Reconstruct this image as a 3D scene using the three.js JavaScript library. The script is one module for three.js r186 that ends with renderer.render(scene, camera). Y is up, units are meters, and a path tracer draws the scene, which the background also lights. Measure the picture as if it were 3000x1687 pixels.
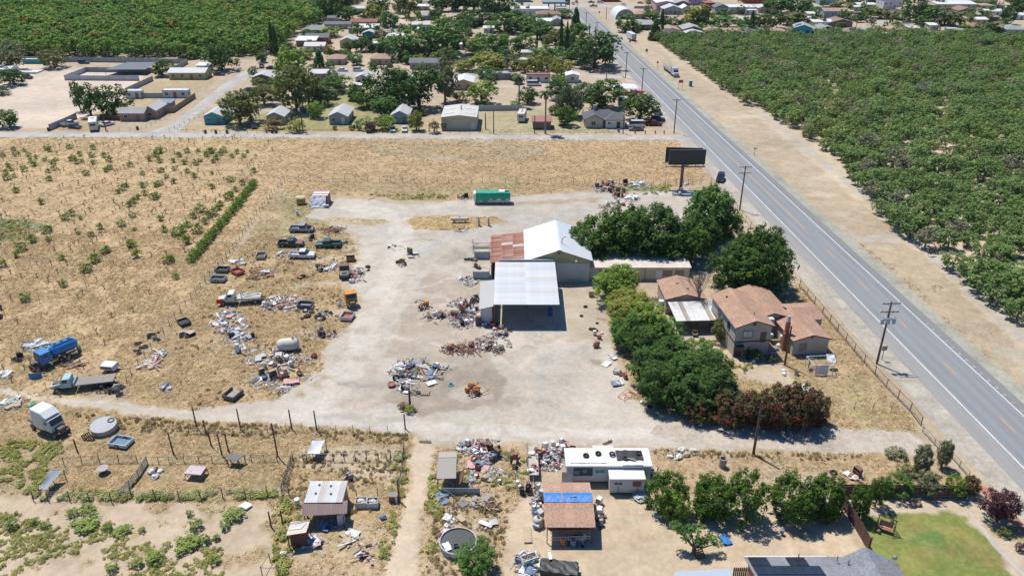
import * as THREE from 'three';
import { Sky } from 'three/addons/objects/Sky.js';
import { mergeGeometries } from 'three/addons/utils/BufferGeometryUtils.js';
import { RoundedBoxGeometry } from 'three/addons/geometries/RoundedBoxGeometry.js';

// ---------- camera, sky, sun, exposure ----------
const EYE = 67, FOCAL = 2300, PITCH = Math.atan(1143.5 / FOCAL);
const scene = new THREE.Scene();
const camera = new THREE.PerspectiveCamera(2 * Math.atan(843.5 / FOCAL) * 180 / Math.PI,3000 / 1687,1,6000);
camera.position.set(0, EYE,0);
camera.rotation.set(-PITCH,0,0);
const SUN = new THREE.Vector3(-0.30,1,-0.34).normalize();
const sky = new Sky();
sky.name = 'sky'; sky.userData.kind = 'structure';
sky.scale.setScalar(5000);
sky.material.uniforms.sunPosition.value.copy(SUN);
sky.material.uniforms.turbidity.value = 4.5;
sky.material.uniforms.rayleigh.value = 1.1;
sky.material.uniforms.mieCoefficient.value = 0.004;
sky.material.uniforms.cloudCoverage.value = 0;
scene.add(sky);
scene.environmentIntensity = 0.115;
const sun = new THREE.DirectionalLight(new THREE.Color(1,0.93,0.82),5);
sun.position.copy(SUN).multiplyScalar(400).add(new THREE.Vector3(0,0,-200));
sun.target.position.set(0,0,-200);
sun.castShadow = true; sun.shadow.mapSize.set(4096,4096);
Object.assign(sun.shadow.camera, { left: -350, right: 350, top: 350, bottom: -350, near: 1, far: 1200 });
scene.add(sun, sun.target);
const renderer = new THREE.WebGLRenderer({ antialias: true });
renderer.setSize(1024,575);
renderer.toneMapping = THREE.LinearToneMapping;
renderer.toneMappingExposure = 1.02;
renderer.shadowMap.enabled = true;
scene.fog = new THREE.FogExp2(new THREE.Color(0.72,0.82,0.95),0.00004);

// ---------- helpers ----------
const V3 = THREE.Vector3, PI = Math.PI;
let seed = 12345;
const srand = s => { seed = (s * 2654435761) >>> 0 || 1; };
const rnd = () => { seed ^= seed << 13; seed >>>= 0; seed ^= seed >>> 17; seed ^= seed << 5; seed >>>= 0; return seed / 4294967296; };
const rr = (a, b) => a + (b - a) * rnd();
const pick = a => a[Math.floor(rnd() * a.length)];
const gs = () => (rnd() + rnd() + rnd() - 1.5) / 1.5;
const clamp = (x, a = 0, b = 1) => Math.min(b, Math.max(a, x));
const mix = (a, b, t) => a + (b - a) * t;
const sstep = (a, b, x) => { const t = clamp((x - a) / (b - a)); return t * t * (3 - 2 * t); };
// survey of the site: a mark (u, v) read off the photograph -> metres on the level h
function at(u, v, h = 0) {
  const q = (v - 843.5) / FOCAL, s = Math.sin(PITCH), c = Math.cos(PITCH), Z = (EYE - h) / (s + q * c);
  return new V3((u - 1500) / FOCAL * Z, h,-Z * (c - q * s));
}
const OY = [0,420,840,1267];
const K = (c, r) => (x, y, h = 0) => at(c * 750 + x / 3.4347, OY[r] + y / 3.4347, h);
const pxm = v => Math.cos(PITCH) * (v + 300) / EYE;              // survey marks per metre at v
const tall = (p, v) => EYE + p.z * Math.tan(PITCH + Math.atan((v - 843.5) / FOCAL)); // height of a top seen at v above ground point p
// value noise
const NT = new Float32Array(65536); srand(7); for (let i = 0; i < 65536; i++) NT[i] = rnd();
function vn(x, y) {
  const xi = Math.floor(x), yi = Math.floor(y), fx = x - xi, fy = y - yi, sx = fx * fx * (3 - 2 * fx), sy = fy * fy * (3 - 2 * fy);
  const a = (xi & 255) | ((yi & 255) << 8), b = ((xi + 1) & 255) | ((yi & 255) << 8), c = (xi & 255) | (((yi + 1) & 255) << 8), d = ((xi + 1) & 255) | (((yi + 1) & 255) << 8);
  const p = NT[a] + (NT[b] - NT[a]) * sx, q = NT[c] + (NT[d] - NT[c]) * sx;
  return p + (q - p) * sy;
}
const fbm = (x, y, o = 4) => { let s = 0, a = 0.5, t = 0; for (let i = 0; i < o; i++) { s += a * vn(x, y); t += a; a *= 0.5; const X = x * 1.62 - y * 1.18 + 17.3; y = x * 1.18 + y * 1.62 + 5.1; x = X; } return s / t; };
const toS = c => c <= 0.0031308 ? c * 12.92 : 1.055 * Math.pow(c,1 / 2.4) - 0.055;
const toL = c => c <= 0.04045 ? c / 12.92 : Math.pow((c + 0.055) / 1.055,2.4);
const LS = new Uint8Array(4097); for (let i = 0; i <= 4096; i++) LS[i] = Math.round(255 * toS(i / 4096));
const SL = new Float32Array(256); for (let i = 0; i < 256; i++) SL[i] = toL(i / 255);
const css = c => `rgb(${c.map(x => LS[Math.round(clamp(x) * 4096)]).join(',')})`;

// names, things, parts
const used = {};
const numbered = n => { const k = used[n] = (used[n] ?? -1) + 1; return k ? `${n}_${String(k).padStart(3, '0')}` : n; };
const labels = {};
function tag(o, label, category, group) {
  const u = o.userData; u.label = label; u.category = category;
  (labels[label] ??= []).push(o);
  if (group) u.group = group;
  return o;
}
function thing(name, label, category, p, ry = 0, group) {
  const o = new THREE.Group(); o.name = numbered(name); scene.add(o);
  if (p) o.position.copy(p); o.rotation.y = ry;
  return tag(o, label, category, group);
}
function prep(m) { m.castShadow = m.receiveShadow = true; return m; }
function part(parent, name, geo, mat) {
  const m = prep(new THREE.Mesh(Array.isArray(geo) ? J(geo) : geo, mat)); m.name = name; parent.add(m); return m;
}
function solo(name, label, category, geo, mat, p, ry = 0, group) {
  const m = prep(new THREE.Mesh(Array.isArray(geo) ? J(geo) : geo, mat)); m.name = numbered(name); scene.add(m);
  if (p) m.position.copy(p); m.rotation.y = ry;
  return tag(m, label, category, group);
}
function struct(name, label, geo, mat, category) {
  const m = prep(new THREE.Mesh(geo, mat)); m.name = numbered(name); m.userData.kind = 'structure'; m.userData.label = label; if (category) m.userData.category = category; scene.add(m); return m;
}
// geometry: everything non-indexed with uv in metres
function uvm(g) {
  if (g.index) g = g.toNonIndexed();
  const p = g.attributes.position, n = p.count, uv = new Float32Array(n * 2), a = new V3(), b = new V3(), c = new V3();
  for (let i = 0; i < n; i += 3) {
    a.fromBufferAttribute(p, i); b.fromBufferAttribute(p, i + 1).sub(a); c.fromBufferAttribute(p, i + 2).sub(a); b.cross(c);
    const ax = Math.abs(b.x), ay = Math.abs(b.y), az = Math.abs(b.z);
    for (let k = i; k < i + 3; k++) {
      const X = p.getX(k), Y = p.getY(k), Z = p.getZ(k);
      if (ay >= ax && ay >= az) { uv[2 * k] = X; uv[2 * k + 1] = -Z; } else if (ax >= az) { uv[2 * k] = Z; uv[2 * k + 1] = Y; } else { uv[2 * k] = X; uv[2 * k + 1] = Y; }
    }
  }
  g.setAttribute('uv', new THREE.BufferAttribute(uv,2));
  return g;
}
function clean(g) {
  if (g.index) g = g.toNonIndexed();
  for (const k of Object.keys(g.attributes)) if (!['position', 'normal', 'uv'].includes(k)) g.deleteAttribute(k);
  if (!g.attributes.normal) g.computeVertexNormals();
  return uvm(g);
}
const J = gs_ => { const l = gs_.flat(9).map(clean); return l.length === 1 ? l[0] : mergeGeometries(l); };
const EU = new THREE.Euler(), QT = new THREE.Quaternion(), MM = new THREE.Matrix4(), ONE = new V3(1,1,1);
const tf = (g, x = 0, y = 0, z = 0, rx = 0, ry = 0, rz = 0, s = ONE) => g.applyMatrix4(MM.compose(new V3(x, y, z), QT.setFromEuler(EU.set(rx, ry, rz, 'YXZ')), s));
const bx = (w, h, d, x = 0, y = 0, z = 0, ry = 0, rx = 0, rz = 0) => tf(new THREE.BoxGeometry(w, h, d), x, y, z, rx, ry, rz);     // centred
const bs = (w, h, d, x = 0, y = 0, z = 0, ry = 0) => bx(w, h, d, x, y + h / 2, z, ry);                                          // stands on y
const rb = (w, h, d, r, x = 0, y = 0, z = 0, ry = 0) => tf(new RoundedBoxGeometry(w, h, d,2, r), x, y, z,0, ry);
const cy = (r1, r2, h, n = 10, x = 0, y = 0, z = 0, rx = 0, ry = 0, rz = 0) => tf(new THREE.CylinderGeometry(r2, r1, h, n), x, y, z, rx, ry, rz);
function bar(a, b, r, n = 6, r2 = r) {
  const d = new V3().subVectors(b, a), g = new THREE.CylinderGeometry(r2, r, d.length(), n);
  g.applyQuaternion(new THREE.Quaternion().setFromUnitVectors(new V3(0,1,0), d.clone().normalize()));
  return g.translate((a.x + b.x) / 2, (a.y + b.y) / 2, (a.z + b.z) / 2);
}
const v = (x, y, z) => new V3(x, y, z);
// prism of a side profile [[z,y]...] extruded along x
function prism(pts, w, x = 0, bevel = 0) {
  const s = new THREE.Shape(pts.map(p => new THREE.Vector2(p[0], p[1])));
  const g = new THREE.ExtrudeGeometry(s, { depth: w - 2 * bevel, bevelEnabled: bevel > 0, bevelSize: bevel, bevelThickness: bevel, bevelOffset: -bevel, bevelSegments: 2, steps: 1, curveSegments: 5 });
  g.translate(0,0,-w / 2 + bevel); g.rotateY(PI / 2); g.scale(1,1,-1); const i = g.index; // profile +z stays +z
  const p = g.attributes.position; if (!i) for (let k = 0; k < p.count; k += 3) for (const A of [g.attributes.position, g.attributes.normal, g.attributes.uv]) for (let c = 0; c < A.itemSize; c++) { const t = A.array[(k + 1) * A.itemSize + c]; A.array[(k + 1) * A.itemSize + c] = A.array[(k + 2) * A.itemSize + c]; A.array[(k + 2) * A.itemSize + c] = t; }
  return g.translate(x,0,0);
}
// slab from 4 corners (counter-clockwise from above), thickness t downward
function slab(a, b, c, d, t) {
  const P = [a, b, c, d], pos = [], n = new V3().subVectors(b, a).cross(new V3().subVectors(d, a)).normalize(); if (n.y < 0) { P.reverse(); n.negate(); }
  const Q = P.map(p => p.clone().addScaledVector(n,-t)), f = (...l) => l.forEach(p => pos.push(p.x, p.y, p.z));
  f(P[0], P[1], P[2], P[0], P[2], P[3]); f(Q[0], Q[2], Q[1], Q[0], Q[3], Q[2]);
  for (let i = 0; i < 4; i++) { const j = (i + 1) % 4; f(P[i], Q[i], Q[j], P[i], Q[j], P[j]); }
  const g = new THREE.BufferGeometry(); g.setAttribute('position', new THREE.Float32BufferAttribute(pos,3)); g.computeVertexNormals(); return g;
}
function tri3(l, dbl) { const g = new THREE.BufferGeometry(), pos = []; for (const t of l) for (const p of t) pos.push(p.x, p.y, p.z); g.setAttribute('position', new THREE.Float32BufferAttribute(pos,3)); g.computeVertexNormals(); return g; }

// ---------- material textures ----------
function texOf(n, f, srgb = true, rep = 1) {                       // f(x,y in 0..1) -> [r,g,b] or number; tiles softly
  const d = new Uint8Array(n * n * 4);
  for (let y = 0; y < n; y++) for (let x = 0; x < n; x++) {
    const c = f(x / n, y / n), k = (y * n + x) * 4, a = Array.isArray(c) ? c : [c, c, c];
    for (let i = 0; i < 3; i++) d[k + i] = srgb ? LS[Math.round(clamp(a[i]) * 4096)] : Math.round(255 * clamp(a[i]));
    d[k + 3] = 255;
  }
  const t = new THREE.DataTexture(d, n, n); t.wrapS = t.wrapT = THREE.MirroredRepeatWrapping; t.magFilter = THREE.LinearFilter; t.minFilter = THREE.LinearMipmapLinearFilter; t.generateMipmaps = true;
  if (srgb) t.colorSpace = THREE.SRGBColorSpace; t.repeat.set(rep, rep); t.needsUpdate = true; return t;
}
const TX = {
  paint: texOf(256, (x, y) => 0.78 + 0.28 * fbm(x * 6, y * 6,5) - 0.12 * sstep(0.62,0.75, fbm(x * 17 + 9, y * 17,3)), true,0.25),
  stucco: texOf(256, (x, y) => 0.72 + 0.3 * fbm(x * 5, y * 5,3) + 0.12 * (vn(x * 90, y * 90) - 0.5), true,0.25),
  shingle: texOf(256, (x, y) => 0.55 + 0.35 * NT[(Math.floor(x * 24 + (Math.floor(y * 40) % 2) * 0.5) * 131 + Math.floor(y * 40) * 977) & 65535] + 0.3 * (fbm(x * 5, y * 5,3) - 0.5) + 0.1, true,0.2),
  metal: texOf(256, (x, y) => 0.82 + 0.25 * (fbm(x * 4, y * 14,4) - 0.5) + 0.08 * fbm(x * 2, y * 2,2), true,0.2),
  rust: texOf(256, (x, y) => { const a = fbm(x * 7, y * 3,5), b = sstep(0.55,0.72, fbm(x * 3 + 40, y * 9,4)); return [mix(0.19 + 0.20 * a,0.38, b), mix(0.075 + 0.09 * a,0.26, b), mix(0.05 + 0.055 * a,0.2, b)]; }, true,0.2),
  wood: texOf(256, (x, y) => 0.55 + 0.5 * fbm(x * 40, y * 3,4) + 0.15 * (fbm(x * 4, y * 4,3) - 0.5), true,0.5),
  gravel: texOf(512, (x, y) => 0.52 + 0.42 * fbm(x * 5, y * 5,4) + 0.3 * (fbm(x * 34, y * 34,3) - 0.5) + 0.16 * (vn(x * 120, y * 120) - 0.5), true,0.07),
  cloth: texOf(128, (x, y) => 0.75 + 0.35 * fbm(x * 5, y * 5,4), true,0.4),
  bark: texOf(128, (x, y) => 0.4 + 0.7 * fbm(x * 30, y * 6,4), true,0.5),
};
const mats = {};
function M(c, kind = 'paint', rough = 0.7, metal = 0, extra) {
  if (typeof c === 'number') { const q = new THREE.Color(c); c = [q.r, q.g, q.b]; }
  const key = c.map(x => x.toFixed(3)) + kind + rough + metal + (extra ? JSON.stringify(extra) : '');
  return mats[key] ??= new THREE.MeshStandardMaterial({ color: new THREE.Color().setRGB(...c), roughness: rough, metalness: metal, map: TX[kind] ?? null, side: THREE.DoubleSide, name: kind,...extra });
}
const glass = new THREE.MeshPhysicalMaterial({ color: new THREE.Color().setRGB(0.03,0.04,0.05), roughness: 0.12, metalness: 0, specularIntensity: 1, name: 'glass' });
const rubber = M([0.028,0.027,0.026], 'paint',0.9);
const whiteP = M([0.74,0.74,0.72], 'paint',0.55);
const woodM = M([0.30,0.22,0.15], 'wood',0.9), darkWood = M([0.13,0.08,0.055], 'wood',0.9), greyWood = M([0.34,0.31,0.27], 'wood',0.95);
const steel = M([0.42,0.43,0.44], 'metal',0.5,0.3), rustM = M([1,1,1], 'rust',0.85), darkSteel = M([0.09,0.085,0.08], 'metal',0.6,0.2);
// ---------- ground ----------
const D = (x, y) => at(x * 1.1646, y * 1.1646);
// highway axis
const RA = at(2892,1260), RB = at(1829,183), RD = new V3().subVectors(RB, RA).setY(0).normalize(), RN = new V3(-RD.z,0, RD.x); // along, to the far side
const road = (t, s, y = 0) => new V3(RA.x + RD.x * t + RN.x * s, y, RA.z + RD.z * t + RN.z * s);
const roadT = p => new V3().subVectors(p, RA).dot(RD);
// soil and growth regions: outline, colour, growth 0..1 (0 bare,1 dry grass)
const GRASS = [0.43,0.305,0.162], SAND = [0.47,0.37,0.26], YARD = [0.435,0.385,0.312], BROWN = [0.33,0.245,0.14];
const REG = [
  [[[-900,-40],[3600,-40],[3600,345],[-900,345]],[0.40,0.32,0.22],0.3],
  [[[-900,-60],[900,-60],[640,150],[-900,140]],[0.30,0.25,0.16],0.3],
  [[[0,180],[60,160],[160,165],[360,190],[310,260],[120,322],[-200,332],[-200,200]],[0.52,0.43,0.33],0],
  [[[340,210],[560,190],[450,265],[300,300],[240,328],[120,328],[300,262]],[0.36,0.28,0.16],0.7],
  [[[430,330],[520,270],[560,290],[900,280],[1500,280],[1660,325]],[0.38,0.29,0.18],0.5],
  [[[560,300],[1060,285],[1070,330],[570,330]],[0.28,0.25,0.12],0.7],
  [[[640,290],[900,230],[960,240],[930,330],[640,330]],[0.26,0.24,0.10],0.7],
  [[[1200,270],[1560,270],[1560,335],[1200,335]],[0.34,0.29,0.17],0.6],
  [[[1640,90],[2700,100],[2700,1000],[2290,610],[1850,250],[1700,160]],[0.47,0.37,0.255],0.05],
  [[[-400,345],[720,345],[722,455],[690,480],[560,660],[440,800],[300,985],[0,965],[-400,960]], GRASS,0.85],
  [[[720,346],[1700,351],[1790,455],[1700,470],[1500,475],[1140,508],[990,498],[850,490],[705,482]],[0.40,0.275,0.14],0.9],
  [[[900,355],[1250,352],[1420,372],[1300,410],[1100,405],[950,390]],[0.35,0.275,0.17],1],
  [[[800,458],[1700,462],[1690,472],[1300,476],[1150,490],[860,482]],[0.32,0.235,0.12],1],
  [[[930,488],[1140,488],[1120,503],[1000,505]],[0.23,0.20,0.075],1],
  [[[1530,470],[1690,466],[1680,492],[1560,492]],[0.20,0.22,0.08],0.9],
  [[[-60,552],[80,552],[120,565],[60,600],[0,612],[-60,620]],[0.13,0.17,0.10],1],
  [[[600,640],[720,610],[840,600],[910,640],[850,720],[920,790],[830,850],[760,950],[720,1000],[480,1040],[300,1000],[440,800]],[0.35,0.245,0.125],0.85],
  [[[690,480],[830,490],[770,545],[880,590],[900,640],[800,640],[600,640]],[0.31,0.245,0.13],0.9],
  [[[700,505],[760,500],[765,545],[720,560]],[0.24,0.21,0.09],0.9],
  [[[770,545],[800,510],[860,498],[1000,512],[1180,517],[1300,515],[1500,508],[1520,490],[1700,480],[1790,478],[1815,540],[1700,565],[1480,580],[1490,700],[1530,770],[1540,900],[1590,1000],[1640,1060],[2290,1080],[2340,1142],[1900,1135],[1650,1125],[1380,1112],[1090,1117],[1040,1092],[940,1077],[820,1072],[480,1057],[170,1017],[-60,987],[-60,967],[160,987],[300,1012],[490,1032],[700,1004],[780,945],[840,850],[930,770],[860,700],[910,650],[905,590]], YARD,0],
  [[[1060,690],[1230,690],[1230,900],[1100,920],[960,900]],[0.365,0.305,0.23],0],
  [[[1000,960],[1230,900],[1280,960],[1240,1020],[1060,1050],[960,1010]],[0.315,0.262,0.198],0.05],
  [[[1400,700],[1520,710],[1540,860],[1430,860]],[0.41,0.345,0.26],0],
  [[[820,545],[1000,552],[930,570],[800,560]],[0.40,0.31,0.19],0.5],
  [[[995,560],[1050,545],[1150,542],[1240,545],[1275,557],[1240,570],[1130,580],[1040,577]],[0.38,0.265,0.12],1],
  [[[1700,480],[1740,470],[1790,470],[1800,480]],[0.36,0.28,0.16],0.6],
  [[[1535,760],[1800,830],[2010,715],[2290,1050],[2305,1083],[1745,1062],[1600,1010]],[0.35,0.26,0.14],0.9],
  [[[1700,840],[1840,850],[1990,930],[2010,975],[1900,960],[1830,910],[1720,870]],[0.48,0.38,0.27],0.1],
  [[[2010,990],[2120,1040],[2290,1050],[2300,1082],[2150,1085]],[0.36,0.265,0.145],0.9],
  [[[-200,990],[0,990],[170,1020],[480,1058],[820,1074],[1040,1095],[1030,1300],[1000,1500],[690,1500],[680,1272],[300,1255],[90,1238],[-200,1240]],[0.33,0.23,0.115],0.9],
  [[[740,1120],[1000,1120],[1010,1230],[750,1170]],[0.43,0.335,0.23],0.4],
  [[[700,1330],[1000,1300],[980,1500],[700,1500]],[0.37,0.28,0.175],0.7],
  [[[-200,1110],[165,1115],[90,1240],[-200,1260]],[0.36,0.285,0.17],0.5],
  [[[-200,1270],[90,1245],[300,1258],[682,1270],[692,1500],[-200,1500]],[0.47,0.365,0.255],0.02],
  [[[1090,1125],[1330,1115],[1340,1240],[1290,1500],[1050,1500],[1075,1230]],[0.38,0.285,0.185],0.65],
  [[[1040,1105],[1088,1115],[1076,1220],[1050,1330],[1035,1500],[955,1500],[1012,1290],[1026,1180]],[0.50,0.40,0.285],0],
  [[[1330,1240],[1640,1255],[2110,1290],[2210,1500],[1250,1500],[1280,1300]],[0.48,0.375,0.26],0.03],
  [[[1640,1130],[2200,1142],[2380,1165],[2450,1250],[2105,1228],[1640,1250]],[0.36,0.265,0.155],0.85],
  [[[1900,1180],[2100,1190],[2100,1225],[1800,1220]],[0.42,0.33,0.23],0.4],
  [[[2130,1232],[2430,1240],[2520,1330],[2640,1500],[2230,1500],[2190,1420]],[0.46,0.37,0.265],0],
  [[[2180,1300],[2300,1288],[2395,1290],[2440,1310],[2600,1500],[2260,1500],[2200,1400]],[0.165,0.195,0.04],0.25],
  [[[2290,1345],[2400,1330],[2380,1390],[2300,1380]],[0.10,0.165,0.035],0.25],
  [[[2380,1320],[2430,1330],[2500,1400],[2440,1380]],[0.22,0.205,0.055],0.25],
  [[[2465,1225],[2510,1235],[2600,1330],[2600,1400],[2540,1330]],[0.36,0.16,0.10],0],
];
// trodden and driven lines: points, width m, colour, growth
const LINES = [
  [[[880,520],[1000,540],[1010,600],[980,700],[930,800],[900,900],[840,980],[760,1030]],5,[0.50,0.455,0.385],0],
  [[[1060,520],[1300,500],[1500,490],[1780,485]],4,[0.49,0.45,0.39],0],
  [[[1480,530],[1400,545],[1290,560],[1120,600],[1040,640]],3,[0.42,0.40,0.36],0],
  [[[735,600],[800,590],[890,600]],2.2,[0.42,0.355,0.27],0.2],
  [[[730,652],[830,655],[900,640]],3.2,[0.42,0.355,0.27],0.2],
  [[[700,720],[800,715],[900,700]],2.6,[0.40,0.33,0.245],0.25],
  [[[830,790],[900,780],[940,760]],3.5,[0.42,0.36,0.28],0.1],
  [[[740,830],[820,850],[860,830]],2.4,[0.38,0.31,0.22],0.3],
  [[[1480,880],[1400,880],[1360,910],[1350,960],[1370,1010],[1430,1050]],0.5,[0.36,0.345,0.31],0],
  [[[1480,888],[1410,888],[1375,915],[1365,960],[1385,1010],[1445,1050]],0.5,[0.36,0.345,0.31],0],
  [[[1440,895],[1400,905],[1385,930],[1390,980]],0.4,[0.37,0.355,0.32],0],
  [[[760,1060],[1000,1075],[1300,1085],[1700,1095],[2290,1112]],2.2,[0.52,0.475,0.41],0],
  [[[700,1040],[900,1030],[1050,1060]],1.5,[0.52,0.47,0.40],0],
  [[[0,975],[170,1002],[480,1040],[760,1048]],0.7,[0.50,0.42,0.32],0],
  [[[0,989],[170,1018],[480,1056],[760,1066]],0.7,[0.50,0.42,0.32],0],
  [[[1750,150],[1900,270],[2200,510],[2576,850]],3.0,[0.40,0.355,0.30],0],
  [[[1640,130],[1760,240],[2000,430],[2300,700],[2576,960]],1.2,[0.40,0.31,0.21],0.3],
  [[[2050,560],[2180,600],[2330,600]],5,[0.42,0.37,0.30],0],
  [[[2140,600],[2300,730],[2500,920]],3,[0.38,0.30,0.20],0.4],
  [[[1790,840],[1860,870],[1930,890]],1.4,[0.52,0.43,0.33],0],
  [[[1800,930],[1900,950],[1990,975]],1.4,[0.50,0.41,0.31],0],
  [[[640,220],[700,206],[950,214],[1500,218]],5,[0.42,0.38,0.32],0],
  [[[1020,40],[1005,80],[985,130]],7,[0.50,0.42,0.33],0],
];
srand(31);
const SPOTS = [], TRACKS = [];
for (let i = 0; i < 190; i++) { const p = D(rr(0,760), rr(360,980)); SPOTS.push([p, rr(0.8,5), (q => [0.43 * q,0.305 * q,0.162 * q])(rr(0.78,1.1)),0.9]); }
for (let i = 0; i < 90; i++) { const p = D(rr(740,1700), rr(355,460)); SPOTS.push([p, rr(1,6), (q => [0.40 * q,0.28 * q,0.145 * q])(rr(0.78,1.12)),0.9]); }
for (let i = 0; i < 60; i++) { const p = D(rr(500,850), rr(600,1000)); SPOTS.push([p, rr(0.6,2.5), pick([[0.27,0.21,0.10],[0.44,0.36,0.26],[0.30,0.23,0.12]]),0.7]); }
for (let i = 0; i < 46; i++) { const p = D(rr(880,1560), rr(560,1080)); SPOTS.push([p, rr(0.8,3.5), pick([[0.36,0.30,0.225],[0.48,0.43,0.36],[0.40,0.34,0.26]]),0]); }
for (let i = 0; i < 70; i++) { const p = D(rr(100,1000), rr(1060,1440)); SPOTS.push([p, rr(0.5,2), pick([[0.28,0.20,0.10],[0.42,0.33,0.21],[0.24,0.20,0.09]]),0.7]); }
for (let i = 0; i < 40; i++) { const p = D(rr(1340,2150), rr(1290,1440)); SPOTS.push([p, rr(0.4,1.6), pick([[0.40,0.30,0.19],[0.50,0.40,0.29]]),0]); }
for (let i = 0; i < 40; i++) { const p = D(rr(2200,2560), rr(1300,1440)); SPOTS.push([p, rr(0.4,1.6), pick([[0.24,0.22,0.06],[0.14,0.18,0.04],[0.21,0.17,0.05]]),0.25]); }
SPOTS.push([D(1500,907),1.1,[0.20,0.16,0.11],0],[D(1430,955),1.8,[0.38,0.33,0.27],0],[D(1390,858),0.8,[0.36,0.25,0.15],0],[D(1360,800),2,[0.24,0.20,0.13],0.3],[D(870,880),0.7,[0.25,0.21,0.16],0],[D(1340,1170),1.5,[0.2,0.2,0.08],0.5]);
for (let i = 0; i < 70; i++) { const a = D(rr(880,1560), rr(560,1090)), l = [], t0 = rr(0,6.28), R = rr(6,22), w = rr(0.35,1.6), k = rr(0.76,1.2); for (let j = 0; j < 7; j++) l.push([a.x + Math.cos(t0 + j * 0.16) * R - Math.cos(t0) * R, a.z + Math.sin(t0 + j * 0.16) * R - Math.sin(t0) * R]); TRACKS.push([l, w,[0.42 * k,0.368 * k,0.295 * k]]); }
for (let i = 0; i < 130; i++) { const p = road(rr(-60,330), rr(12,30)); SPOTS.push([p, rr(0.8,4), pick([[0.40,0.31,0.20],[0.52,0.42,0.30],[0.36,0.29,0.19],[0.42,0.37,0.30]]), rnd() < 0.3 ? 0.6 : 0]); }
const tiles = [];
function tile(x0, x1, z0, z1, W, Hh, lo) {                        // z0 near (larger), z1 far
  const cw = Math.round(W / lo), ch = Math.round(Hh / lo), cv = [0,1].map(() => { const c = document.createElement('canvas'); c.width = cw; c.height = ch; return c.getContext('2d'); });
  const X = x => (x - x0) / (x1 - x0) * cw, Y = z => (z0 - z) / (z0 - z1) * ch, sc = cw / (x1 - x0);
  cv[0].fillStyle = css([0.38,0.30,0.20]); cv[1].fillStyle = '#404040'; cv.forEach(c => c.fillRect(0,0, cw, ch));
  const poly = (pts, c, gr) => [css(c), `rgb(${Array(3).fill(Math.round(gr * 255))})`].forEach((s, i) => { const k = cv[i]; k.fillStyle = s; k.beginPath(); pts.forEach((p, j) => { k[j ? 'lineTo' : 'moveTo'](X(p.x), Y(p.z)); }); k.closePath(); k.fill(); });
  for (const [p, c, gr] of REG) poly(p.map(q => D(...q)), c, gr);
  for (const [p, w, c, gr] of LINES) [css(c), `rgb(${Array(3).fill(Math.round(gr * 255))})`].forEach((s, i) => { const k = cv[i]; k.strokeStyle = s; k.lineWidth = Math.max(1, w * sc); k.lineCap = k.lineJoin = 'round'; k.globalAlpha = 0.75; k.beginPath(); p.forEach((q, j) => { const e = D(...q); k[j ? 'lineTo' : 'moveTo'](X(e.x), Y(e.z)); }); k.stroke(); k.globalAlpha = 1; });
  for (const [p, w, c] of TRACKS) { const k = cv[0]; k.strokeStyle = css(c); k.lineWidth = w * sc; k.globalAlpha = 0.8; k.beginPath(); let on = 0; p.forEach(([x, z]) => { const gx = Math.floor(X(x)), gy = Math.floor(Y(z)); const pale = gx >= 0 && gy >= 0 && gx < cw && gy < ch && cv[1].getImageData(gx, gy,1,1).data[0] < 8; if (!pale) { on = 0; return; } k[on ? 'lineTo' : 'moveTo'](X(x), Y(z)); on = 1; }); k.stroke(); k.globalAlpha = 1; }
  for (const [p, r, c, gr] of SPOTS) [css(c), `rgb(${Array(3).fill(Math.round(gr * 255))})`].forEach((s, i) => { const k = cv[i]; k.fillStyle = s; k.globalAlpha = 0.5; k.beginPath(); k.ellipse(X(p.x), Y(p.z), r * sc, r * sc * (ch / (z0 - z1)) / sc * 0.7,0,0,7); k.fill(); k.globalAlpha = 1; });
  const src = cv.map(c => c.getImageData(0,0, cw, ch).data), A = new Float32Array(cw * ch * 4), B = new Float32Array(cw * ch * 4);
  for (let i = 0; i < cw * ch; i++) { for (let k = 0; k < 3; k++) A[i * 4 + k] = SL[src[0][i * 4 + k]]; A[i * 4 + 3] = src[1][i * 4] / 255; }
  const R = Math.max(1, Math.round(0.35 * sc));                    // soften borders: soils grade into each other
  for (let y = 0; y < ch; y++) for (let k = 0; k < 4; k++) { let s = 0; for (let x = -R; x <= R; x++) s += A[(y * cw + clamp(x,0, cw - 1)) * 4 + k]; for (let x = 0; x < cw; x++) { B[(y * cw + x) * 4 + k] = s / (2 * R + 1); s += A[(y * cw + Math.min(cw - 1, x + R + 1)) * 4 + k] - A[(y * cw + Math.max(0, x - R)) * 4 + k]; } }
  for (let x = 0; x < cw; x++) for (let k = 0; k < 4; k++) { let s = 0; for (let y = -R; y <= R; y++) s += B[(clamp(y,0, ch - 1) * cw + x) * 4 + k]; for (let y = 0; y < ch; y++) { A[(y * cw + x) * 4 + k] = s / (2 * R + 1); s += B[(Math.min(ch - 1, y + R + 1) * cw + x) * 4 + k] - B[(Math.max(0, y - R) * cw + x) * 4 + k]; } }
  const look = (x, z) => { const i = clamp(Math.floor(X(x)),0, cw - 1), j = clamp(Math.floor(Y(z)),0, ch - 1); return (j * cw + i) * 4; };
  const d = new Uint8Array(W * Hh * 4);
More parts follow.
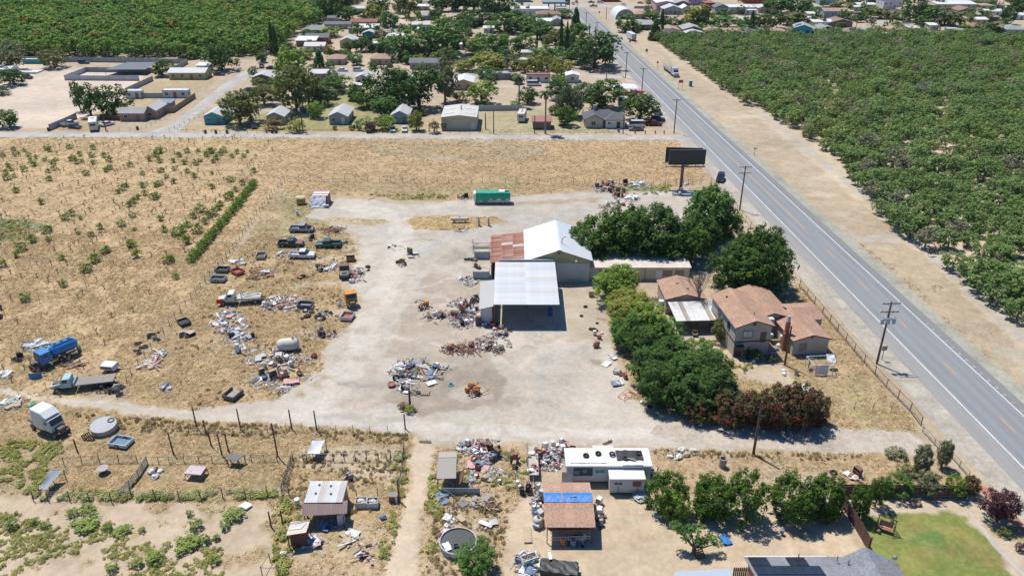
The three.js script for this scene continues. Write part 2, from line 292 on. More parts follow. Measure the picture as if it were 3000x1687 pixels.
  for (let j = 0; j < Hh; j++) for (let i = 0; i < W; i++) {
    const x = x0 + (i + 0.5) / W * (x1 - x0), z = z1 + (j + 0.5) / Hh * (z0 - z1);
    const wx = x + 2.6 * (fbm(x * 0.45, z * 0.45,4) - 0.5), wz = z + 2.6 * (fbm(x * 0.45 + 50, z * 0.45 + 9,4) - 0.5);
    const q = look(wx, wz), gr = A[q + 3];
    const big = fbm(x * 0.06 + 3, z * 0.06,3) - 0.5, mid = fbm(x * 0.5, z * 0.55 + 30,4) - 0.5, fine = fbm(x * 2.6, z * 2.6,3) - 0.5, speck = vn(x * 7.3, z * 7.3);
    let m = 1 + 0.35 * big + (0.34 + 0.22 * gr) * mid + (0.3 + 0.3 * gr) * fine + (speck > 0.93 ? 0.12 - 0.3 * gr : 0) - (speck < 0.05 ? 0.14 : 0);
    const green = gr * clamp(fbm(x * 0.13 + 77, z * 0.13,4) * 3 - 1.85) * 0.55, k = (j * W + i) * 4;
    const straw = gr * clamp(fine * 3 + 0.2) * 0.35;
    let r = A[q] * m, g = A[q + 1] * m, b = A[q + 2] * m;
    r = mix(r, r * 0.72, green); b = mix(b, b * 0.62, green); r = mix(r,0.55, straw); g = mix(g,0.42, straw); b = mix(b,0.25, straw);
    d[k] = LS[Math.round(clamp(r) * 4096)]; d[k + 1] = LS[Math.round(clamp(g) * 4096)]; d[k + 2] = LS[Math.round(clamp(b) * 4096)]; d[k + 3] = 255;
  }
  const t = new THREE.DataTexture(d, W, Hh); t.magFilter = THREE.LinearFilter; t.minFilter = THREE.LinearMipmapLinearFilter; t.generateMipmaps = true; t.colorSpace = THREE.SRGBColorSpace; t.needsUpdate = true;
  const T = { x0, x1, z0, z1, mat: new THREE.MeshStandardMaterial({ map: t, roughness: 0.95, name: 'soil' }), growth: (x, z) => A[look(x, z) + 3] };
  tiles.push(T); return T;
}
tile(-126,126,-45,-165,2048,1000,2);
tile(-190,200,-165,-275,2048,578,1.5);
tile(-430,430,-275,-700,2048,1012,1.5);
const growthAt = (x, z) => { for (const t of tiles) if (x > t.x0 && x < t.x1 && z < t.z0 && z > t.z1) return t.growth(x, z); return 0; };
{ // one ground sheet out to the horizon: three surveyed tracts and plain land around them
  const plain = texOf(512, (x, y) => { const a = fbm(x * 9, y * 9,5), b = fbm(x * 3 + 8, y * 3,3); return [0.22 + 0.3 * a,0.18 + 0.23 * a,0.11 + 0.14 * a].map((c, i) => c * (0.8 + 0.4 * b)); }, true,1);
  plain.repeat.set(1,1);
  const far = new THREE.MeshStandardMaterial({ map: plain, roughness: 0.95, name: 'soil' });
  const pos = [], uv = [], g = new THREE.BufferGeometry(); let n = 0;
  const quad = (x0, x1, z0, z1, m, f) => { for (const [x, z] of [[x0, z0],[x1, z0],[x1, z1],[x0, z0],[x1, z1],[x0, z1]]) { pos.push(x,0, z); uv.push(...f(x, z)); } g.addGroup(n,6, m); n += 6; };
  tiles.forEach((T, i) => quad(T.x0, T.x1, T.z0, T.z1, i, (x, z) => [(x - T.x0) / (T.x1 - T.x0), (z - T.z1) / (T.z0 - T.z1)]));
  const F = (x, z) => [x / 60, z / 60];
  for (const q of [[-3000,3000,600,-45],[-3000,-126,-45,-165],[126,3000,-45,-165],[-3000,-190,-165,-275],[200,3000,-165,-275],[-3000,-430,-275,-700],[430,3000,-275,-700],[-3000,3000,-700,-4500]]) quad(...q,3, F);
  g.setAttribute('position', new THREE.Float32BufferAttribute(pos,3)); g.setAttribute('uv', new THREE.Float32BufferAttribute(uv,2)); g.computeVertexNormals();
  const m = new THREE.Mesh(g,[...tiles.map(t => t.mat), far]); m.name = 'ground'; m.receiveShadow = true; m.userData.kind = 'structure'; m.userData.label = 'dry grass, sandy soil and gravel across the whole site'; scene.add(m);
}
// flat sheet from an outline of ground points
function sheet(pts, y) {
  const s = new THREE.Shape(pts.map(p => new THREE.Vector2(p.x,-p.z))), g = new THREE.ShapeGeometry(s); g.rotateX(-PI / 2); g.translate(0, y,0); return uvm(g);
}
function rough(pts, step = 1.5, amp = 0.5) {                      // ragged outline
  const o = []; pts.forEach((a, i) => { const b = pts[(i + 1) % pts.length], L = a.distanceTo(b), n = Math.max(1, Math.round(L / step)); for (let k = 0; k < n; k++) { const p = a.clone().lerp(b, k / n); p.x += amp * gs(); p.z += amp * gs(); o.push(p); } }); return o;
}
// ---------- highway ----------
function strip(t0, t1, s0, s1, y) {
  const g = new THREE.BufferGeometry(), a = [[t0, s0],[t0, s1],[t1, s1],[t0, s0],[t1, s1],[t1, s0]], pos = [], uv = [];
  for (const [t, s] of a) { const p = road(t, s, y); pos.push(p.x, p.y, p.z); uv.push(s, t); }
  g.setAttribute('position', new THREE.Float32BufferAttribute(pos,3)); g.setAttribute('uv', new THREE.Float32BufferAttribute(uv,2)); g.computeVertexNormals(); return g;
}
function asphalt(base, streak, name) {
  const t = texOf(512, (x, y) => { const s = x * 12.8, tt = y * 51; let m = 0.88 + 0.26 * fbm(s * 1.5, tt * 0.12,4) + 0.12 * (fbm(s * 9, tt * 5,2) - 0.5); for (const w of streak) m *= 1 - 0.10 * Math.exp(-((s - w) ** 2) / 0.16); return base.map(c => c * m); }, true,1);
  t.repeat.set(1 / 12.8,1 / 51); t.wrapS = THREE.RepeatWrapping; return new THREE.MeshStandardMaterial({ map: t, roughness: 0.85, name });
}
const laneM = asphalt([0.235,0.243,0.243],[0.95,2.7,4.7,6.4], 'asphalt'), shoulderM = asphalt([0.27,0.263,0.25],[], 'asphalt'), darkShoulderM = asphalt([0.20,0.195,0.197],[], 'asphalt');
const gravelM = M([0.54,0.485,0.395], 'gravel',0.95), greenGravelM = M([0.44,0.43,0.335], 'gravel',0.95);
const T0 = -75, T1 = 470;
struct('highway_lanes', 'two lane grey asphalt highway running past the yard', strip(T0, T1,-0.1,7.4,0.016), laneM);
struct('highway_shoulder', 'pale asphalt shoulder of the highway on the yard side', strip(T0, T1,-2.9,-0.1,0.014), shoulderM);
struct('highway_shoulder', 'dark asphalt shoulder of the highway on the orchard side', strip(T0, T1,7.4,9.3,0.014), darkShoulderM);
{ // gravel verges with ragged edges
  const e = (s0, s1, amp, lo = T0, hi = T1) => { const a = []; for (let t = lo; t <= hi; t += 2) a.push(road(t, s0)); for (let t = hi; t >= lo; t -= 2) a.push(road(t, s1 + amp * (fbm(t * 0.11, s1) - 0.5) * 2)); return a; };
  struct('gravel_verge', 'pale gravel verge between the highway and the fence', sheet(e(-2.9,-6.4,1.2),0.006), gravelM);
  struct('gravel_verge', 'greenish gravel verge along the orchard side of the highway', sheet(e(9.3,11.9,0.8),0.006), greenGravelM);
}
const lineW = M([0.72,0.72,0.70], 'paint',0.7), lineY = M([0.62,0.33,0.07], 'paint',0.7);
struct('edge_line', 'white edge line on the yard side of the highway', strip(T0, T1,-0.09,0.09,0.020), lineW);
struct('edge_line', 'white edge line on the orchard side of the highway', strip(T0, T1,7.3,7.48,0.020), lineW);
{ const tv = (u, w) => roadT(at(u, w)); const tSolid = tv(2250 + 360 / 3.4347,420 + 860 / 3.4347), tGap0 = tv(1500 + 1372 / 3.4347,772 / 3.4347), tGap1 = tv(1500 + 1312 / 3.4347,716 / 3.4347);
  struct('centre_line', 'solid yellow centre line of the highway', strip(tSolid, tGap0,3.62,3.80,0.020), lineY);
  struct('centre_line', 'far solid yellow centre line of the highway toward the town', strip(tGap1, T1,3.62,3.80,0.020), lineY);
  const tA = tv(2250 + 1770 / 3.4347,840 + 765 / 3.4347), tB = tv(2250 + 1310 / 3.4347,840 + 320 / 3.4347), per = tB - tA;
  for (let t = tA - 5 * per; t < tSolid - 4; t += per) struct('centre_dash', 'yellow centre dash on the highway', strip(t - 3.6, t,3.62,3.80,0.020), lineY);
}
for (let i = 0; i < 46; i++) struct('rumble_groove', 'pale rumble groove beside the highway edge line', strip(-60 + i * 2,-59.5 + i * 2,7.72,8.2,0.018), greenGravelM).userData.group = 'rumble grooves';
// ---------- streets, lanes, yard ----------
const streetM = M([0.54,0.51,0.46], 'gravel',0.9), laneGravel = M([0.59,0.515,0.415], 'gravel',0.95);
srand(5);
{ const U = (l) => l.map(q => at(...q));
  struct('side_street', 'pale asphalt street running past the small houses', sheet(rough(U([[-300,387],[500,389],[1000,394],[1500,397],[1990,397],[2040,410],[1990,410.5],[1500,409],[1000,405.5],[500,403],[-300,401]]),4,0.35),0.010), streetM);
  struct('side_street', 'pale asphalt street running from the corner up toward the orchard wall', sheet(rough(U([[430,388],[500,365],[560,320],[640,255],[705,213],[735,203],[752,208],[735,222],[650,275],[560,350],[520,388]]),4,0.3),0.008), streetM);
  struct('side_street', 'pale street behind the parked white cars', sheet(rough(U([[740,206],[900,208],[1100,209],[1400,214],[1600,218],[1825,222],[1835,229],[1600,228],[1400,226],[1100,223],[900,222],[740,216]]),4,0.3),0.006), streetM);
  struct('town_street', 'grey street crossing the highway in the town', sheet(U([[1400,26],[1700,20],[2120,30],[2120,22],[1700,12],[1400,16]]),0.006), streetM);
  struct('town_street', 'grey street between the far houses behind the orchard', sheet(U([[2515,50],[2540,47],[2600,62],[2760,88],[2740,92],[2610,76]]),0.006), streetM);
  struct('service_lane', 'pale gravel lane from the yard out to the highway', sheet(rough(U([[1925,1245],[2200,1250],[2500,1258],[2660,1262],[2690,1290],[2720,1325],[2600,1325],[2300,1318],[2080,1304],[1960,1290],[1905,1270]]),2,0.25),0.008), laneGravel);
  struct('concrete_apron', 'concrete slab floor under the carport', sheet(U([[1405,860],[1450,790],[1640,790],[1668,985],[1575,996],[1500,985],[1405,990]]),0.010),M([0.60,0.535,0.44], 'gravel',0.9));
  struct('concrete_path', 'concrete strip between the lawn and the sand', sheet(U([[2835,1500],[2842,1500],[2920,1590],[3010,1690],[3000,1690],[2910,1600]]),0.03),M([0.5,0.46,0.40], 'stucco',0.9));
}
// ---------- plants ----------
const vcM = (rough = 0.85, trans = 0.25) => new THREE.MeshPhysicalMaterial({ vertexColors: true, roughness: rough, transmission: trans, thickness: 0, side: THREE.DoubleSide, specularIntensity: 0.3, name: 'leaf' });
const leafM = vcM(), dryM = vcM(0.95,0.15);
const barkM = M([0.22,0.17,0.13], 'bark',0.95), greyBark = M([0.34,0.30,0.26], 'bark',0.95), twigM = M([0.27,0.225,0.19], 'bark',0.95);
// a crown of leaf-sized folded faces on many small clumps inside an ellipsoid (unit radius, centre 0)
function crownGeo(sd, nClump, nLeaf, leaf, clump, cols, o = {}) {
  srand(sd);
  const pos = [], col = [], nor = [], { flat = 1, hollow = 0.35, spire = 0, droop = 0, gap = 0 } = o;
  const e1 = v(0,0,0), e2 = v(0,0,0), n = v(0,0,0), lobes = [];
  for (let i = 0; i < 5; i++) lobes.push([v(gs(), gs() * 0.6, gs()).normalize(), rr(-0.4,0.3)]);
  for (let c = 0; c < nClump; c++) {
    const d = v(gs(), gs() * flat, gs()).normalize(); let r = Math.pow(rr(hollow ** 3,1),1 / 3);
    let k = 1; for (const [l, a] of lobes) k += a * Math.max(0, d.dot(l)) ** 3; r *= k;
    const C = d.clone().multiplyScalar(r);
    if (spire) { const h = rr(-1,1), rad = Math.pow((1 - (h + 1) / 2), spire) * rr(0.55,1), a = rr(0,7); C.set(Math.cos(a) * rad, h, Math.sin(a) * rad); }
    if (gap && fbm(C.x * 2.3 + sd, C.z * 2.3 + C.y * 1.7,2) < gap) continue;
    const base = pick(cols), tone = rr(0.78,1.22), cr = clump * rr(0.6,1.3);
    for (let q = 0; q < nLeaf; q++) {
      n.set(gs(), gs() + 0.25, gs()).normalize();
      const p = C.clone().addScaledVector(n, cr * rr(0.5,1.05)); p.y -= droop * Math.abs(n.y < 0 ? n.y : 0) * cr;
      const m = v(n.x + gs() * 0.7, n.y + gs() * 0.7 + 0.35, n.z + gs() * 0.7).normalize();
      e1.set(rnd() - 0.5, rnd() - 0.5, rnd() - 0.5).cross(m).normalize(); e2.copy(m).cross(e1);
      const s = leaf * rr(0.6,1.35), w = s * rr(0.45,0.7), f = s * 0.18;
      const a = p.clone().addScaledVector(e1, s), b = p.clone().addScaledVector(e1,-s), x = p.clone().addScaledVector(e2, w).addScaledVector(m,-f), y = p.clone().addScaledVector(e2,-w).addScaledVector(m,-f);
      if (droop) { a.y -= droop * s; }
      const t = tone * rr(0.85,1.15);
      for (const P of [a, x, b, a, b, y]) { pos.push(P.x, P.y, P.z); col.push(base[0] * t, base[1] * t, base[2] * t); }
    }
  }
  const g = new THREE.BufferGeometry(); g.setAttribute('position', new THREE.Float32BufferAttribute(pos,3)); g.setAttribute('color', new THREE.Float32BufferAttribute(col,3)); g.computeVertexNormals(); return g;
}
// trunk with limbs for a crown of unit radius centred at (0,c,0); unit = crown half height
function trunkGeo(sd, n = 5, r = 0.09, low = -1.6) {
  srand(sd); const l = [bar(v(0, low,0),v(rr(-.08,.08),-0.5, rr(-.08,.08)), r,7, r * 0.7)];
  for (let i = 0; i < n; i++) { const a = i / n * 6.28 + rr(0,1), R = rr(0.35,0.75), m = v(Math.cos(a) * R * 0.5, rr(-0.3,0), Math.sin(a) * R * 0.5); l.push(bar(v(0,-0.65,0), m, r * 0.55,5, r * 0.35),bar(m, v(Math.cos(a) * R, rr(0.1,0.6), Math.sin(a) * R), r * 0.35,4, r * 0.12)); }
  return J(l);
}
const PAL = {
  dark: [[0.066,0.135,0.024],[0.084,0.16,0.03],[0.050,0.108,0.022]],
  mid: [[0.100,0.205,0.036],[0.125,0.235,0.042],[0.08,0.17,0.034]],
  light: [[0.211,0.312,0.043],[0.259,0.348,0.046],[0.178,0.275,0.043]],
  olive: [[0.178,0.203,0.054],[0.146,0.171,0.048],[0.211,0.225,0.060]],
  grey: [[0.194,0.217,0.102],[0.162,0.186,0.084],[0.227,0.239,0.120]],
  gold: [[0.275,0.297,0.054],[0.227,0.254,0.050],[0.324,0.312,0.066]],
  brown: [[0.275,0.181,0.084],[0.227,0.145,0.072],[0.178,0.152,0.060]],
  purple: [[0.097,0.038,0.048],[0.121,0.049,0.054],[0.073,0.038,0.043]],
  red: [[0.115,0.120,0.038],[0.095,0.105,0.034],[0.20,0.050,0.045],[0.150,0.085,0.040],[0.125,0.110,0.038],[0.10,0.075,0.03]],
  orch: [[0.148,0.240,0.060],[0.175,0.268,0.068],[0.122,0.205,0.052],[0.20,0.27,0.09]],
  orchGrey: [[0.26,0.27,0.15],[0.215,0.235,0.12],[0.28,0.25,0.17]],
  orchFar: [[0.145,0.275,0.042],[0.118,0.232,0.038],[0.20,0.31,0.048],[0.26,0.345,0.055]],
  citrus: [[0.085,0.160,0.021],[0.105,0.185,0.024],[0.066,0.128,0.018]],
};
const crowns = {}, trunks = [1,2,3].map(i => trunkGeo(900 + i,6)), thinTrunks = [1,2,3].map(i => trunkGeo(950 + i,3));
function crown(pal, lod, i) {
  const k = pal + lod + i; if (crowns[k]) return crowns[k];
  const sd = 1000 + i * 37 + k.length * 11 + k.charCodeAt(1) * 7, c = PAL[pal];
  return crowns[k] = { big: () => crownGeo(sd,270,32,0.048,0.18, c, { hollow: 0.45, gap: 0.34 }), mid: () => crownGeo(sd,105,19,0.08,0.24, c, { hollow: 0.4 }), orc: () => crownGeo(sd,80,14,0.096,0.25, c, { hollow: 0.4 }), far: () => crownGeo(sd,70,16,0.115,0.27, c, { hollow: 0.4 }),
    low: () => crownGeo(sd,50,13,0.14,0.28, c, { hollow: 0.4 }), tiny: () => crownGeo(sd,26,9,0.22,0.32, c, { hollow: 0.3 }), bush: () => crownGeo(sd,50,15,0.10,0.28, c, { flat: 0.8, hollow: 0.2 }), spire: () => crownGeo(sd,150,14,0.10,0.22, c, { spire: 0.55 }), conic: () => crownGeo(sd,110,16,0.12,0.26, c, { spire: 0.7 }),
    airy: () => crownGeo(sd,120,20,0.075,0.24, c, { gap: 0.42, hollow: 0.3 }), weep: () => crownGeo(sd,160,22,0.075,0.22, c, { droop: 1.6, hollow: 0.5 }) }[lod]();
}
const treeLog = [];
// tree standing at ground point p: crown radius r, height h, share of bare trunk
function tree(p, r, h, pal, lod, i, desc, o = {}) {
  const { bare = 0.2, name = 'broadleaf_tree', cat = 'tree' } = o;
  const t = new THREE.Group(); t.name = numbered(name); t.position.copy(p); scene.add(t);
  const ch = h * (1 - bare) / 2, cyy = h - ch, c = part(t, 'crown', crown(pal, lod, i % 3), leafM);
  c.position.y = cyy - h * 0.03; c.scale.set(r * (o.k ?? 1), ch * 1.06, r * (o.k ?? 1)); c.rotation.y = p.x * 1.7 + p.z * 0.9 + i;
  if (bare > -1) { const k = part(t, 'trunk', (o.bark ? thinTrunks : trunks)[i % 3], o.bark ?? barkM); const s = cyy / 1.6; k.position.y = cyy; k.scale.set(Math.min(r, ch * 1.4), s, Math.min(r, ch * 1.4)); k.scale.y = Math.min(s,9); if (s > ch * 1.1) { k.scale.y = s; } k.rotation.y = i; }
  treeLog.push([t, desc, cat, o.group]); return t;
}
// trees read off crop (c,r): x, base y, half width, top y, palette, lod, words
function trees(c, r, list) {
  const k = K(c, r); list.forEach(([x, y, w, ty, pal = 'mid', lod, desc, o], i) => {
    const p = k(x, y), vv = OY[r] + y / 3.4347, R = w / 3.4347 / pxm(vv) * (r ? 1.06 : vv < 130 ? 1.4 : vv < 260 ? 1.3 : 1.18) , h = Math.max(1.2, tall(p, OY[r] + ty / 3.4347));
    lod ??= vv < 130 ? 'far' : vv < 410 ? 'mid' : 'big';
    const lobby = lod === 'spire' || lod === 'conic';
    p.z -= lobby ? 0 : R * 0.25;
    tree(p, R, h, pal, lod, i + c * 5 + r, desc ?? ({ dark: 'dark green', mid: 'green', light: 'bright green', olive: 'olive green', grey: 'grey green', gold: 'yellow green', brown: 'brownish' }[pal] ?? pal) + (lod === 'spire' ? ' narrow cypress' : lod === 'conic' ? ' conifer' : lod === 'bush' ? ' bush' : h > 11 ? ' tall tree' : ' tree'), { bare: lobby || lod === 'bush' ? 0.03 : 0.1, name: lod === 'spire' ? 'cypress_tree' : lod === 'conic' ? 'conifer_tree' : lod === 'bush' ? 'bush' : 'broadleaf_tree', cat: lod === 'bush' ? 'bush' : 'tree',...o });
  });
}
trees(0,0,[[530,690,105,500, 'olive'],[1620,770,90,605, 'dark'],[2220,715,118,440, 'dark'],[60,720,130,430, 'grey'],[110,860,110,690, 'dark'],[10,960,60,880, 'dark'],[900,1180,115,830, 'dark', 'airy', 'ragged dark pine'],[800,1120,60,810, 'dark', 'airy', 'thin leaning pine'],[1130,1170,155,865, 'dark'],[75,1290,115,1110, 'mid'],[2545,775,42,668, 'mid'],[2400,1260,150,930, 'olive'],[2520,1230,100,900, 'olive'],[300,560,70,500, 'olive'],[1880,600,60,540, 'olive']]);
trees(1,0,[[172,555,28,235, 'dark', 'spire'],[206,565,26,280, 'dark', 'spire'],[330,820,140,490, 'light'],[400,1130,180,680, 'olive'],[520,1080,130,730, 'olive'],[790,935,130,765, 'mid'],[70,1060,120,860, 'olive'],[600,1190,75,1030, 'light'],[230,1000,90,830, 'gold'],[650,1060,110,860, 'dark'],
  [150,1310,95,1195, 'brown', 'bush'],[400,1330,88,1195, 'gold', 'bush'],[1310,1080,200,660, 'dark'],[1640,1110,205,680, 'dark'],[1480,1000,130,720, 'dark'],[1110,1090,105,920, 'mid'],[1290,1190,135,980, 'mid'],[1900,1040,115,600, 'grey'],[1100,1310,80,1190, 'mid', 'bush'],[1300,1310,85,1170, 'light'],[1175,1325,60,1215, 'purple', 'bush'],[1610,1320,78,1120, 'gold'],[1660,1160,60,1085, 'grey'],[1790,1340,62,1215, 'grey', 'bush'],[1890,1312,32,1230, 'dark', 'bush'],
  [2270,1050,125,825, 'light'],[2050,1020,75,915, 'olive'],[2340,790,95,690, 'mid'],[2080,720,92,620, 'gold'],[2330,730,172,535, 'gold'],[640,690,55,515, 'mid', 'conic'],[500,600,62,485, 'light'],[1010,660,60,540, 'mid'],[930,600,52,525, 'mid'],[750,375,78,268, 'light'],[520,370,62,298, 'mid'],[1260,405,62,300, 'grey'],[1050,520,75,385, 'dark'],[1140,525,55,400, 'dark'],[1470,600,155,320, 'mid'],[1330,520,85,400, 'mid'],[1640,560,85,420, 'mid'],[1880,560,180,215, 'mid'],[1760,430,95,260, 'mid'],[1350,275,88,120, 'mid'],[1190,225,82,40, 'gold'],[940,205,85,60, 'mid'],[1090,190,62,95, 'mid'],[720,200,85,-70, 'dark'],[860,110,105,-70, 'dark'],[1240,150,75,-60, 'dark'],[1530,180,85,-60, 'olive'],[1450,130,62,-70, 'olive'],[2050,262,85,150, 'dark'],[2240,262,85,100, 'dark'],[2000,110,110,-90, 'dark'],[2190,110,95,-90, 'dark'],[2420,135,110,-90, 'dark'],[1820,120,90,-60, 'dark'],[2300,475,95,325, 'mid'],[2500,335,110,150, 'mid'],[2440,565,110,350, 'mid'],[1500,335,55,265, 'dark'],[1930,625,85,500, 'mid'],[2050,475,85,380, 'mid'],[2220,545,95,425, 'mid'],[30,880,60,790, 'olive'],[600,215,45,160, 'grey'],[350,540,60,440, 'grey'],[880,560,40,500, 'mid'],[1180,690,50,610, 'dark', 'bush'],[730,690,50,610, 'mid', 'bush'],[560,700,45,640, 'olive', 'bush'],[2250,250,70,180, 'mid'],[2120,660,60,590, 'mid'],[960,1310,30,1260, 'dark', 'bush'],[790,1310,26,1255, 'mid', 'bush']]);
trees(2,0,[[60,300,85,105, 'mid'],[200,335,105,175, 'mid'],[330,400,105,215, 'mid'],[100,560,105,325, 'mid'],[440,500,95,300, 'olive'],[492,560,20,175, 'dark', 'spire'],[552,590,20,235, 'dark', 'spire'],[250,535,14,305, 'dark', 'spire'],[618,490,13,335, 'dark', 'spire'],[640,310,45,95, 'dark', 'conic'],[540,185,65,105, 'mid'],[690,345,80,235, 'mid'],[700,430,42,320, 'gold', 'conic'],[780,350,6,245, 'dark', 'spire'],[838,360,6,270, 'dark', 'spire'],[840,690,175,315, 'dark'],[700,640,110,430, 'dark'],[940,650,75,420, 'dark'],[560,530,80,260, 'mid'],[380,610,130,480, 'mid'],[240,745,85,550, 'gold'],[130,735,62,605, 'gold'],[500,765,110,580, 'gold'],[350,705,85,560, 'olive'],[20,705,65,565, 'olive'],
  [570,1180,115,890, 'grey', 'weep', 'drooping dark willow'],[470,1010,110,805, 'dark'],[900,1095,175,810, 'dark'],[720,1010,105,840, 'dark'],[530,1270,105,1078, 'citrus'],[1290,1225,160,945, 'citrus'],[160,1045,85,880, 'dark'],[40,1095,65,1020, 'mid', 'bush'],[430,1155,55,1050, 'dark'],[1160,325,78,165, 'mid'],[1225,315,55,205, 'light'],[1440,405,52,205, 'dark', 'conic'],[1500,355,25,105, 'dark', 'spire'],[1420,205,85,105, 'mid'],[1560,275,52,155, 'dark'],[1870,285,115,45, 'gold'],[1900,300,60,160, 'dark'],[1730,315,52,250, 'mid'],[2180,305,135,185, 'mid'],[2400,365,28,125, 'dark', 'spire'],[2500,275,75,135, 'dark'],[1680,255,62,205, 'mid'],[2562,385,20,235, 'dark', 'spire'],[1980,375,62,310, 'mid'],[2210,385,65,310, 'dark'],[1370,115,36,60, 'grey'],[2120,150,60,95, 'mid'],[2020,190,30,120, 'gold'],[1350,300,60,240, 'dark', 'bush'],[600,1060,60,950, 'dark'],[300,190,30,145, 'mid'],[450,250,50,180, 'mid'],[170,1000,40,930, 'mid']]);
trees(3,0,[[80,135,105,-30, 'mid'],[320,135,115,-50, 'dark'],[60,285,75,115, 'dark'],[270,255,95,135, 'olive'],[500,165,85,75, 'mid'],[740,125,95,15, 'olive'],[860,195,75,125, 'grey'],[860,45,75,-40, 'dark'],[1050,185,85,75, 'olive'],[1150,190,60,90, 'olive'],[1500,225,88,-30, 'dark'],[1380,205,62,135, 'mid'],[1650,245,95,55, 'mid'],[1800,255,115,85, 'grey'],[1950,275,95,125, 'olive'],[740,295,52,225, 'dark'],[720,365,78,300, 'mid'],[2130,205,95,105, 'mid'],[2420,245,62,50, 'dark'],[2545,155,65,-70, 'dark'],[2250,335,72,235, 'mid'],[2080,365,75,300, 'olive'],[1310,275,38,228, 'mid'],[1570,345,42,285, 'mid'],[2300,115,55,65, 'olive'],[1560,275,62,165, 'mid'],[2150,75,52,15, 'mid'],[1040,65,42,-30, 'dark'],[970,355,75,300, 'mid'],[450,290,50,230, 'gold'],[600,100,40,60, 'mid'],[1240,170,60,100, 'olive'],[1730,80,50,10, 'mid'],[2490,60,80,-60, 'mid'],[180,70,50,0, 'mid'],[1420,300,40,255, 'mid', 'bush'],[2000,330,50,280, 'dark']]);
// trees of the yard
trees(2,1,[[860,1215,265,770, 'citrus'],[1150,1190,290,650, 'citrus'],[1480,1195,300,640, 'dark'],[1740,1205,230,790, 'citrus'],[1320,1240,240,900, 'dark'],[1000,1240,190,980, 'dark'],[1620,1240,220,950, 'citrus'],[2010,1000,285,470, 'mid'],[2140,1010,170,640, 'mid'],[1880,1120,190,720, 'dark'],[1960,1090,150,800, 'citrus']].map(a => [...a, 'big']));
trees(2,2,[[2060,-120,10,-130, 'mid', 'bush']].slice(1));
trees(2,1,[[2250,1500,240,1040, 'dark', 'big', 'dark dense tree behind the two-storey house'],[2500,1430,220,830, 'citrus', 'big'],[2330,1390,210,870, 'dark', 'big'],[2400,1540,260,1100, 'citrus', 'big'],[2620,1560,190,1050, 'dark', 'big']]);
trees(2,1,[[1060,1560,200,1225, 'light', 'big', 'bright yellow-green tree in front of the long white building']]);
trees(2,2,[[1010,190,190,-90, 'light'],[1180,330,220,60, 'gold'],[1130,480,210,160, 'gold'],[1350,520,230,210, 'light'],[1190,640,200,330, 'mid'],[1480,640,200,370, 'mid'],[1330,760,210,470, 'dark'],[1560,820,200,540, 'dark'],[1850,880,220,620, 'mid'],[2030,1010,190,700, 'dark'],[1430,1010,230,690, 'dark'],[1720,1080,230,770, 'dark'],[1480,1210,230,850, 'dark'],[1780,1270,230,920, 'dark'],[2020,1240,210,880, 'dark'],[2120,560,100,330, 'olive']].map(a => [...a, 'big', undefined, { group: 'trees of the hedge beside the yard', bare: 0.08 }]));
trees(2,2,[[1880,1370,150,1190, 'red'],[2200,1390,190,1110, 'red'],[2420,1410,190,1080, 'red'],[2640,1420,210,1040, 'red'],[2860,1410,210,1010, 'red'],[3040,1400,160,1070, 'red']].map(a => [...a, 'big', 'red and green oleander bush', { group: 'oleander bushes along the service lane', bare: 0.02, name: 'oleander_bush', cat: 'bush' }]));
trees(2,2,[[2430,740,90,640, 'dark', 'bush', 'round dark bush against the two-storey house'],[2600,760,55,690, 'dark', 'bush', 'small dark bush beside the two-storey house']]);
trees(2,3,[[1560,820,175,475, 'citrus', 'big'],[1640,870,120,600, 'light', 'big'],[1985,850,185,500, 'citrus', 'big'],[2370,905,185,450, 'citrus', 'big'],[2845,880,195,470, 'citrus', 'big'],[3160,870,165,480, 'citrus', 'big']].map(a => { a[6] = 'round dark citrus tree in the row behind the fence'; a[7] = { group: 'citrus trees in a row', bare: -0.02, k: 1.22, name: 'citrus_tree' }; return a; }));
trees(3,3,[[930,880,115,545, 'citrus'],[1090,765,95,480, 'citrus'],[1310,665,125,470, 'mid'],[1620,640,115,450, 'grey'],[1870,650,92,430, 'light'],[2040,640,92,455, 'red'],[2330,935,170,640, 'purple'],[1520,470,100,150, 'grey'],[1760,370,85,90, 'grey'],[1300,255,95,178, 'grey', 'bush'],[1400,440,80,350, 'olive', 'bush'],[2380,1050,60,970, 'olive', 'bush'],[2540,1200,50,1120, 'purple', 'bush']].map(a => { a[5] ??= 'big'; return a; }));
trees(1,3,[[2200,1420,190,1190, 'mid', 'big', 'broad-leaved fig tree leaning over the round pool']]);
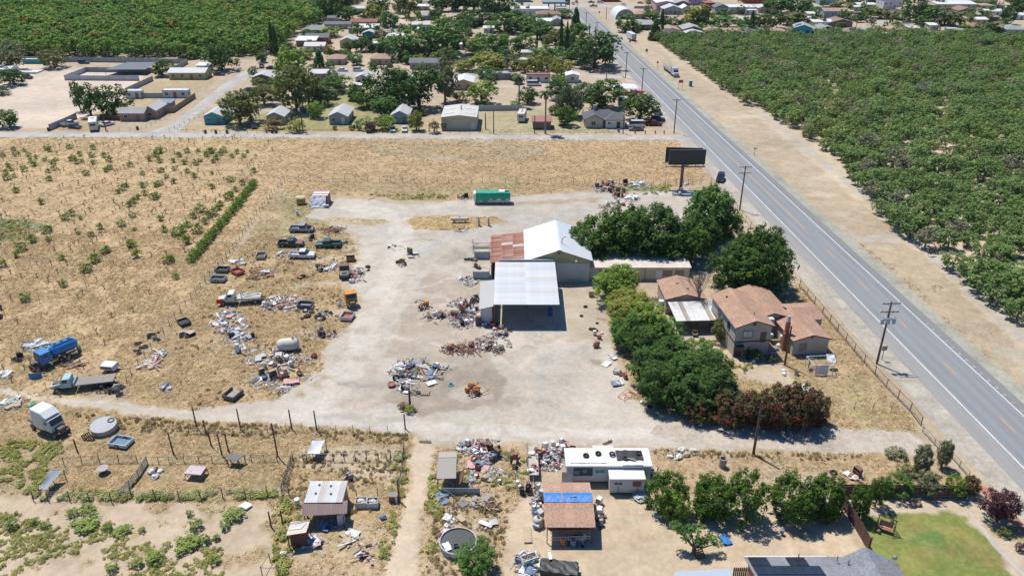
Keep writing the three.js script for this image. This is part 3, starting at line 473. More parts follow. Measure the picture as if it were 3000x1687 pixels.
// orchards: the trees that show largest stand alone, the rest form one mass
function orchard(name, label, group, poly, dx, dz, pal, rad, hgt, lod, mixPal) {
  srand(name.length * 77); const P = poly.map(q => at(...q)), spots = [];
  const inside = (x, z) => { let c = false; for (let i = 0, j = P.length - 1; i < P.length; j = i++) if ((P[i].z > z) !== (P[j].z > z) && x < (P[j].x - P[i].x) * (z - P[i].z) / (P[j].z - P[i].z) + P[i].x) c = !c; return c; };
  const ang = -0.06;
  for (let a = -900; a < 900; a += dx) for (let b = -900; b < 300; b += dz) {
    const x = a * Math.cos(ang) - b * Math.sin(ang) + gs() * 0.9, z = a * Math.sin(ang) + b * Math.cos(ang) - 200 + gs() * 0.9;
    if (!inside(x, z)) continue;
    const d = -z, u = Math.abs(x) / (d + 30); if (u > 0.82) continue;
    spots.push([x, z, rr(0.8,1.2), d, rnd()]);
  }
  spots.sort((p, q) => p[3] - q[3]);
  const gaps = spots.filter(s => s[4] > 0.06); for (const s of spots) s[2] *= rr(0.8,1.18);
  gaps.slice(0,300).forEach(([x, z, s, d, e], i) => {
    const odd = e > 0.94 ? mixPal : pal;
    const t = tree(v(x,0, z), rad * s, hgt * s * rr(0.85,1.15), odd, lod[0], i, null, { bare: 0.16, name: name + '_tree', bark: greyBark });
    treeLog.pop(); tag(t, label, 'tree', group); t.rotation.y = e * 40;
  });
  [pal, pal, mixPal].forEach((pl, j) => {
    const rest = gaps.slice(300).filter((s, i) => (s[4] > 0.93 ? 2 : i % 2) === j); if (!rest.length) return;
    const im = new THREE.InstancedMesh(crown(pl, lod[1], j), leafM, rest.length), m = new THREE.Matrix4(), c = new THREE.Color();
    rest.forEach(([x, z, s, d, e], i) => { const h = hgt * s * rr(0.85,1.15) / 2; m.compose(v(x, h * 1.12, z), QT.setFromEuler(EU.set(0, e * 60,0)),v(rad * s, h * 0.9, rad * s)); im.setMatrixAt(i, m); const k = rr(0.82,1.3); im.setColorAt(i, c.setRGB(k * rr(0.9,1.2), k, k * rr(0.85,1.2))); });
    im.name = numbered(name + '_canopy'); prep(im); im.userData = { kind: 'stuff', label: (j === 2 ? 'paler crowns among the ' : j ? 'second part of the ' : '') + 'massed crowns of the far ' + group, category: 'orchard' }; scene.add(im);
  });
}
orchard('almond', 'scrubby green orchard tree among the rows beside the highway', 'orchard trees beside the highway',[[1905,112],[2300,104],[2700,108],[3300,130],[3900,300],[4100,1100],[3100,985],[2960,930],[2830,830],[2760,760],[2620,680],[2540,590],[2470,500],[2330,400],[2150,280],[2020,190],[1950,150]],4.9,5.2, 'orch',2.62,4.5,['orc', 'orc'], 'orchGrey');
orchard('walnut', 'bright green orchard tree behind the grey block wall', 'orchard trees behind the block wall',[[-700,-80],[1120,-60],[1050,10],[945,55],[890,90],[845,130],[790,158],[740,168],[600,172],[185,168],[100,165],[-700,160]],6.2,6.4, 'orchFar',3.8,7.0,['low', 'low'], 'gold');
{ // garden trees between the far houses
  srand(404); const zones = [[760,60,1520,190,70],[760,0,1560,60,60],[1960,0,3000,100,95],[1540,60,1700,150,10],[820,240,1100,300,12],[1150,150,1750,260,26]];
  for (const [u0, v0, u1, v1, n] of zones) for (let i = 0; i < n; i++) { const u = rr(u0, u1), w = rr(v0, v1), p = at(u, w), s = new V3(p.x - RA.x,0, p.z - RA.z).dot(RN); if (s > -9 && s < 16 || u < 1250 - w * 2.4 && w < 150 || Math.abs(w - 215) < 12) continue; const k = rr(0,1), pal = pick(['mid', 'mid', 'dark', 'olive', 'light', 'gold', 'grey']); tree(p, rr(1.6,4.2), rr(2.5,7), pal, w < 110 ? 'tiny' : 'far', i, ({ dark: 'dark', mid: 'green', light: 'bright', olive: 'olive', grey: 'grey-green', gold: 'yellowish' })[pal] + ' small garden tree', { bare: 0.08, name: 'garden_tree', group: 'garden trees between the far houses' }); }
}
// ---------- buildings ----------
const marks = [];                                                  // landmarks for describing what stands near
const mark = (p, words) => marks.push([p, words]);
function windowOn(parent, w, h, x, y, z, ry, o = {}) {             // frame proud of the wall, pane set back in it
  const f = 0.07, fr = part(parent, 'window',[bx(w + f * 2, f,0.09,0, h / 2 + f / 2),bx(w + f * 2, f,0.12,0,-h / 2 - f / 2,0.02),bx(f, h,0.09,-w / 2 - f / 2),bx(f, h,0.09, w / 2 + f / 2),bx(0.04, h,0.05)], o.frame ?? whiteP);
  fr.position.set(x, y, z); fr.rotation.y = ry;
  const pn = part(fr, 'pane', bx(w, h,0.03), o.pane ?? glass); pn.position.z = -0.005;
  return fr;
}
function doorOn(parent, w, h, x, y, z, ry, m) {
  const d = part(parent, 'door',[bx(w, h,0.07),bx(w + 0.16,0.08,0.1,0, h / 2 + 0.04),bx(0.08, h,0.1,-w / 2 - 0.04),bx(0.08, h,0.1, w / 2 + 0.04)], m ?? darkWood);
  d.position.set(x, y + h / 2, z); d.rotation.y = ry;
  const k = part(d, 'handle', bx(0.06,0.12,0.08), steel); k.position.set(w * 0.38,0,0.06); return d;
}
// body with a roof; local frame: front wall on z = 0, depth goes to -z
function shell(g, { w, d, h, rise = 1.2, ridge = 'x', roof = 'gable', ov = 0.45, wall, roofM, x = 0, z = 0, th = 0.14, fascia }) {
  const W = w / 2, out = {};
  if (roof === 'gable' && ridge === 'z') out.wall = part(g, 'wall', (() => { const s = new THREE.Shape([[-W,0],[W,0],[W, h],[0, h + rise * W / (W + ov)],[-W, h]].map(p => new THREE.Vector2(...p))); const e = new THREE.ExtrudeGeometry(s, { depth: d, bevelEnabled: false }); return [tf(e, x,0, z - d)]; })(), wall);
  else if (roof === 'gable') out.wall = part(g, 'wall',[tf(prism([[-d,0],[0,0],[0, h],[-d / 2, h + rise * d / (d + 2 * ov)],[-d, h]], w), x,0, z)], wall);
  else out.wall = part(g, 'wall',[bs(w, h, d, x,0, z - d / 2)], wall);
  const X0 = x - W - ov, X1 = x + W + ov, Z0 = z + ov, Z1 = z - d - ov, xm = x, zm = z - d / 2, e = h + th - 0.02, t = e + rise; let s;
  if (roof === 'flat') s = [bx(w + 2 * ov,0.2, d + 2 * ov, x, h + 0.1 + 0.003, zm),bx(w + 2 * ov,0.18,0.12, x, h + 0.29, Z0 - 0.06),bx(w + 2 * ov,0.18,0.12, x, h + 0.29, Z1 + 0.06)];
  else if (roof === 'shed') s = [slab(v(X0, e, Z0),v(X1, e, Z0),v(X1, t, Z1),v(X0, t, Z1), th)];
  else if (roof === 'hip') { const k = Math.min(W + ov, (d / 2 + ov)), a = ridge === 'x' ? [v(X0 + k, t, zm),v(X1 - k, t, zm)] : [v(xm, t, Z1 + k),v(xm, t, Z0 - k)], c = [v(X0, e, Z0),v(X1, e, Z0),v(X1, e, Z1),v(X0, e, Z1)];
    s = [tri3(ridge === 'x' ? [[c[0], c[1], a[1]],[c[0], a[1], a[0]],[c[1], c[2], a[1]],[c[2], c[3], a[0]],[c[2], a[0], a[1]],[c[3], c[0], a[0]]] : [[c[0], c[1], a[1]],[c[1], c[2], a[0]],[c[1], a[0], a[1]],[c[2], c[3], a[0]],[c[3], c[0], a[1]],[c[3], a[1], a[0]]]),bx(w + 2 * ov,0.12, d + 2 * ov, x, e - 0.062, zm)]; }
  else s = ridge === 'x' ? [slab(v(X0, e, Z0),v(X1, e, Z0),v(X1, t, zm),v(X0, t, zm), th), slab(v(X0, t, zm),v(X1, t, zm),v(X1, e, Z1),v(X0, e, Z1), th)] : [slab(v(X0, e, Z0),v(xm, t, Z0),v(xm, t, Z1),v(X0, e, Z1), th), slab(v(xm, t, Z0),v(X1, e, Z0),v(X1, e, Z1),v(xm, t, Z1), th)];
  out.roof = part(g, 'roof', s, roofM);
  if (fascia && ridge === 'z') { const sl = Math.hypot(W + ov, rise), a = Math.atan2(rise, W + ov); part(out.roof, 'fascia',[-1,1].map(k => bx(sl,0.16,0.04, x + k * (W + ov) / 2, e + rise / 2 - 0.09, Z0 + 0.022,0,0,-k * a)), fascia); }
  return out;
}
const RC = { grey: [0.40,0.40,0.40], pale: [0.56,0.56,0.55], white: [0.74,0.74,0.73], dark: [0.155,0.16,0.17], brown: [0.30,0.20,0.155], tan: [0.45,0.31,0.225], red: [0.36,0.16,0.12], blue: [0.25,0.33,0.40], green: [0.30,0.35,0.32], charcoal: [0.20,0.205,0.21] };
const WC = { tan: [0.50,0.42,0.30], white: [0.68,0.68,0.66], yellow: [0.56,0.49,0.22], pink: [0.45,0.31,0.255], teal: [0.08,0.40,0.44], turquoise: [0.10,0.50,0.56], grey: [0.38,0.385,0.39], brown: [0.25,0.175,0.125], red: [0.42,0.075,0.05], blue: [0.26,0.38,0.50], cream: [0.56,0.50,0.40], rose: [0.60,0.33,0.32], mauve: [0.5,0.38,0.48], darkteal: [0.02,0.20,0.26], green: [0.28,0.40,0.30] };
const PALE = ['pale', 'white', 'grey'];
function house(c, r,[x0, x1, y, d, h, rise, ridge, rc, wc, roof = 'gable', label, o = {}]) {
  const k = K(c, r), A = k(x0, y), B = k(x1, y), w = A.distanceTo(B), p = A.clone().lerp(B,0.5), ry = o.ry ?? 0;
  const metalRoof = ['white', 'pale'].includes(rc) || o.metal;
  const g = thing(o.name ?? 'house', label ?? `${wc} house with ${rc} ${roof === 'hip' ? 'hipped' : roof === 'flat' ? 'flat' : 'gabled'} roof`, o.cat ?? 'house', p, ry, o.group);
  shell(g, { w, d, h, rise, ridge, roof, ov: o.ov ?? 0.45, wall: M(WC[wc], 'stucco',0.9), roofM: M(RC[rc], metalRoof ? 'metal' : 'shingle', metalRoof ? 0.6 : 0.95), fascia: o.fascia });
  if (!o.blank) {
    const n = Math.max(1, Math.round(w / 3.4));
    for (let i = 0; i < n; i++) { const x = -w / 2 + (i + 0.5) * w / n; if (i === Math.floor(n / 2) && n > 1 || n === 1 && w > 5) doorOn(g,0.95,2.05, x,0.02,0.03,0,M(WC[o.door ?? 'brown'], 'paint',0.8)); else windowOn(g,1.15,1.0, x, h * 0.58,0.02,0); }
    const sd = p.x > 0 ? -1 : 1; for (const q of [0.3,0.7]) windowOn(g,1.0,1.0, sd * (w / 2 + 0.02), h * 0.58,-d * q, sd * PI / 2);
  }
  if (o.cooler) { const q = part(g, 'roof_cooler',[bs(0.9,0.9,0.9),bs(0.5,0.3,0.5,0,-0.3,0)], M([0.55,0.55,0.53], 'paint')); q.position.set(o.cooler[0], h + rise * 0.55 + 0.3, o.cooler[1]); }
  if (o.solar) { const q = part(g, 'solar_array', bx(3.6,0.08,2.2),M([0.03,0.04,0.08], 'metal',0.25)); const a = Math.atan2(rise, ridge === 'x' ? d / 2 : w / 2); if (ridge === 'x') { q.position.set(0, h + rise * 0.5 + 0.32,-d * 0.22); q.rotation.x = a; } else { q.position.set(w * 0.22, h + rise * 0.5 + 0.32,-d * 0.5); q.rotation.z = -a; } }
  mark(p, o.short ?? `the ${wc} house with the ${rc} roof`);
  return g;
}
const H = (c, r, l) => l.forEach(a => house(c, r, a));
H(0,0,[
  [1700,2062,800,8,2.7,1.3, 'x', 'pale', 'yellow', 'gable', 'long yellow house with pale roof beside the grey block wall', { short: 'the long yellow house' }],
  [1208,1452,1218,6,2.6,1.3, 'x', 'grey', 'pink', 'gable', 'brick-pink corner house with grey roof beside the wooden fence', { short: 'the brick-pink corner house' }],
  [1455,1572,1195,9,2.7,1.6, 'z', 'pale', 'pink', 'gable', 'brick-pink rear wing with pale roof beside the wooden fence', { name: 'house_wing', short: 'the brick-pink wing' }],
  [2058,2250,1250,10,2.6,1.5, 'z', 'pale', 'teal', 'gable', 'teal cottage with white porch and pale roof at the street corner', { short: 'the teal cottage', fascia: whiteP }],
  [1262,1418,992,3,2.6,0.1, 'x', 'white', 'white', 'flat', 'short white trailer home beside the dark round tree', { name: 'trailer_home', cat: 'trailer', ov: 0.05, short: 'the short white trailer' }],
  [1637,1886,985,3.4,2.6,0.1, 'x', 'white', 'white', 'flat', 'long white trailer home behind the wooden fence', { name: 'trailer_home', cat: 'trailer', ov: 0.05, short: 'the long white trailer' }],
  [1600,1720,1092,4,2.0,0.3, 'x', 'blue', 'grey', 'shed', 'small shed with blue-grey roof inside the wooden fence', { name: 'shed', cat: 'shed', blank: 1 }],
  [1980,2100,712,5,2.2,0.3, 'x', 'white', 'white', 'shed', 'white shed behind the long yellow house', { name: 'shed', cat: 'shed', blank: 1 }],
  [-60,100,760,7,2.6,0.6, 'x', 'white', 'white', 'gable', 'white-roofed building under the trees at the sandy lot', {}],
  [20,360,742,6,0.4,0.05, 'x', 'white', 'white', 'flat', 'low white concrete slab building in the sandy lot', { name: 'shed', cat: 'shed', blank: 1, ov: 0 }],
]);
H(1,0,[
  [108,285,1252,9,2.6,1.5, 'z', 'pale', 'tan', 'gable', 'tan cottage with pale roof half hidden by the dark trees', { short: 'the tan cottage', fascia: whiteP }],
  [738,922,1250,11,2.6,1.6, 'z', 'pale', 'grey', 'gable', 'small grey cottage with pale roof standing alone on the lawn', { short: 'the lone grey cottage', fascia: whiteP, door: 'white' }],
  [1368,1535,1240,9,2.6,1.6, 'z', 'pale', 'blue', 'gable', 'bluish cottage with pale roof between the leafy bushes', { short: 'the bluish cottage', fascia: whiteP }],
  [1005,1140,866,7,3.2,1.3, 'z', 'pale', 'white', 'gable', 'small white house behind the dead grass lot', { short: 'the small white house' }],
  [970,1055,906,2.5,1.9,0.3, 'x', 'white', 'brown', 'shed', 'tiny shed with white roof next to the small white house', { name: 'shed', cat: 'shed', blank: 1 }],
  [715,882,652,8,2.5,1.6, 'x', 'tan', 'cream', 'hip', 'cream house with tan hipped roof above the parked white cars', { short: 'the cream hipped house' }],
  [1152,1345,652,8,2.6,1.6, 'x', 'tan', 'tan', 'hip', 'tan house with tan hipped roof beside the sandy drive', { short: 'the tan hipped house' }],
  [1548,1862,695,8,2.6,1.4, 'x', 'charcoal', 'pink', 'gable', 'long brick house with charcoal roof along the back street', { short: 'the long charcoal-roofed house' }],
  [-40,172,850,8,2.6,1.5, 'z', 'pale', 'brown', 'gable', 'brown house with pale gable roof behind the side street', {}],
  [562,722,800,6,2.4,1.2, 'x', 'pale', 'grey', 'gable', 'grey house with pale roof hidden behind the round green bush', {}],
  [845,1000,482,10,3.2,1.8, 'z', 'pale', 'yellow', 'gable', 'yellow gabled house with pale metal roof', { short: 'the yellow gabled house' }],
  [405,600,470,7,3,1, 'x', 'white', 'brown', 'shed', 'open brown barn with white sloping roof beside the red building', { name: 'barn', cat: 'barn', blank: 1 }],
  [500,728,445,7,3.2,1.6, 'x', 'charcoal', 'red', 'gable', 'red building with charcoal roof', { short: 'the red building' }],
  [492,692,520,5,2.6,1.5, 'x', 'pale', 'white', 'gable', 'white shed with pale roof in front of the red building', { name: 'shed', cat: 'shed' }],
  [1072,1200,386,6,2.6,1.3, 'z', 'pale', 'darkteal', 'gable', 'dark teal house with pale gable roof', { short: 'the dark teal house' }],
  [1032,1190,325,5,2.5,0.6, 'x', 'white', 'white', 'shed', 'white roofed carport behind the dark teal house', { name: 'shed', cat: 'shed', blank: 1 }],
  [690,952,292,6,2.6,1.2, 'x', 'charcoal', 'grey', 'gable'],[952,1216,268,7,2.6,1.3, 'x', 'red', 'pink', 'gable'],[1036,1236,307,4,2.6,0.8, 'x', 'pale', 'rose', 'gable'],
  [470,690,352,9,2.6,2, 'x', 'green', 'brown', 'hip', 'brown house with greenish hipped roof at the orchard edge', {}],[1152,1250,507,6,2.6,0.8, 'z', 'white', 'grey', 'gable'],[838,942,112,6,2.6,1.8, 'z', 'white', 'white', 'gable'],
  [1572,1746,300,7,2.8,1.2, 'x', 'pale', 'blue', 'gable'],[1622,1780,337,5,2.6,0.4, 'x', 'white', 'white', 'shed'],[1656,1770,202,7,2.6,1.2, 'x', 'grey', 'grey', 'gable'],[1616,1736,104,7,2.6,1, 'x', 'white', 'cream', 'gable'],[2302,2422,232,8,2.6,1.6, 'x', 'tan', 'tan', 'hip'],[2290,2390,332,6,2.6,0.8, 'x', 'white', 'white', 'gable'],[2300,2390,285,5,2.6,0.8, 'x', 'tan', 'pink', 'shed'],
  [1998,2180,905,11,2.8,1.3, 'z', 'white', 'tan', 'gable', 'tan house with big white roof beside the junk-filled lot', { short: 'the big white-roofed house' }],
  [2290,2560,800,5,2.3,0.2, 'x', 'grey', 'grey', 'flat'],[1320,1480,410,6,2.5,0.8, 'x', 'white', 'grey', 'gable'],[930,1010,330,4,2.4,0.8, 'x', 'charcoal', 'grey', 'gable'],[1990,2070,500,5,2.6,1, 'x', 'white', 'white', 'gable'],[720,800,230,5,2.8,1, 'x', 'charcoal', 'grey', 'gable'],[360,470,600,7,2.4,1.4, 'x', 'tan', 'tan', 'hip'],[960,1130,130,6,2.8,1, 'x', 'pale', 'white', 'gable'],[2130,2230,250,6,2.6,1, 'x', 'blue', 'grey', 'gable'],[2380,2560,110,9,3,0.4, 'x', 'white', 'white', 'flat'],[2260,2380,120,9,3,0.6, 'x', 'white', 'grey', 'gable'],
]);
H(2,0,[
  [210,392,1300,5.5,2.5,0.3, 'x', 'red', 'brown', 'shed', 'brown carport shed with dusty red metal roof beside the tall palm', { name: 'shed', cat: 'shed', blank: 1, metal: 1, short: 'the dusty red carport' }],
  [145,385,832,4,3,0.2, 'x', 'red', 'white', 'flat', 'long white mobile home with rusty flat roof by the back street', { name: 'mobile_home', cat: 'trailer', ov: 0.1 }],
  [100,240,590,5,2.8,0.8, 'x', 'pale', 'grey', 'gable'],[70,270,660,5,2.6,0.5, 'x', 'pale', 'grey', 'gable'],[548,672,832,6,2.8,0.8, 'z', 'white', 'white', 'gable'],
  [1080,1165,1085,5,2.8,0.2, 'x', 'pale', 'grey', 'flat', 'grey box trailer parked beside the white canopy', { name: 'box_trailer', cat: 'trailer', blank: 1, ov: 0.05 }],
  [0,365,160,16,4,0.3, 'x', 'white', 'white', 'flat', 'long white shop building with flat roof before the filling station', { name: 'shop_building', cat: 'shop', short: 'the long white shop' }],
  [245,490,195,12,3,1.6, 'x', 'brown', 'tan', 'hip'],[250,400,262,10,2.6,1.2, 'x', 'white', 'grey', 'gable'],[400,510,262,11,2.8,1.6, 'z', 'grey', 'grey', 'gable'],
  [1452,1640,118,22,5.5,1.2, 'z', 'white', 'rose', 'gable', 'big rose-pink building with white roof in the town', { name: 'shop_building', cat: 'shop', short: 'the rose-pink building' }],
  [1524,1712,146,14,3.2,2.2, 'z', 'pale', 'grey', 'gable'],[1640,1790,100,12,4,1.8, 'z', 'grey', 'brown', 'gable'],[1712,1800,136,11,3,1.8, 'z', 'white', 'cream', 'gable'],[1950,2036,106,12,4.6,0.3, 'x', 'red', 'red', 'flat'],[2042,2190,128,12,3.2,2, 'z', 'charcoal', 'grey', 'gable'],[2195,2440,142,15,4,0.4, 'x', 'white', 'white', 'flat'],[2345,2460,150,5,3,0.3, 'x', 'white', 'white', 'shed'],[1775,1960,52,12,5,0.3, 'x', 'pale', 'mauve', 'flat'],[1250,1410,300,11,2.8,1.8, 'x', 'grey', 'brown', 'gable'],[1230,1345,190,9,2.8,1.6, 'x', 'tan', 'tan', 'hip'],
  [1522,1690,366,12,3,1.4, 'z', 'tan', 'white', 'gable'],[1722,1925,352,13,2.8,1.8, 'z', 'grey', 'brown', 'gable'],[1740,1930,385,6,2.6,1.3, 'z', 'pale', 'grey', 'gable'],[1930,2110,360,11,2.8,1.5, 'x', 'tan', 'tan', 'hip', null, { cooler: [0,-4] }],[2118,2338,385,12,2.8,1.6, 'x', 'tan', 'tan', 'gable', null, { cooler: [0,-4] }],[2335,2560,385,12,2.8,1.6, 'x', 'blue', 'grey', 'gable'],[1690,1780,250,9,2.6,1.6, 'z', 'tan', 'brown', 'gable'],[2290,2380,245,8,2.6,1.2, 'x', 'pale', 'grey', 'gable'],[2440,2576,400,5,2.4,0.4, 'x', 'white', 'white', 'shed'],[1990,2050,270,8,2.6,1.4, 'z', 'tan', 'tan', 'gable'],[2480,2600,130,10,3,1.4, 'z', 'pale', 'cream', 'gable'],[2350,2600,35,12,4.5,0.3, 'x', 'red', 'red', 'flat'],[900,1080,18,10,5,0.3, 'x', 'white', 'red', 'flat'],[1350,1450,40,12,4.5,0.3, 'x', 'blue', 'yellow', 'flat'],
  [1260,1345,168,6,2.4,0.3, 'x', 'tan', 'cream', 'shed'],[450,550,130,8,3,0.3, 'x', 'white', 'white', 'flat'],[30,190,20,9,4,0.3, 'x', 'white', 'blue', 'flat'],
]);
H(3,0,[
  [20,180,365,9,2.6,1.5, 'x', 'tan', 'tan', 'hip', null, { cooler: [0,-4] }],[425,585,365,10,2.6,1.5, 'x', 'grey', 'brown', 'gable'],[500,690,345,11,2.6,1.6, 'z', 'green', 'tan', 'gable', null, { cooler: [0,-5] }],[640,850,275,12,2.8,1.7, 'z', 'brown', 'brown', 'gable'],[450,650,272,11,2.8,0.9, 'x', 'white', 'white', 'gable'],[560,800,190,9,4.5,1.4, 'x', 'tan', 'blue', 'gable', 'blue two-storey building with tan roof and white porch in the far town', {}],[770,955,372,10,2.6,1.7, 'x', 'brown', 'brown', 'hip', null, { solar: 1, cooler: [2,-5] }],[965,1150,362,10,2.6,1.6, 'x', 'green', 'tan', 'hip'],
  [1155,1228,388,3,2.4,0.6, 'z', 'white', 'white', 'gable', 'small white shed at the orchard edge', { name: 'shed', cat: 'shed', blank: 1 }],[1200,1410,355,11,2.7,1.7, 'x', 'tan', 'brown', 'hip', null, { cooler: [0,-5] }],[1158,1350,92,12,6,2.2, 'z', 'grey', 'white', 'gable', 'tall white two-storey house with grey gable in the far town', { short: 'the tall white house' }],[1628,1712,305,6,2.8,0.5, 'x', 'white', 'cream', 'shed'],[1700,2095,95,20,3.4,1, 'x', 'white', 'cream', 'gable'],
  [1890,2030,356,3,2.8,0.1, 'x', 'white', 'white', 'flat', 'white camper trailer by the far orchard edge', { name: 'trailer_home', cat: 'trailer', ov: 0.05 }],[1800,1890,338,3,2.6,0.4, 'x', 'pale', 'grey', 'gable'],[2040,2200,325,10,2.8,1.8, 'x', 'brown', 'brown', 'hip'],[2265,2390,332,9,2.6,1.6, 'x', 'brown', 'tan', 'gable'],[2405,2600,352,13,2.8,1.9, 'x', 'green', 'grey', 'hip', null, { cooler: [0,-6] }],[2190,2385,160,9,2.8,0.9, 'x', 'white', 'white', 'gable'],[2085,2210,242,9,2.6,0.8, 'x', 'white', 'cream', 'gable'],[1920,2090,155,12,2.8,1.9, 'z', 'brown', 'brown', 'gable'],[1580,1720,95,11,2.8,1.2, 'x', 'tan', 'rose', 'gable'],[1340,1440,142,9,2.6,1.3, 'x', 'tan', 'tan', 'hip'],[520,690,48,12,4,1, 'x', 'grey', 'blue', 'gable'],[2115,2310,50,12,3.2,1.4, 'x', 'tan', 'tan', 'gable'],[900,1080,90,9,2.8,0.8, 'x', 'white', 'grey', 'gable'],[160,240,80,9,3,0.8, 'x', 'pale', 'grey', 'gable'],[2220,2330,215,9,2.6,1.5, 'x', 'tan', 'brown', 'hip'],[1430,1530,330,5,2.4,0.5, 'x', 'white', 'green', 'shed'],[2470,2580,200,9,2.8,0.9, 'x', 'white', 'white', 'gable'],[400,470,180,8,2.6,0.6, 'x', 'white', 'white', 'gable'],[360,450,230,8,2.6,0.6, 'x', 'white', 'cream', 'gable'],[1220,1310,190,9,2.6,1.5, 'z', 'charcoal', 'grey', 'gable'],[1100,1300,22,12,4,0.5, 'x', 'white', 'red', 'flat'],[1620,1800,25,12,4,0.5, 'x', 'pale', 'brown', 'flat'],[2150,2280,100,9,2.8,1, 'x', 'tan', 'tan', 'hip'],[2370,2470,130,8,2.6,1, 'x', 'pale', 'tan', 'gable'],[870,960,110,6,2.6,0.6, 'x', 'white', 'white', 'gable'],
]);
{ // turquoise two-storey house, turned a little
  const k = K(3,0), g = thing('house', 'bright turquoise two-storey house with grey roof behind the orchard', 'house', k(345,395),-0.25); shell(g, { w: 9, d: 12, h: 5.6, rise: 1.7, ridge: 'z', wall: M(WC.turquoise, 'stucco',0.9), roofM: M(RC.grey, 'shingle',0.95), fascia: M(WC.turquoise, 'paint') });
  for (const x of [-2.4,2.2]) for (const y of [1.5,4.2]) windowOn(g,1.3,1.2, x, y,0.02,0); for (const z of [-3,-8]) for (const y of [1.5,4.2]) windowOn(g,1.2,1.1,-4.52, y, z,-PI / 2); part(g, 'belt_trim', bx(9.1,0.25,0.08,0,2.9,0.045),M([0.16,0.6,0.66], 'paint'));
  const q = part(g, 'solar_array', bx(3,0.08,4),M([0.03,0.04,0.08], 'metal',0.25)); q.position.set(-2.4,6.75,-5); q.rotation.z = Math.atan2(1.7,4.95); mark(g.position, 'the turquoise two-storey house');
}
{ // beige metal workshop
  const k = K(1,0), A = k(1868,1312), B = k(2222,1312), w = A.distanceTo(B), g = thing('metal_workshop', 'beige metal workshop with low pale roof on the side street', 'workshop', A.clone().lerp(B,0.5));
  shell(g, { w, d: 15, h: 4.2, rise: 0.7, ridge: 'z', ov: 0.15, wall: M([0.48,0.44,0.34], 'metal',0.7), roofM: M([0.62,0.60,0.53], 'metal',0.6) });
  for (const [x, z] of [[-3.4,-4],[-3.4,-10],[3.4,-4],[3.4,-10]]) { const q = part(g, 'skylight_panel', bx(3.2,0.05,0.9),M([0.75,0.74,0.68], 'metal')); q.position.set(x,4.2 + 0.7 * (1 - 3.4 / (w / 2)) + 0.22, z); q.rotation.z = -Math.sign(x) * Math.atan2(0.7, w / 2); }
  const f = part(g, 'vent_pipe',[cy(0.2,0.2,1.2,8,0,0.6,0),cy(0.35,0.1,0.3,8,0,1.3,0)], steel); f.position.set(0.3,4.8,-8); doorOn(g,1,2.1, w / 2 - 1.2,0.02,0.03,0,M([0.55,0.55,0.52], 'paint')); mark(g.position, 'the beige metal workshop');
}
{ // grey house with chimney at the corner
  const k = K(2,0), g = thing('house', 'tan house with dark grey roof and chimney at the highway corner', 'house', k(830,1282)), w = k(755,1282).distanceTo(k(905,1282));
  const dk = M([0.135,0.142,0.155], 'shingle',0.95), wt = M(WC.cream, 'stucco',0.9);
  shell(g, { w: 11.2, d: 7, h: 2.7, rise: 1.9, ridge: 'x', roof: 'hip', wall: wt, roofM: dk, x: 2.4, z: -1.2 });
  shell(g, { w: 5.6, d: 6, h: 2.7, rise: 1.6, ridge: 'z', roof: 'gable', wall: wt, roofM: dk, x: -0.2, z: 0.6 }); shell(g, { w: 6.2, d: 8, h: 2.7, rise: 1.5, ridge: 'z', roof: 'hip', wall: M(WC.white, 'stucco',0.9), roofM: dk, x: 6.6, z: 1.2 });
  const ch = part(g, 'chimney',[bs(1.0,3.2,0.9),bx(1.2,0.15,1.1,0,3.1,0)], M([0.38,0.37,0.36], 'stucco')); ch.position.set(0.4,2.9,-5.2);
  windowOn(g,1.4,1.2,-0.4,1.55,0.62,0); windowOn(g,0.8,0.7,4.6,1.7,1.22,0); doorOn(g,0.95,2.05,7.6,0.02,1.23,0); mark(g.position, 'the corner house with the chimney');
}
{ // quonset hut
  const k = K(2,0), g = thing('quonset_hut', 'white arched metal hut with grey end wall near the junction', 'hut', k(1140,192),0.08), R = 6.2, n = 18, pts = []; for (let i = 0; i <= n; i++) { const a = PI * i / n; pts.push([Math.cos(a) * R, Math.sin(a) * R * 0.95]); }
  part(g, 'arched_roof', pts.slice(1).map((b, i) => slab(v(pts[i][0], pts[i][1],0.2),v(b[0], b[1],0.2),v(b[0], b[1],-18),v(pts[i][0], pts[i][1],-18),0.1)),M(RC.white, 'metal',0.5)); const s = new THREE.Shape(pts.map(p => new THREE.Vector2(p[0] * 0.98, p[1] * 0.98))); part(g, 'end_wall', tf(new THREE.ExtrudeGeometry(s, { depth: 0.15, bevelEnabled: false }),0,0,-0.2),M([0.3,0.32,0.34], 'metal'));
  part(g, 'door', bx(3.6,3.4,0.1,0,1.7,0.06),M([0.24,0.25,0.26], 'metal')); windowOn(g,1.2,0.9,-3.6,2.2,0.0,0); windowOn(g,1,0.9,0,4.6,0.0,0); mark(g.position, 'the arched hut');
}
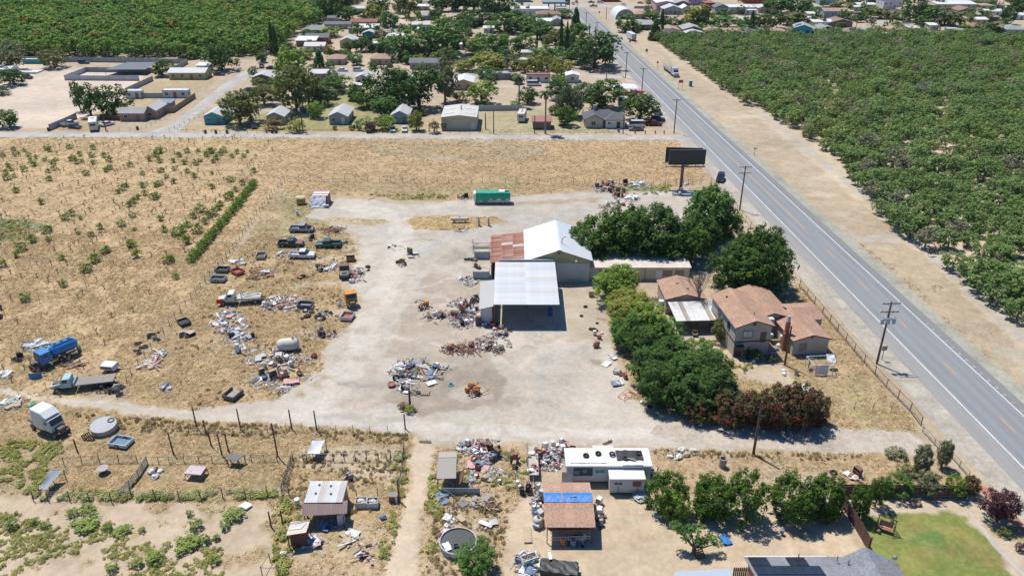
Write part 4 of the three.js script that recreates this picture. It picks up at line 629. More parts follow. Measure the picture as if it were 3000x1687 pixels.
{ // filling station canopy and price sign
  const k = K(2,0), A = k(330,118), B = k(540,118), w = A.distanceTo(B), g = thing('station_canopy', 'dark teal filling station canopy over pump islands', 'canopy', A.clone().lerp(B,0.5)); part(g, 'roof',[bx(w + 3,0.9,13,0,5.4,-6)], M([0.02,0.13,0.14], 'metal')); part(g, 'roof_top', bx(w + 2.6,0.1,12.6,0,5.91,-6),M([0.2,0.28,0.28], 'metal'));
  for (const x of [-w * 0.3,0, w * 0.3]) for (const z of [-3,-9]) { part(g, 'column', bs(0.5,5,0.5, x,0, z),M([0.12,0.2,0.2], 'paint')); part(g, 'fuel_pump', bs(0.6,1.6,0.9, x,0, z + 1.2),M([0.2,0.24,0.26], 'paint')); } mark(g.position, 'the filling station');
  const s = thing('price_sign', 'tall green and red price sign at the filling station', 'sign', k(558,112)); part(s, 'post',[bs(0.3,9,0.3,-1.2),bs(0.3,9,0.3,1.2)], darkSteel); part(s, 'top_panel', bx(3.2,2.2,0.4,0,8.4,0),M([0.02,0.25,0.15], 'paint')); for (const i of [0,1,2]) part(s, 'price_panel', bx(3.2,1.0,0.4,0,6.6 - i * 1.1,0),M(i ? [0.5,0.03,0.03] : [0.05,0.06,0.07], 'paint'));
}
// --- corrugated sheet: ribs along local x, pitch along z; returns geometry of size lx x lz at origin corner
function corr(lx, lz, ribs = 5, amp = 0.05) { const l = [], n = ribs * 2, P = i => [(i % 2) * amp, i / n * lz]; for (let i = 0; i < n; i++) { const [y0, z0] = P(i),[y1, z1] = P(i + 1); l.push([v(0, y0, z0),v(0, y1, z1),v(lx, y1, z1)],[v(0, y0, z0),v(lx, y1, z1),v(lx, y0, z0)]); } return clean(tri3(l)); }
// lay sheets over a sloping quad (A far-left, B far-right, C near-right, D near-left): nx columns, nz rows, ribs along x
function sheets(parent, A, B, C, Dd, nx, nz, pickM, o = {}) {
  const dir = (a, b) => new V3().subVectors(b, a), lx = dir(A, B).length() / nx, lz = dir(A, Dd).length() / nz, ex = dir(A, B).normalize(), ez = dir(A, Dd).normalize(), ey = ez.clone().cross(ex).normalize(), m = new THREE.Matrix4().makeBasis(ex, ey, ez);
  const geo = [0,1].map(i => o.along === 'z' ? tf(corr(lz + 0.05, lx + 0.02, o.ribs ?? 4),0, i * 0.004,0,0,-PI / 2,0).translate(0,0,0) : corr(lx + 0.06, lz + 0.03, o.ribs ?? 4));
  for (let i = 0; i < nx; i++) for (let j = 0; j < nz; j++) {
    const q = part(parent, 'roof_sheet', geo[0], pickM(i, j)); const p = A.clone().addScaledVector(ex, i * lx).addScaledVector(ez, j * lz); p.y += 0.012 * ((i + j) % 2) + (o.loose ?? 0) * rnd(); if (o.along === 'z') p.addScaledVector(ex, lx + 0.02);
    q.position.copy(p).sub(parent.getWorldPosition(new V3())); q.quaternion.setFromRotationMatrix(m);
  }
}
srand(77);
{ // main barn: white gabled shop
  const g = thing('workshop_barn', 'large white-roofed barn with tan gable beside the carport', 'barn', v(9.0,0,-137.6)); mark(g.position, 'the white barn');
  const w = 12.2, d = 14.6, h = 4.6, rise = 2.15;
  const wall = M([0.56,0.48,0.25], 'stucco',0.9), white = M([0.66,0.66,0.64], 'stucco',0.85);
  part(g, 'wall', (() => { const s = new THREE.Shape([[-w / 2,0],[w / 2,0],[w / 2, h],[0, h + rise * 0.94],[-w / 2, h]].map(p => new THREE.Vector2(...p))); return [tf(new THREE.ExtrudeGeometry(s, { depth: d, bevelEnabled: false }),0,0,-d)]; })(), wall);
  part(g, 'lower_front_wall', bs(6.4,3.9,0.1, w / 2 - 3.3,0,0.055), white);
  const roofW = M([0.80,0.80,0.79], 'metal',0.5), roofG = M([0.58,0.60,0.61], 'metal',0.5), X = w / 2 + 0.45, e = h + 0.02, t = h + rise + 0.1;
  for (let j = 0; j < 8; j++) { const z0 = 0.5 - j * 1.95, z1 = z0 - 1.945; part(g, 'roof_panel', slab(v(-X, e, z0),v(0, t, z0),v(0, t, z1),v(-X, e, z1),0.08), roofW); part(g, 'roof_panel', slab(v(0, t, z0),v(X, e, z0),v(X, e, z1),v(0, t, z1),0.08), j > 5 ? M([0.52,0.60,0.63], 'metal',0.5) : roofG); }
  part(g, 'ridge_cap',[bx(0.5,0.04,15.4,-0.22, t + 0.0,-7.2,0,0,0.33),bx(0.5,0.04,15.4,0.22, t + 0.0,-7.2,0,0,-0.33)], roofW);
  part(g, 'fascia',[-1,1].map(k => bx(Math.hypot(X, rise),0.14,0.05, k * X / 2, (e + t) / 2 - 0.12,0.53,0,0,-k * Math.atan2(t - e, X))),M([0.32,0.22,0.14], 'wood'));
  const rd = part(g, 'roller_door',[...Array(9)].map((_, i) => bx(3.9,0.40,0.06 + (i % 2) * 0.02,0,0.22 + i * 0.43,0)),M([0.36,0.44,0.50], 'metal')); rd.position.set(0.5 + 0.25,0,0.04); part(rd, 'door_frame',[bx(0.12,3.9,0.12,-2.02,1.95),bx(0.12,3.9,0.12,2.02,1.95),bx(4.2,0.14,0.14,0,3.97)], white);
  doorOn(g,1.0,2.1,4.3,0.02,0.15,0,M([0.5,0.56,0.6], 'paint')); part(g, 'gable_vent', bx(0.55,0.5,0.08,0,6.0,0.03),M([0.2,0.2,0.2], 'metal'));
  const l = part(g, 'flood_lamp',[bar(v(0,0,0),v(0,0.1,0.7),0.03), tf(new THREE.CylinderGeometry(0.08,0.28,0.3,10),0,-0.08,0.75)], whiteP); l.position.set(3.3,4.9,0.05); part(g, 'bent_vent_pipe',[bar(v(0,0,0),v(0.1,1.1,0),0.09),bar(v(0.1,1.1,0),v(0.8,1.6,0),0.08)], steel).position.set(0.7,6.5,-3.4);
  part(g, 'hand_rail',[bar(v(-1.2,0,1.2),v(-1.2,0.9,1.2),0.03),bar(v(1.2,0,1.2),v(1.2,0.9,1.2),0.03),bar(v(-1.2,0.9,1.2),v(1.2,0.9,1.2),0.03),bar(v(0,0,1.2),v(0,0.9,1.2),0.03)], rustM).position.set(3,0,0);
}
{ // rusty lean-to on the barn
  const A = at(1438.7,689.2,3.5), B = at(1533,682,4.5), C = at(1537,763,4.3), Dd = at(1436.3,770,3.3), g = thing('rusty_shed', 'shed with rust-red corrugated roof leaning against the white barn', 'shed', v((A.x + B.x) / 2,0, C.z)); mark(g.position, 'the rusty shed');
  const o = g.position, L = A.x - o.x, R = 2.55 - o.x, dz = A.z - C.z; part(g, 'wall',[bs(0.12,3.2,-dz - 0.5, L + 0.35,0, dz / 2),bs(R - L - 0.9,3.2,0.12, (R + L) / 2,0, dz + 0.5)], M([0.30,0.27,0.25], 'metal')); for (let i = 0; i < 4; i++) part(g, 'post', bs(0.16,3.3,0.16, L + 0.5 + i * (R - L - 1) / 3,0,-0.3), darkWood);
  const ms = [M([1,1,1], 'rust',0.85),M([0.8,0.72,0.7], 'rust',0.85),M([1.15,1.2,1.25], 'rust',0.8),M([0.55,0.50,0.46], 'metal',0.7),M([0.95,0.85,0.8], 'rust',0.85)]; sheets(g, A, B, C, Dd,3,12, () => rnd() < 0.13 ? ms[3] : pick([ms[0], ms[1], ms[2], ms[4]]), { ribs: 3, loose: 0.03 });
}
{ // carport
  const A = at(1445.7,767.8,4.9), B = at(1615,766,4.9), C = at(1638,888.7,4.4), Dd = at(1445.7,892,4.4), g = thing('carport', 'open carport with long pale corrugated metal roof', 'carport', v((C.x + Dd.x) / 2,0, C.z)), o = g.position; mark(o, 'the carport');
  srand(4); const ms = [[0.60,0.625,0.64],[0.56,0.585,0.60],[0.64,0.66,0.665],[0.60,0.57,0.50]].map(c => M(c, 'metal',0.55)); const Cc = v(C.x,4.4, Dd.z); sheets(g, v(Dd.x,4.9, A.z),v(C.x,4.9, A.z), Cc, Dd,2,16, () => rnd() < 0.12 ? ms[3] : pick(ms.slice(0,3)), { ribs: 3 });
  const W = (C.x - Dd.x) / 2, dp = A.z - Dd.z; for (const [x, z] of [[-W + 0.15,-0.3],[W - 0.9,-0.5],[-W + 0.15, dp / 2],[W - 0.9, dp / 2],[-W + 0.15, dp + 0.5],[W - 0.9, dp + 0.4]]) part(g, 'post', bs(0.16,4.3 - z * 0.03,0.16, x,0, z),M([0.24,0.12,0.09], 'metal'));
  for (const z of [-0.2, dp / 2, dp + 0.3]) part(g, 'beam', bx(2 * W - 0.2,0.22,0.14,0,4.18 - z * 0.034, z),M([0.3,0.16,0.12], 'metal')); for (let i = 0; i < 7; i++) part(g, 'purlin', bx(0.08,0.12,-dp,-W + 0.4 + i * (2 * W - 0.8) / 6,4.52, dp / 2,0,0.037),M([0.3,0.2,0.15], 'metal')); part(g, 'back_wall', bs(2 * W - 0.6,3.8,0.1,0,0, dp + 0.6),M([0.3,0.31,0.31], 'metal')); part(g, 'back_gutter', bx(2 * W - 1,0.3,0.35,0.3,4.95, dp - 0.3),M([0.28,0.38,0.46], 'metal'));
  const E1 = at(1407,826,3.5), E2 = at(1403.5,906,3.3), F1 = v(Dd.x - 0.05,4.0, E1.z), F2 = v(Dd.x - 0.05,3.9, E2.z), s = thing('side_shed', 'grey plywood-roofed lean-to with corrugated wall attached to the carport', 'shed', v((E2.x + F2.x) / 2,0, E2.z)), q = s.position, sub = a => a.clone().sub(q);
  part(s, 'roof', slab(sub(E1), sub(F1), sub(F2), sub(E2),0.1),M([0.40,0.395,0.37], 'stucco')); const w2 = F2.x - E2.x - 0.5, d2 = E2.z - E1.z - 0.8; part(s, 'wall',[bs(0.1,3.2, d2,-w2 / 2,0,-d2 / 2 - 0.4)], M([0.5,0.51,0.5], 'metal')); for (let i = 0; i < 4; i++) { const m = part(s, 'wall_sheet', corr(w2 / 4 + 0.02,3.35,4,0.03),M([0.55,0.56,0.55], 'metal')); m.rotation.x = -PI / 2; m.position.set(-w2 / 2 + i * w2 / 4,0,-0.4 - i * 0.004); }
}
{ // long white wing behind the trees
  const x0 = 14.9, x1 = 34.6, zf = -138.2, g = thing('long_white_building', 'long low white stucco building beside the barn under the big trees', 'building', v((x0 + x1) / 2,0, zf)), w = x1 - x0; mark(g.position, 'the long white building');
  shell(g, { w, d: 7, h: 2.7, rise: 0.35, roof: 'shed', ov: 0.25, wall: M([0.66,0.63,0.55], 'stucco',0.9), roofM: M([0.68,0.60,0.53], 'stucco',0.85) });
  for (const [x, W] of [[-6.9,1.7],[5.6,1.6],[7.9,1.5]]) windowOn(g, W,1.0, x,1.5,0.02,0, { pane: M([0.36,0.28,0.17], 'wood'), frame: M([0.3,0.22,0.15], 'wood') }); doorOn(g,1,2,3.9,0.02,0.03,0, whiteP); part(g, 'conduit_pipe',[bar(v(1.2,0,0.06),v(1.2,2.6,0.06),0.04),bar(v(-8.5,2.5,0.06),v(-3,2.5,0.06),0.03)], rustM);
}
const shingleP = M([0.46,0.285,0.195], 'shingle',0.95), creamS = M([0.50,0.47,0.40], 'stucco',0.92), trimB = M([0.16,0.075,0.055], 'wood',0.8);
{ // bungalow with patio roof
  const g = thing('bungalow', 'small bungalow with brown shingle roof and white patio cover', 'house', v(31,0,-124.4),0.03); mark(g.position, 'the bungalow'); shell(g, { w: 6.9, d: 7.4, h: 2.9, rise: 1.0, ridge: 'z', ov: 0.3, wall: creamS, roofM: shingleP, fascia: trimB });
  for (const [x, z] of [[-0.6,-4.6],[0.7,-2.4]]) part(g, 'roof_vent', bx(0.5,0.25,0.4, x,3.95, z), steel); windowOn(g,1.2,1,0.4,1.5,0.02,0); doorOn(g,0.95,2.05,-1.8,0.02,0.03,0, darkWood);
  const p = thing('patio_cover', 'white corrugated patio cover littered with brown leaves', 'patio cover', v(31.2,0,-117.4)), A = at(1957.4,885,2.86), B = at(2079.5,882,2.86), C = at(2107.6,939.6,2.5), Dd = at(1982,940.7,2.5); const wm = M([0.72,0.71,0.68], 'metal',0.6), bm = M([0.42,0.36,0.29], 'metal',0.7);
  sheets(p, A, B, C, Dd,9,1, (i) => i === 2 || i === 7 ? bm : wm, { along: 'z', ribs: 5 }); const o = p.position; for (const [q, x] of [[Dd,0.3],[C,-0.4],[Dd.clone().lerp(C,0.5),0]]) part(p, 'post', bs(0.1,2.4,0.1, q.x + x - o.x,0, q.z - o.z - 0.2), darkWood); part(p, 'beam', bx(C.x - Dd.x,0.16,0.1, (C.x + Dd.x) / 2 - o.x,2.38, C.z - o.z - 0.2), darkWood);
  srand(9); const lit = []; for (let i = 0; i < 900; i++) { const fx = rr(0.06,0.94), fz = Math.pow(rnd(),1.5) * 0.62 * (1 - Math.abs(fx - 0.45)), P = A.clone().lerp(B, fx).lerp(Dd.clone().lerp(C, fx), fz); const rib = Math.round(fx * 45) / 45; const P2 = A.clone().lerp(B, rib).lerp(Dd.clone().lerp(C, rib), fz); lit.push(bx(0.05,0.015,0.2, P2.x - o.x, P2.y + 0.02, P2.z - o.z, rr(-.3,.3),-0.05)); } const lm = part(p, 'leaf_litter', lit, M([0.14,0.11,0.08], 'bark')); lm.userData.kind = 'stuff';
  struct('patio_slab', 'concrete patio slab under the white cover', sheet([v(Dd.x - 0.3,0, Dd.z + 1.4),v(C.x + 0.2,0, C.z + 1.2),v(B.x,0, B.z),v(A.x,0, A.z)],0.03),M([0.44,0.41,0.36], 'stucco'));
}
{ // two-storey stucco house
  const g = thing('two_storey_house', 'two-storey cream stucco house with brown trim and shingle roof', 'house', v(38.9,0,-109.9),0.11); mark(g.position, 'the two-storey house');
  shell(g, { w: 5.9, d: 11.2, h: 5.45, rise: 1.15, ridge: 'z', ov: 0.4, wall: creamS, roofM: shingleP, fascia: trimB });
  part(g, 'belt_trim',[bx(6.0,0.22,0.06,0,2.75,0.035),bx(0.06,0.2,11,-2.985,2.75,-5.5)], trimB); windowOn(g,1.5,1.15,-0.9,4.1,0.02,0, { frame: trimB, pane: M([0.55,0.56,0.55], 'cloth',0.3) }); windowOn(g,0.8,1.7,1.75,3.4,0.02,0, { frame: trimB, pane: M([0.20,0.14,0.09], 'wood') }); windowOn(g,0.65,0.65,-0.4,1.45,0.02,0, { pane: M([0.60,0.42,0.16], 'wood'), frame: creamS }); doorOn(g,0.95,2.05,-2.25,0.02,0.03,0, darkWood);
  part(g, 'door_awning',[tf(new THREE.CylinderGeometry(0.7,0.75,0.9,10,1, false,-PI / 2, PI),0,2.3,0.02, PI / 2,0,0).translate(-2.2,0,0.4)], darkSteel); part(g, 'gable_vent', bx(0.5,0.45,0.06,0,5.9,0.03), trimB); for (const z of [-3,-7.5]) windowOn(g,1,1,-2.97,4.1, z,-PI / 2, { frame: trimB }); part(g, 'vent_pipe', cy(0.07,0.07,0.6,6,0.6,6.6,-2), darkSteel); part(g, 'roof_vent', bx(0.3,0.3,0.3,-1.4,6.3,-9), darkSteel);
}
{ // low house behind it
  const g = thing('single_storey_house', 'sprawling single-storey house with brown roof and brick chimney by the highway fence', 'house', v(48.6,0,-110.3),0.11); mark(g.position, 'the single-storey house');
  shell(g, { w: 6.0, d: 8.5, h: 2.8, rise: 0.95, ridge: 'z', ov: 0.35, wall: creamS, roofM: shingleP, fascia: trimB, x: 0.1 });
  shell(g, { w: 7.0, d: 10.5, h: 2.9, rise: 1.2, ridge: 'z', ov: 0.35, wall: creamS, roofM: shingleP, fascia: trimB, x: -3.5, z: -7.2 }); shell(g, { w: 5, d: 5.5, h: 2.75, rise: 0.9, ridge: 'x', ov: 0.35, wall: creamS, roofM: shingleP, x: 2.6, z: -6.6 });
  windowOn(g,1.3,1.4,-1.2,1.5,0.02,0, { pane: M([0.28,0.23,0.19], 'cloth'), frame: creamS }); part(g, 'gable_vent', bx(0.45,0.4,0.06,0.1,3.3,0.03), darkSteel); doorOn(g,0.9,2.05,-4.6,0.02,-7.17,0,M([0.3,0.2,0.1], 'wood')); windowOn(g,1.2,1.2,-2.93,1.5,-1.8,-PI / 2, { frame: whiteP });
  const ch = part(g, 'brick_chimney',[bs(0.9,3.2,0.8),bs(0.6,2.0,0.55,0,3.2,0)], M([0.32,0.125,0.075], 'stucco')); ch.position.set(-3.35,0,-2.0); part(ch, 'chimney_cap',[bs(0.42,1.1,0.42,0,5.2,0)], M([0.45,0.5,0.55], 'metal'));
  const dc = part(g, 'duct_cooler',[bs(0.9,1.0,0.9,0,3.0,0),bx(0.5,1.6,0.5,-0.1,2.4,0.3,0,0.4),bx(0.5,0.5,1.6,-0.2,1.6,1.0)], M([0.56,0.56,0.54], 'metal')); dc.position.set(-4.6,0,-5.6); const sd = part(g, 'satellite_dish',[cy(0.03,0.03,0.8,5,0,0.4,0), tf(new THREE.SphereGeometry(0.55,10,6,0,6.3,0,0.7),0,0.5,0.2,1.1)], whiteP); sd.position.set(-6.6,3.2,-9.6);
}
// ---------- vehicles ----------
const wheelGeo = {}, rimM = M([0.42,0.42,0.43], 'metal',0.4,0.5), lampM = M([0.75,0.75,0.72], 'paint',0.2), tailM = M([0.35,0.02,0.02], 'paint',0.3);
function wheel(g, r, w, x, y, z, rim = rimM) {
  const k = r + '_' + w; wheelGeo[k] ??= [J([tf(new THREE.TorusGeometry(r * 0.74, r * 0.27,7,16),0,0,0,0, PI / 2).scale(w / (r * 0.54),1,1)]), J([cy(r * 0.55, r * 0.55, w * 0.9,12,0,0,0,0,0, PI / 2),cy(r * 0.2, r * 0.2, w * 1.02,8,0,0,0,0,0, PI / 2)])];
  const t = part(g, 'wheel', wheelGeo[k][0], rubber); t.position.set(x, y, z); part(t, 'rim', wheelGeo[k][1], rim); return t;
}
function car(kind, c, r, x, y, ry, col, label, o = {}) {
  const p = K(c, r)(x, y), g = thing(o.name ?? { sedan: 'parked_car', suv: 'parked_suv', van: 'parked_van', pickup: 'pickup_truck' }[kind], label, { sedan: 'car', suv: 'car', van: 'van', pickup: 'pickup' }[kind], p, ry, o.group);
  const S = { sedan: [4.6,1.78,1.42], suv: [4.7,1.9,1.78], van: [5.6,2.0,2.15], pickup: [5.3,1.95,1.75] }[kind],[L, W, Ht] = S, l = L / 2, m = M(col, 'paint', o.rough ?? 0.35,0, { metalness: 0.15 }), m2 = o.hood ? M(o.hood, 'paint',0.6) : m;
  let prof, gl;
  if (kind === 'sedan') { prof = [[-l,0.3],[l,0.3],[l,0.6],[l - 0.12,0.74],[l - 1.25,0.92],[-l + 0.85,0.96],[-l,0.88]]; gl = [[-l + 0.55,0.93],[l - 1.15,0.91],[l - 1.95, Ht - 0.04],[-l + 1.35, Ht - 0.04]]; }
  else if (kind === 'suv') { prof = [[-l,0.35],[l,0.35],[l,0.8],[l - 0.15,0.95],[l - 1.2,1.08],[-l,1.1]]; gl = [[-l + 0.06,1.06],[l - 1.1,1.06],[l - 1.8, Ht - 0.04],[-l + 0.3, Ht - 0.04]]; }
  else if (kind === 'van') { prof = [[-l,0.35],[l,0.35],[l,0.85],[l - 0.12,1.05],[l - 0.75,1.2],[-l,1.25]]; gl = [[-l + 0.03,1.22],[l - 0.7,1.18],[l - 1.5, Ht - 0.05],[-l + 0.1, Ht - 0.05]]; }
  else { prof = [[-l + 2.05,0.4],[l,0.4],[l,0.85],[l - 0.1,0.98],[l - 1.35,1.08],[-l + 2.05,1.1]]; gl = [[-l + 2.12,1.07],[l - 1.25,1.06],[l - 1.85, Ht - 0.04],[-l + 2.25, Ht - 0.04]]; }
  part(g, 'body', prism(prof, W,0,0.06), m);
  const cab = part(g, 'windows', prism(gl, W * 0.88,0,0.05), glass); part(cab, 'roof',[rb(W * 0.84,0.08, Math.abs(gl[2][0] - gl[3][0]) + 0.1,0.03,0, Ht - 0.02, (gl[2][0] + gl[3][0]) / 2),...[-1,1].flatMap(s => [bx(0.07, Ht - gl[0][1],0.1, s * W * 0.42, (Ht + gl[0][1]) / 2, (gl[2][0] + gl[3][0]) / 2)])], m);
  if (o.hood) part(g, 'bonnet', bx(W * 0.9,0.05,1.2,0,1.06, l - 0.75,0,0.09), m2);
  if (o.openHood) part(g, 'bonnet', bx(W * 0.9,0.05,1.2,0,1.5, l - 1.1,0,-0.9), m2);
  if (kind === 'pickup') part(g, 'cargo_bed',[bs(W,0.14,2.05,0,0.5,-l + 1.03),...[-1,1].map(s => bs(0.1,0.6,2.05, s * (W / 2 - 0.05),0.52,-l + 1.03)),bs(W - 0.2,0.58,0.08,0,0.52,-l + 0.05)], o.bed ? M(o.bed, 'paint',0.5) : m);
  for (const s of [-1,1]) for (const z of [l - 0.95,-l + 1.0]) wheel(g, kind === 'sedan' ? 0.32 : 0.37,0.22, s * (W / 2 - 0.1), kind === 'sedan' ? 0.32 : 0.37, z);
  for (const s of [-1,1]) { part(g, 'headlight', bx(0.32,0.16,0.06, s * W * 0.36, prof[2][1] - 0.04, l + 0.005), lampM); part(g, 'tail_light', bx(0.25,0.2,0.05, s * W * 0.4,0.78,-l - 0.005), tailM); }
  part(g, 'bumper',[bx(W * 0.96,0.2,0.12,0,0.42, l + 0.03),bx(W * 0.96,0.2,0.12,0,0.42,-l - 0.03)], darkSteel);
  return g;
}
const WHT = [0.70,0.71,0.73], BLK = [0.02,0.02,0.024], SIL = [0.40,0.41,0.42], NAV = [0.03,0.05,0.10];
car('pickup',0,0,698,1262,2.5,[0.62,0.63,0.62], 'white pickup beside the grey panel wall on the side street'); car('sedan',0,0,745,1290,1.3, NAV, 'dark sedan parked between the white pickup and the motorhome'); car('sedan',0,0,1078,1262,2.6, WHT, 'white sedan parked beside the motorhome'); car('suv',0,0,842,640,1.57,[0.05,0.09,0.16], 'dark blue car inside the walled lot'); car('suv',0,0,272,790,1.2, BLK, 'dark car under the trees at the sandy lot'); car('sedan',0,0,2205,758,1.57,[0.06,0.09,0.13], 'dark car under the tree by the long yellow house'); car('sedan',0,0,2510,915,1.4,[0.08,0.12,0.18], 'blue car beyond the teal cottage');
car('suv',1,0,55,680,0.2,[0.05,0.07,0.11], 'dark blue van-like car at the top of the side street'); car('sedan',1,0,152,695,1.5, NAV, 'navy sedan by the bright green tree'); car('sedan',1,0,685,712,1.57, BLK, 'black sedan in the line of cars on the back street'); car('sedan',1,0,868,716,1.57, WHT, 'white sedan in the line of cars on the back street'); car('suv',1,0,1030,716,1.57, WHT, 'white off-road car in the line of cars on the back street'); car('sedan',1,0,1375,1318,0.15, WHT, 'white sedan parked before the bluish cottage'); car('sedan',1,0,1495,1318,0.1,[0.68,0.68,0.68], 'white sedan parked beside the yellow-green tree'); car('sedan',1,0,1358,310,0.3, WHT, 'white car on the sandy lane'); car('sedan',1,0,1385,280,0.3,[0.4,0.45,0.5], 'silver car on the sandy lane'); car('sedan',1,0,-25,1285,0.4, BLK, 'black car beside the teal cottage'); car('pickup',1,0,1770,735,1.5, WHT, 'white pickup by the back street trees');
car('van',2,0,1238,1275,-1.57,[0.72,0.73,0.74], 'long white passenger van by the corner house'); car('sedan',2,0,1250,1312,-1.57,[0.16,0.165,0.16], 'grey sedan parked before the white passenger van'); car('pickup',2,0,1422,1262,1.57,[0.14,0.012,0.02], 'dark red pickup beside the white passenger van'); car('suv',2,0,1462,1150,0.3,[0.05,0.05,0.055], 'dark car behind the round tree by the highway'); car('suv',2,0,1468,1215,1.5,[0.06,0.07,0.08], 'dark car behind the dark red pickup'); car('sedan',2,0,615,656,1.57,[0.04,0.045,0.055], 'dark sedan under the large dark tree'); car('van',2,0,222,862,1.57, WHT, 'white van in the cluttered lot'); car('pickup',2,0,820,68,-1.57,[0.2,0.2,0.2], 'dark pickup crossing the far junction'); car('pickup',2,0,615,42,0.05, WHT, 'white truck coming down the highway'); car('sedan',2,0,650,24,0.05,[0.3,0.03,0.03], 'red car on the highway in the town'); car('sedan',2,0,662,135,3.1,[0.1,0.25,0.28], 'teal car driving into the town'); car('sedan',2,0,1125,52,0.5, WHT, 'white car at the town corner'); car('suv',2,0,890,30,1.5, WHT, 'white car outside the red shop'); car('sedan',2,0,1295,36,1,[0.45,0.15,0.08], 'orange car in the far lot'); car('sedan',2,0,800,28,1.5, BLK, 'black car outside the red shop');
car('suv',2,1,2098,372,-0.35,[0.012,0.013,0.016], 'black car stopped on the highway shoulder near the billboard');
car('pickup',1,1,462,884,1.57,[0.30,0.37,0.43], 'dented blue-grey pickup with its bonnet raised', { openHood: 1, hood: [0.35,0.14,0.1] }); car('pickup',1,1,352,1032,1.57,[0.03,0.07,0.065], 'dark green pickup with rusty bonnet', { hood: [0.30,0.11,0.08] }); car('pickup',1,1,730,1040,-1.57,[0.05,0.135,0.125], 'green crew cab pickup facing away from the yard'); car('pickup',1,1,466,1148,1.57,[0.70,0.72,0.75], 'clean white pickup with covered bed'); { }
car('sedan',2,0,2180,150,0.3,[0.1,0.12,0.3], 'blue car by the far white shop'); car('suv',2,0,2080,145,1.5, WHT, 'white car by the far grey gable'); car('sedan',3,0,1385,235,1.5, SIL, 'silver car at the far street bend'); car('sedan',3,0,2250,48,1.5, WHT, 'white car at the far top houses'); car('sedan',2,0,2530,415,1.5, BLK, 'black car beside the orchard edge houses');
// big vehicles
function boxVan(g, W, L, y0, h, m, r = 0.12) { return part(g, 'body', rb(W, h, L, r,0, y0 + h / 2,0), m); }
{ const g = thing('motorhome', 'cream motorhome parked by the side street', 'motorhome', K(0,0)(945,1295),0.42); boxVan(g,2.5,8,0.5,2.7,M([0.66,0.63,0.56], 'paint')); for (const z of [3.2,-2.4]) for (const s of [-1,1]) wheel(g,0.42,0.28, s * 1.1,0.42, z); windowOn(g,1.6,0.8,0,2.2,4.0,0); for (const z of [2,0,-2]) windowOn(g,1,0.6,1.26,2.2, z, PI / 2); part(g, 'roof_cooler', bs(0.8,0.3,1,0,3.2,-1), whiteP); part(g, 'stripe', bx(2.53,0.2,7.8,0,1.4,0),M([0.25,0.2,0.15], 'paint')); }
{ const g = thing('motorhome', 'weathered white travel trailer beside the dusty red carport', 'trailer', K(2,0)(100,1210),-0.12); boxVan(g,2.5,7,0.5,2.6,M([0.60,0.58,0.52], 'paint')); for (const s of [-1,1]) wheel(g,0.38,0.25, s * 1.1,0.38,-0.4); windowOn(g,1.4,0.7,0,2.1,3.5,0); for (const z of [-1.5,0.5]) part(g, 'roof_vent', bs(0.5,0.2,0.5,0,3.1, z),M([0.3,0.25,0.2], 'paint')); windowOn(g,1,0.6,1.26,2.1,0, PI / 2); }
{ // RV under green tarp
  const g = thing('motorhome', 'white motorhome half covered by a bright green tarp', 'motorhome', K(1,1)(2375,598),-1.57); boxVan(g,2.4,9.0,0.55,2.3, whiteP,0.3); for (const s of [-1,1]) for (const z of [3.3,-2.6]) wheel(g,0.42,0.28, s * 1.05,0.42, z);
  srand(3); const n = 26, pos = []; const tarp = [], cross = [[-1.24,1.0],[-1.27,2.2],[-1.1,2.92],[0,3.02],[1.1,2.92],[1.27,2.2],[1.26,1.15]]; const P = (i, j) => { const c = cross[j], low = j === 0 || j === cross.length - 1; return v(c[0] * rr(1.0,1.05), c[1] + (low ? (i > n * 0.6 ? -0.35 : 0.15) + 0.3 * Math.sin(i * 0.9) : rr(-.03,.05)),-4.5 + i / n * 8.4); }; const R = []; for (let i = 0; i <= n; i++) { R.push([]); for (let j = 0; j < 7; j++) R[i].push(P(i, j)); } for (let i = 0; i < n; i++) for (let j = 0; j < 6; j++) tarp.push([R[i][j], R[i][j + 1], R[i + 1][j]],[R[i][j + 1], R[i + 1][j + 1], R[i + 1][j]]); for (let j = 0; j < 5; j++) tarp.push([R[0][0], R[0][j + 1], R[0][j + 2]]); part(g, 'tarp', tri3(tarp),M([0.012,0.33,0.20], 'cloth',0.6)); windowOn(g,1.9,0.9,0,2.0,4.5,0); part(g, 'roof_hatch', bx(1.6,0.14,1.4,0,3.08,-2.4), whiteP); part(g, 'roof_cooler', bs(0.8,0.3,0.9,0,3.05,-3.6),M([0.4,0.35,0.3], 'paint')); part(g, 'exposed_panel', bx(0.04,1.3,0.9,-1.36,2.1,-2.4), whiteP); part(g, 'side_stripe', bx(2.45,0.14,8,0,1.0,0),M([0.3,0.3,0.3], 'paint'));
}
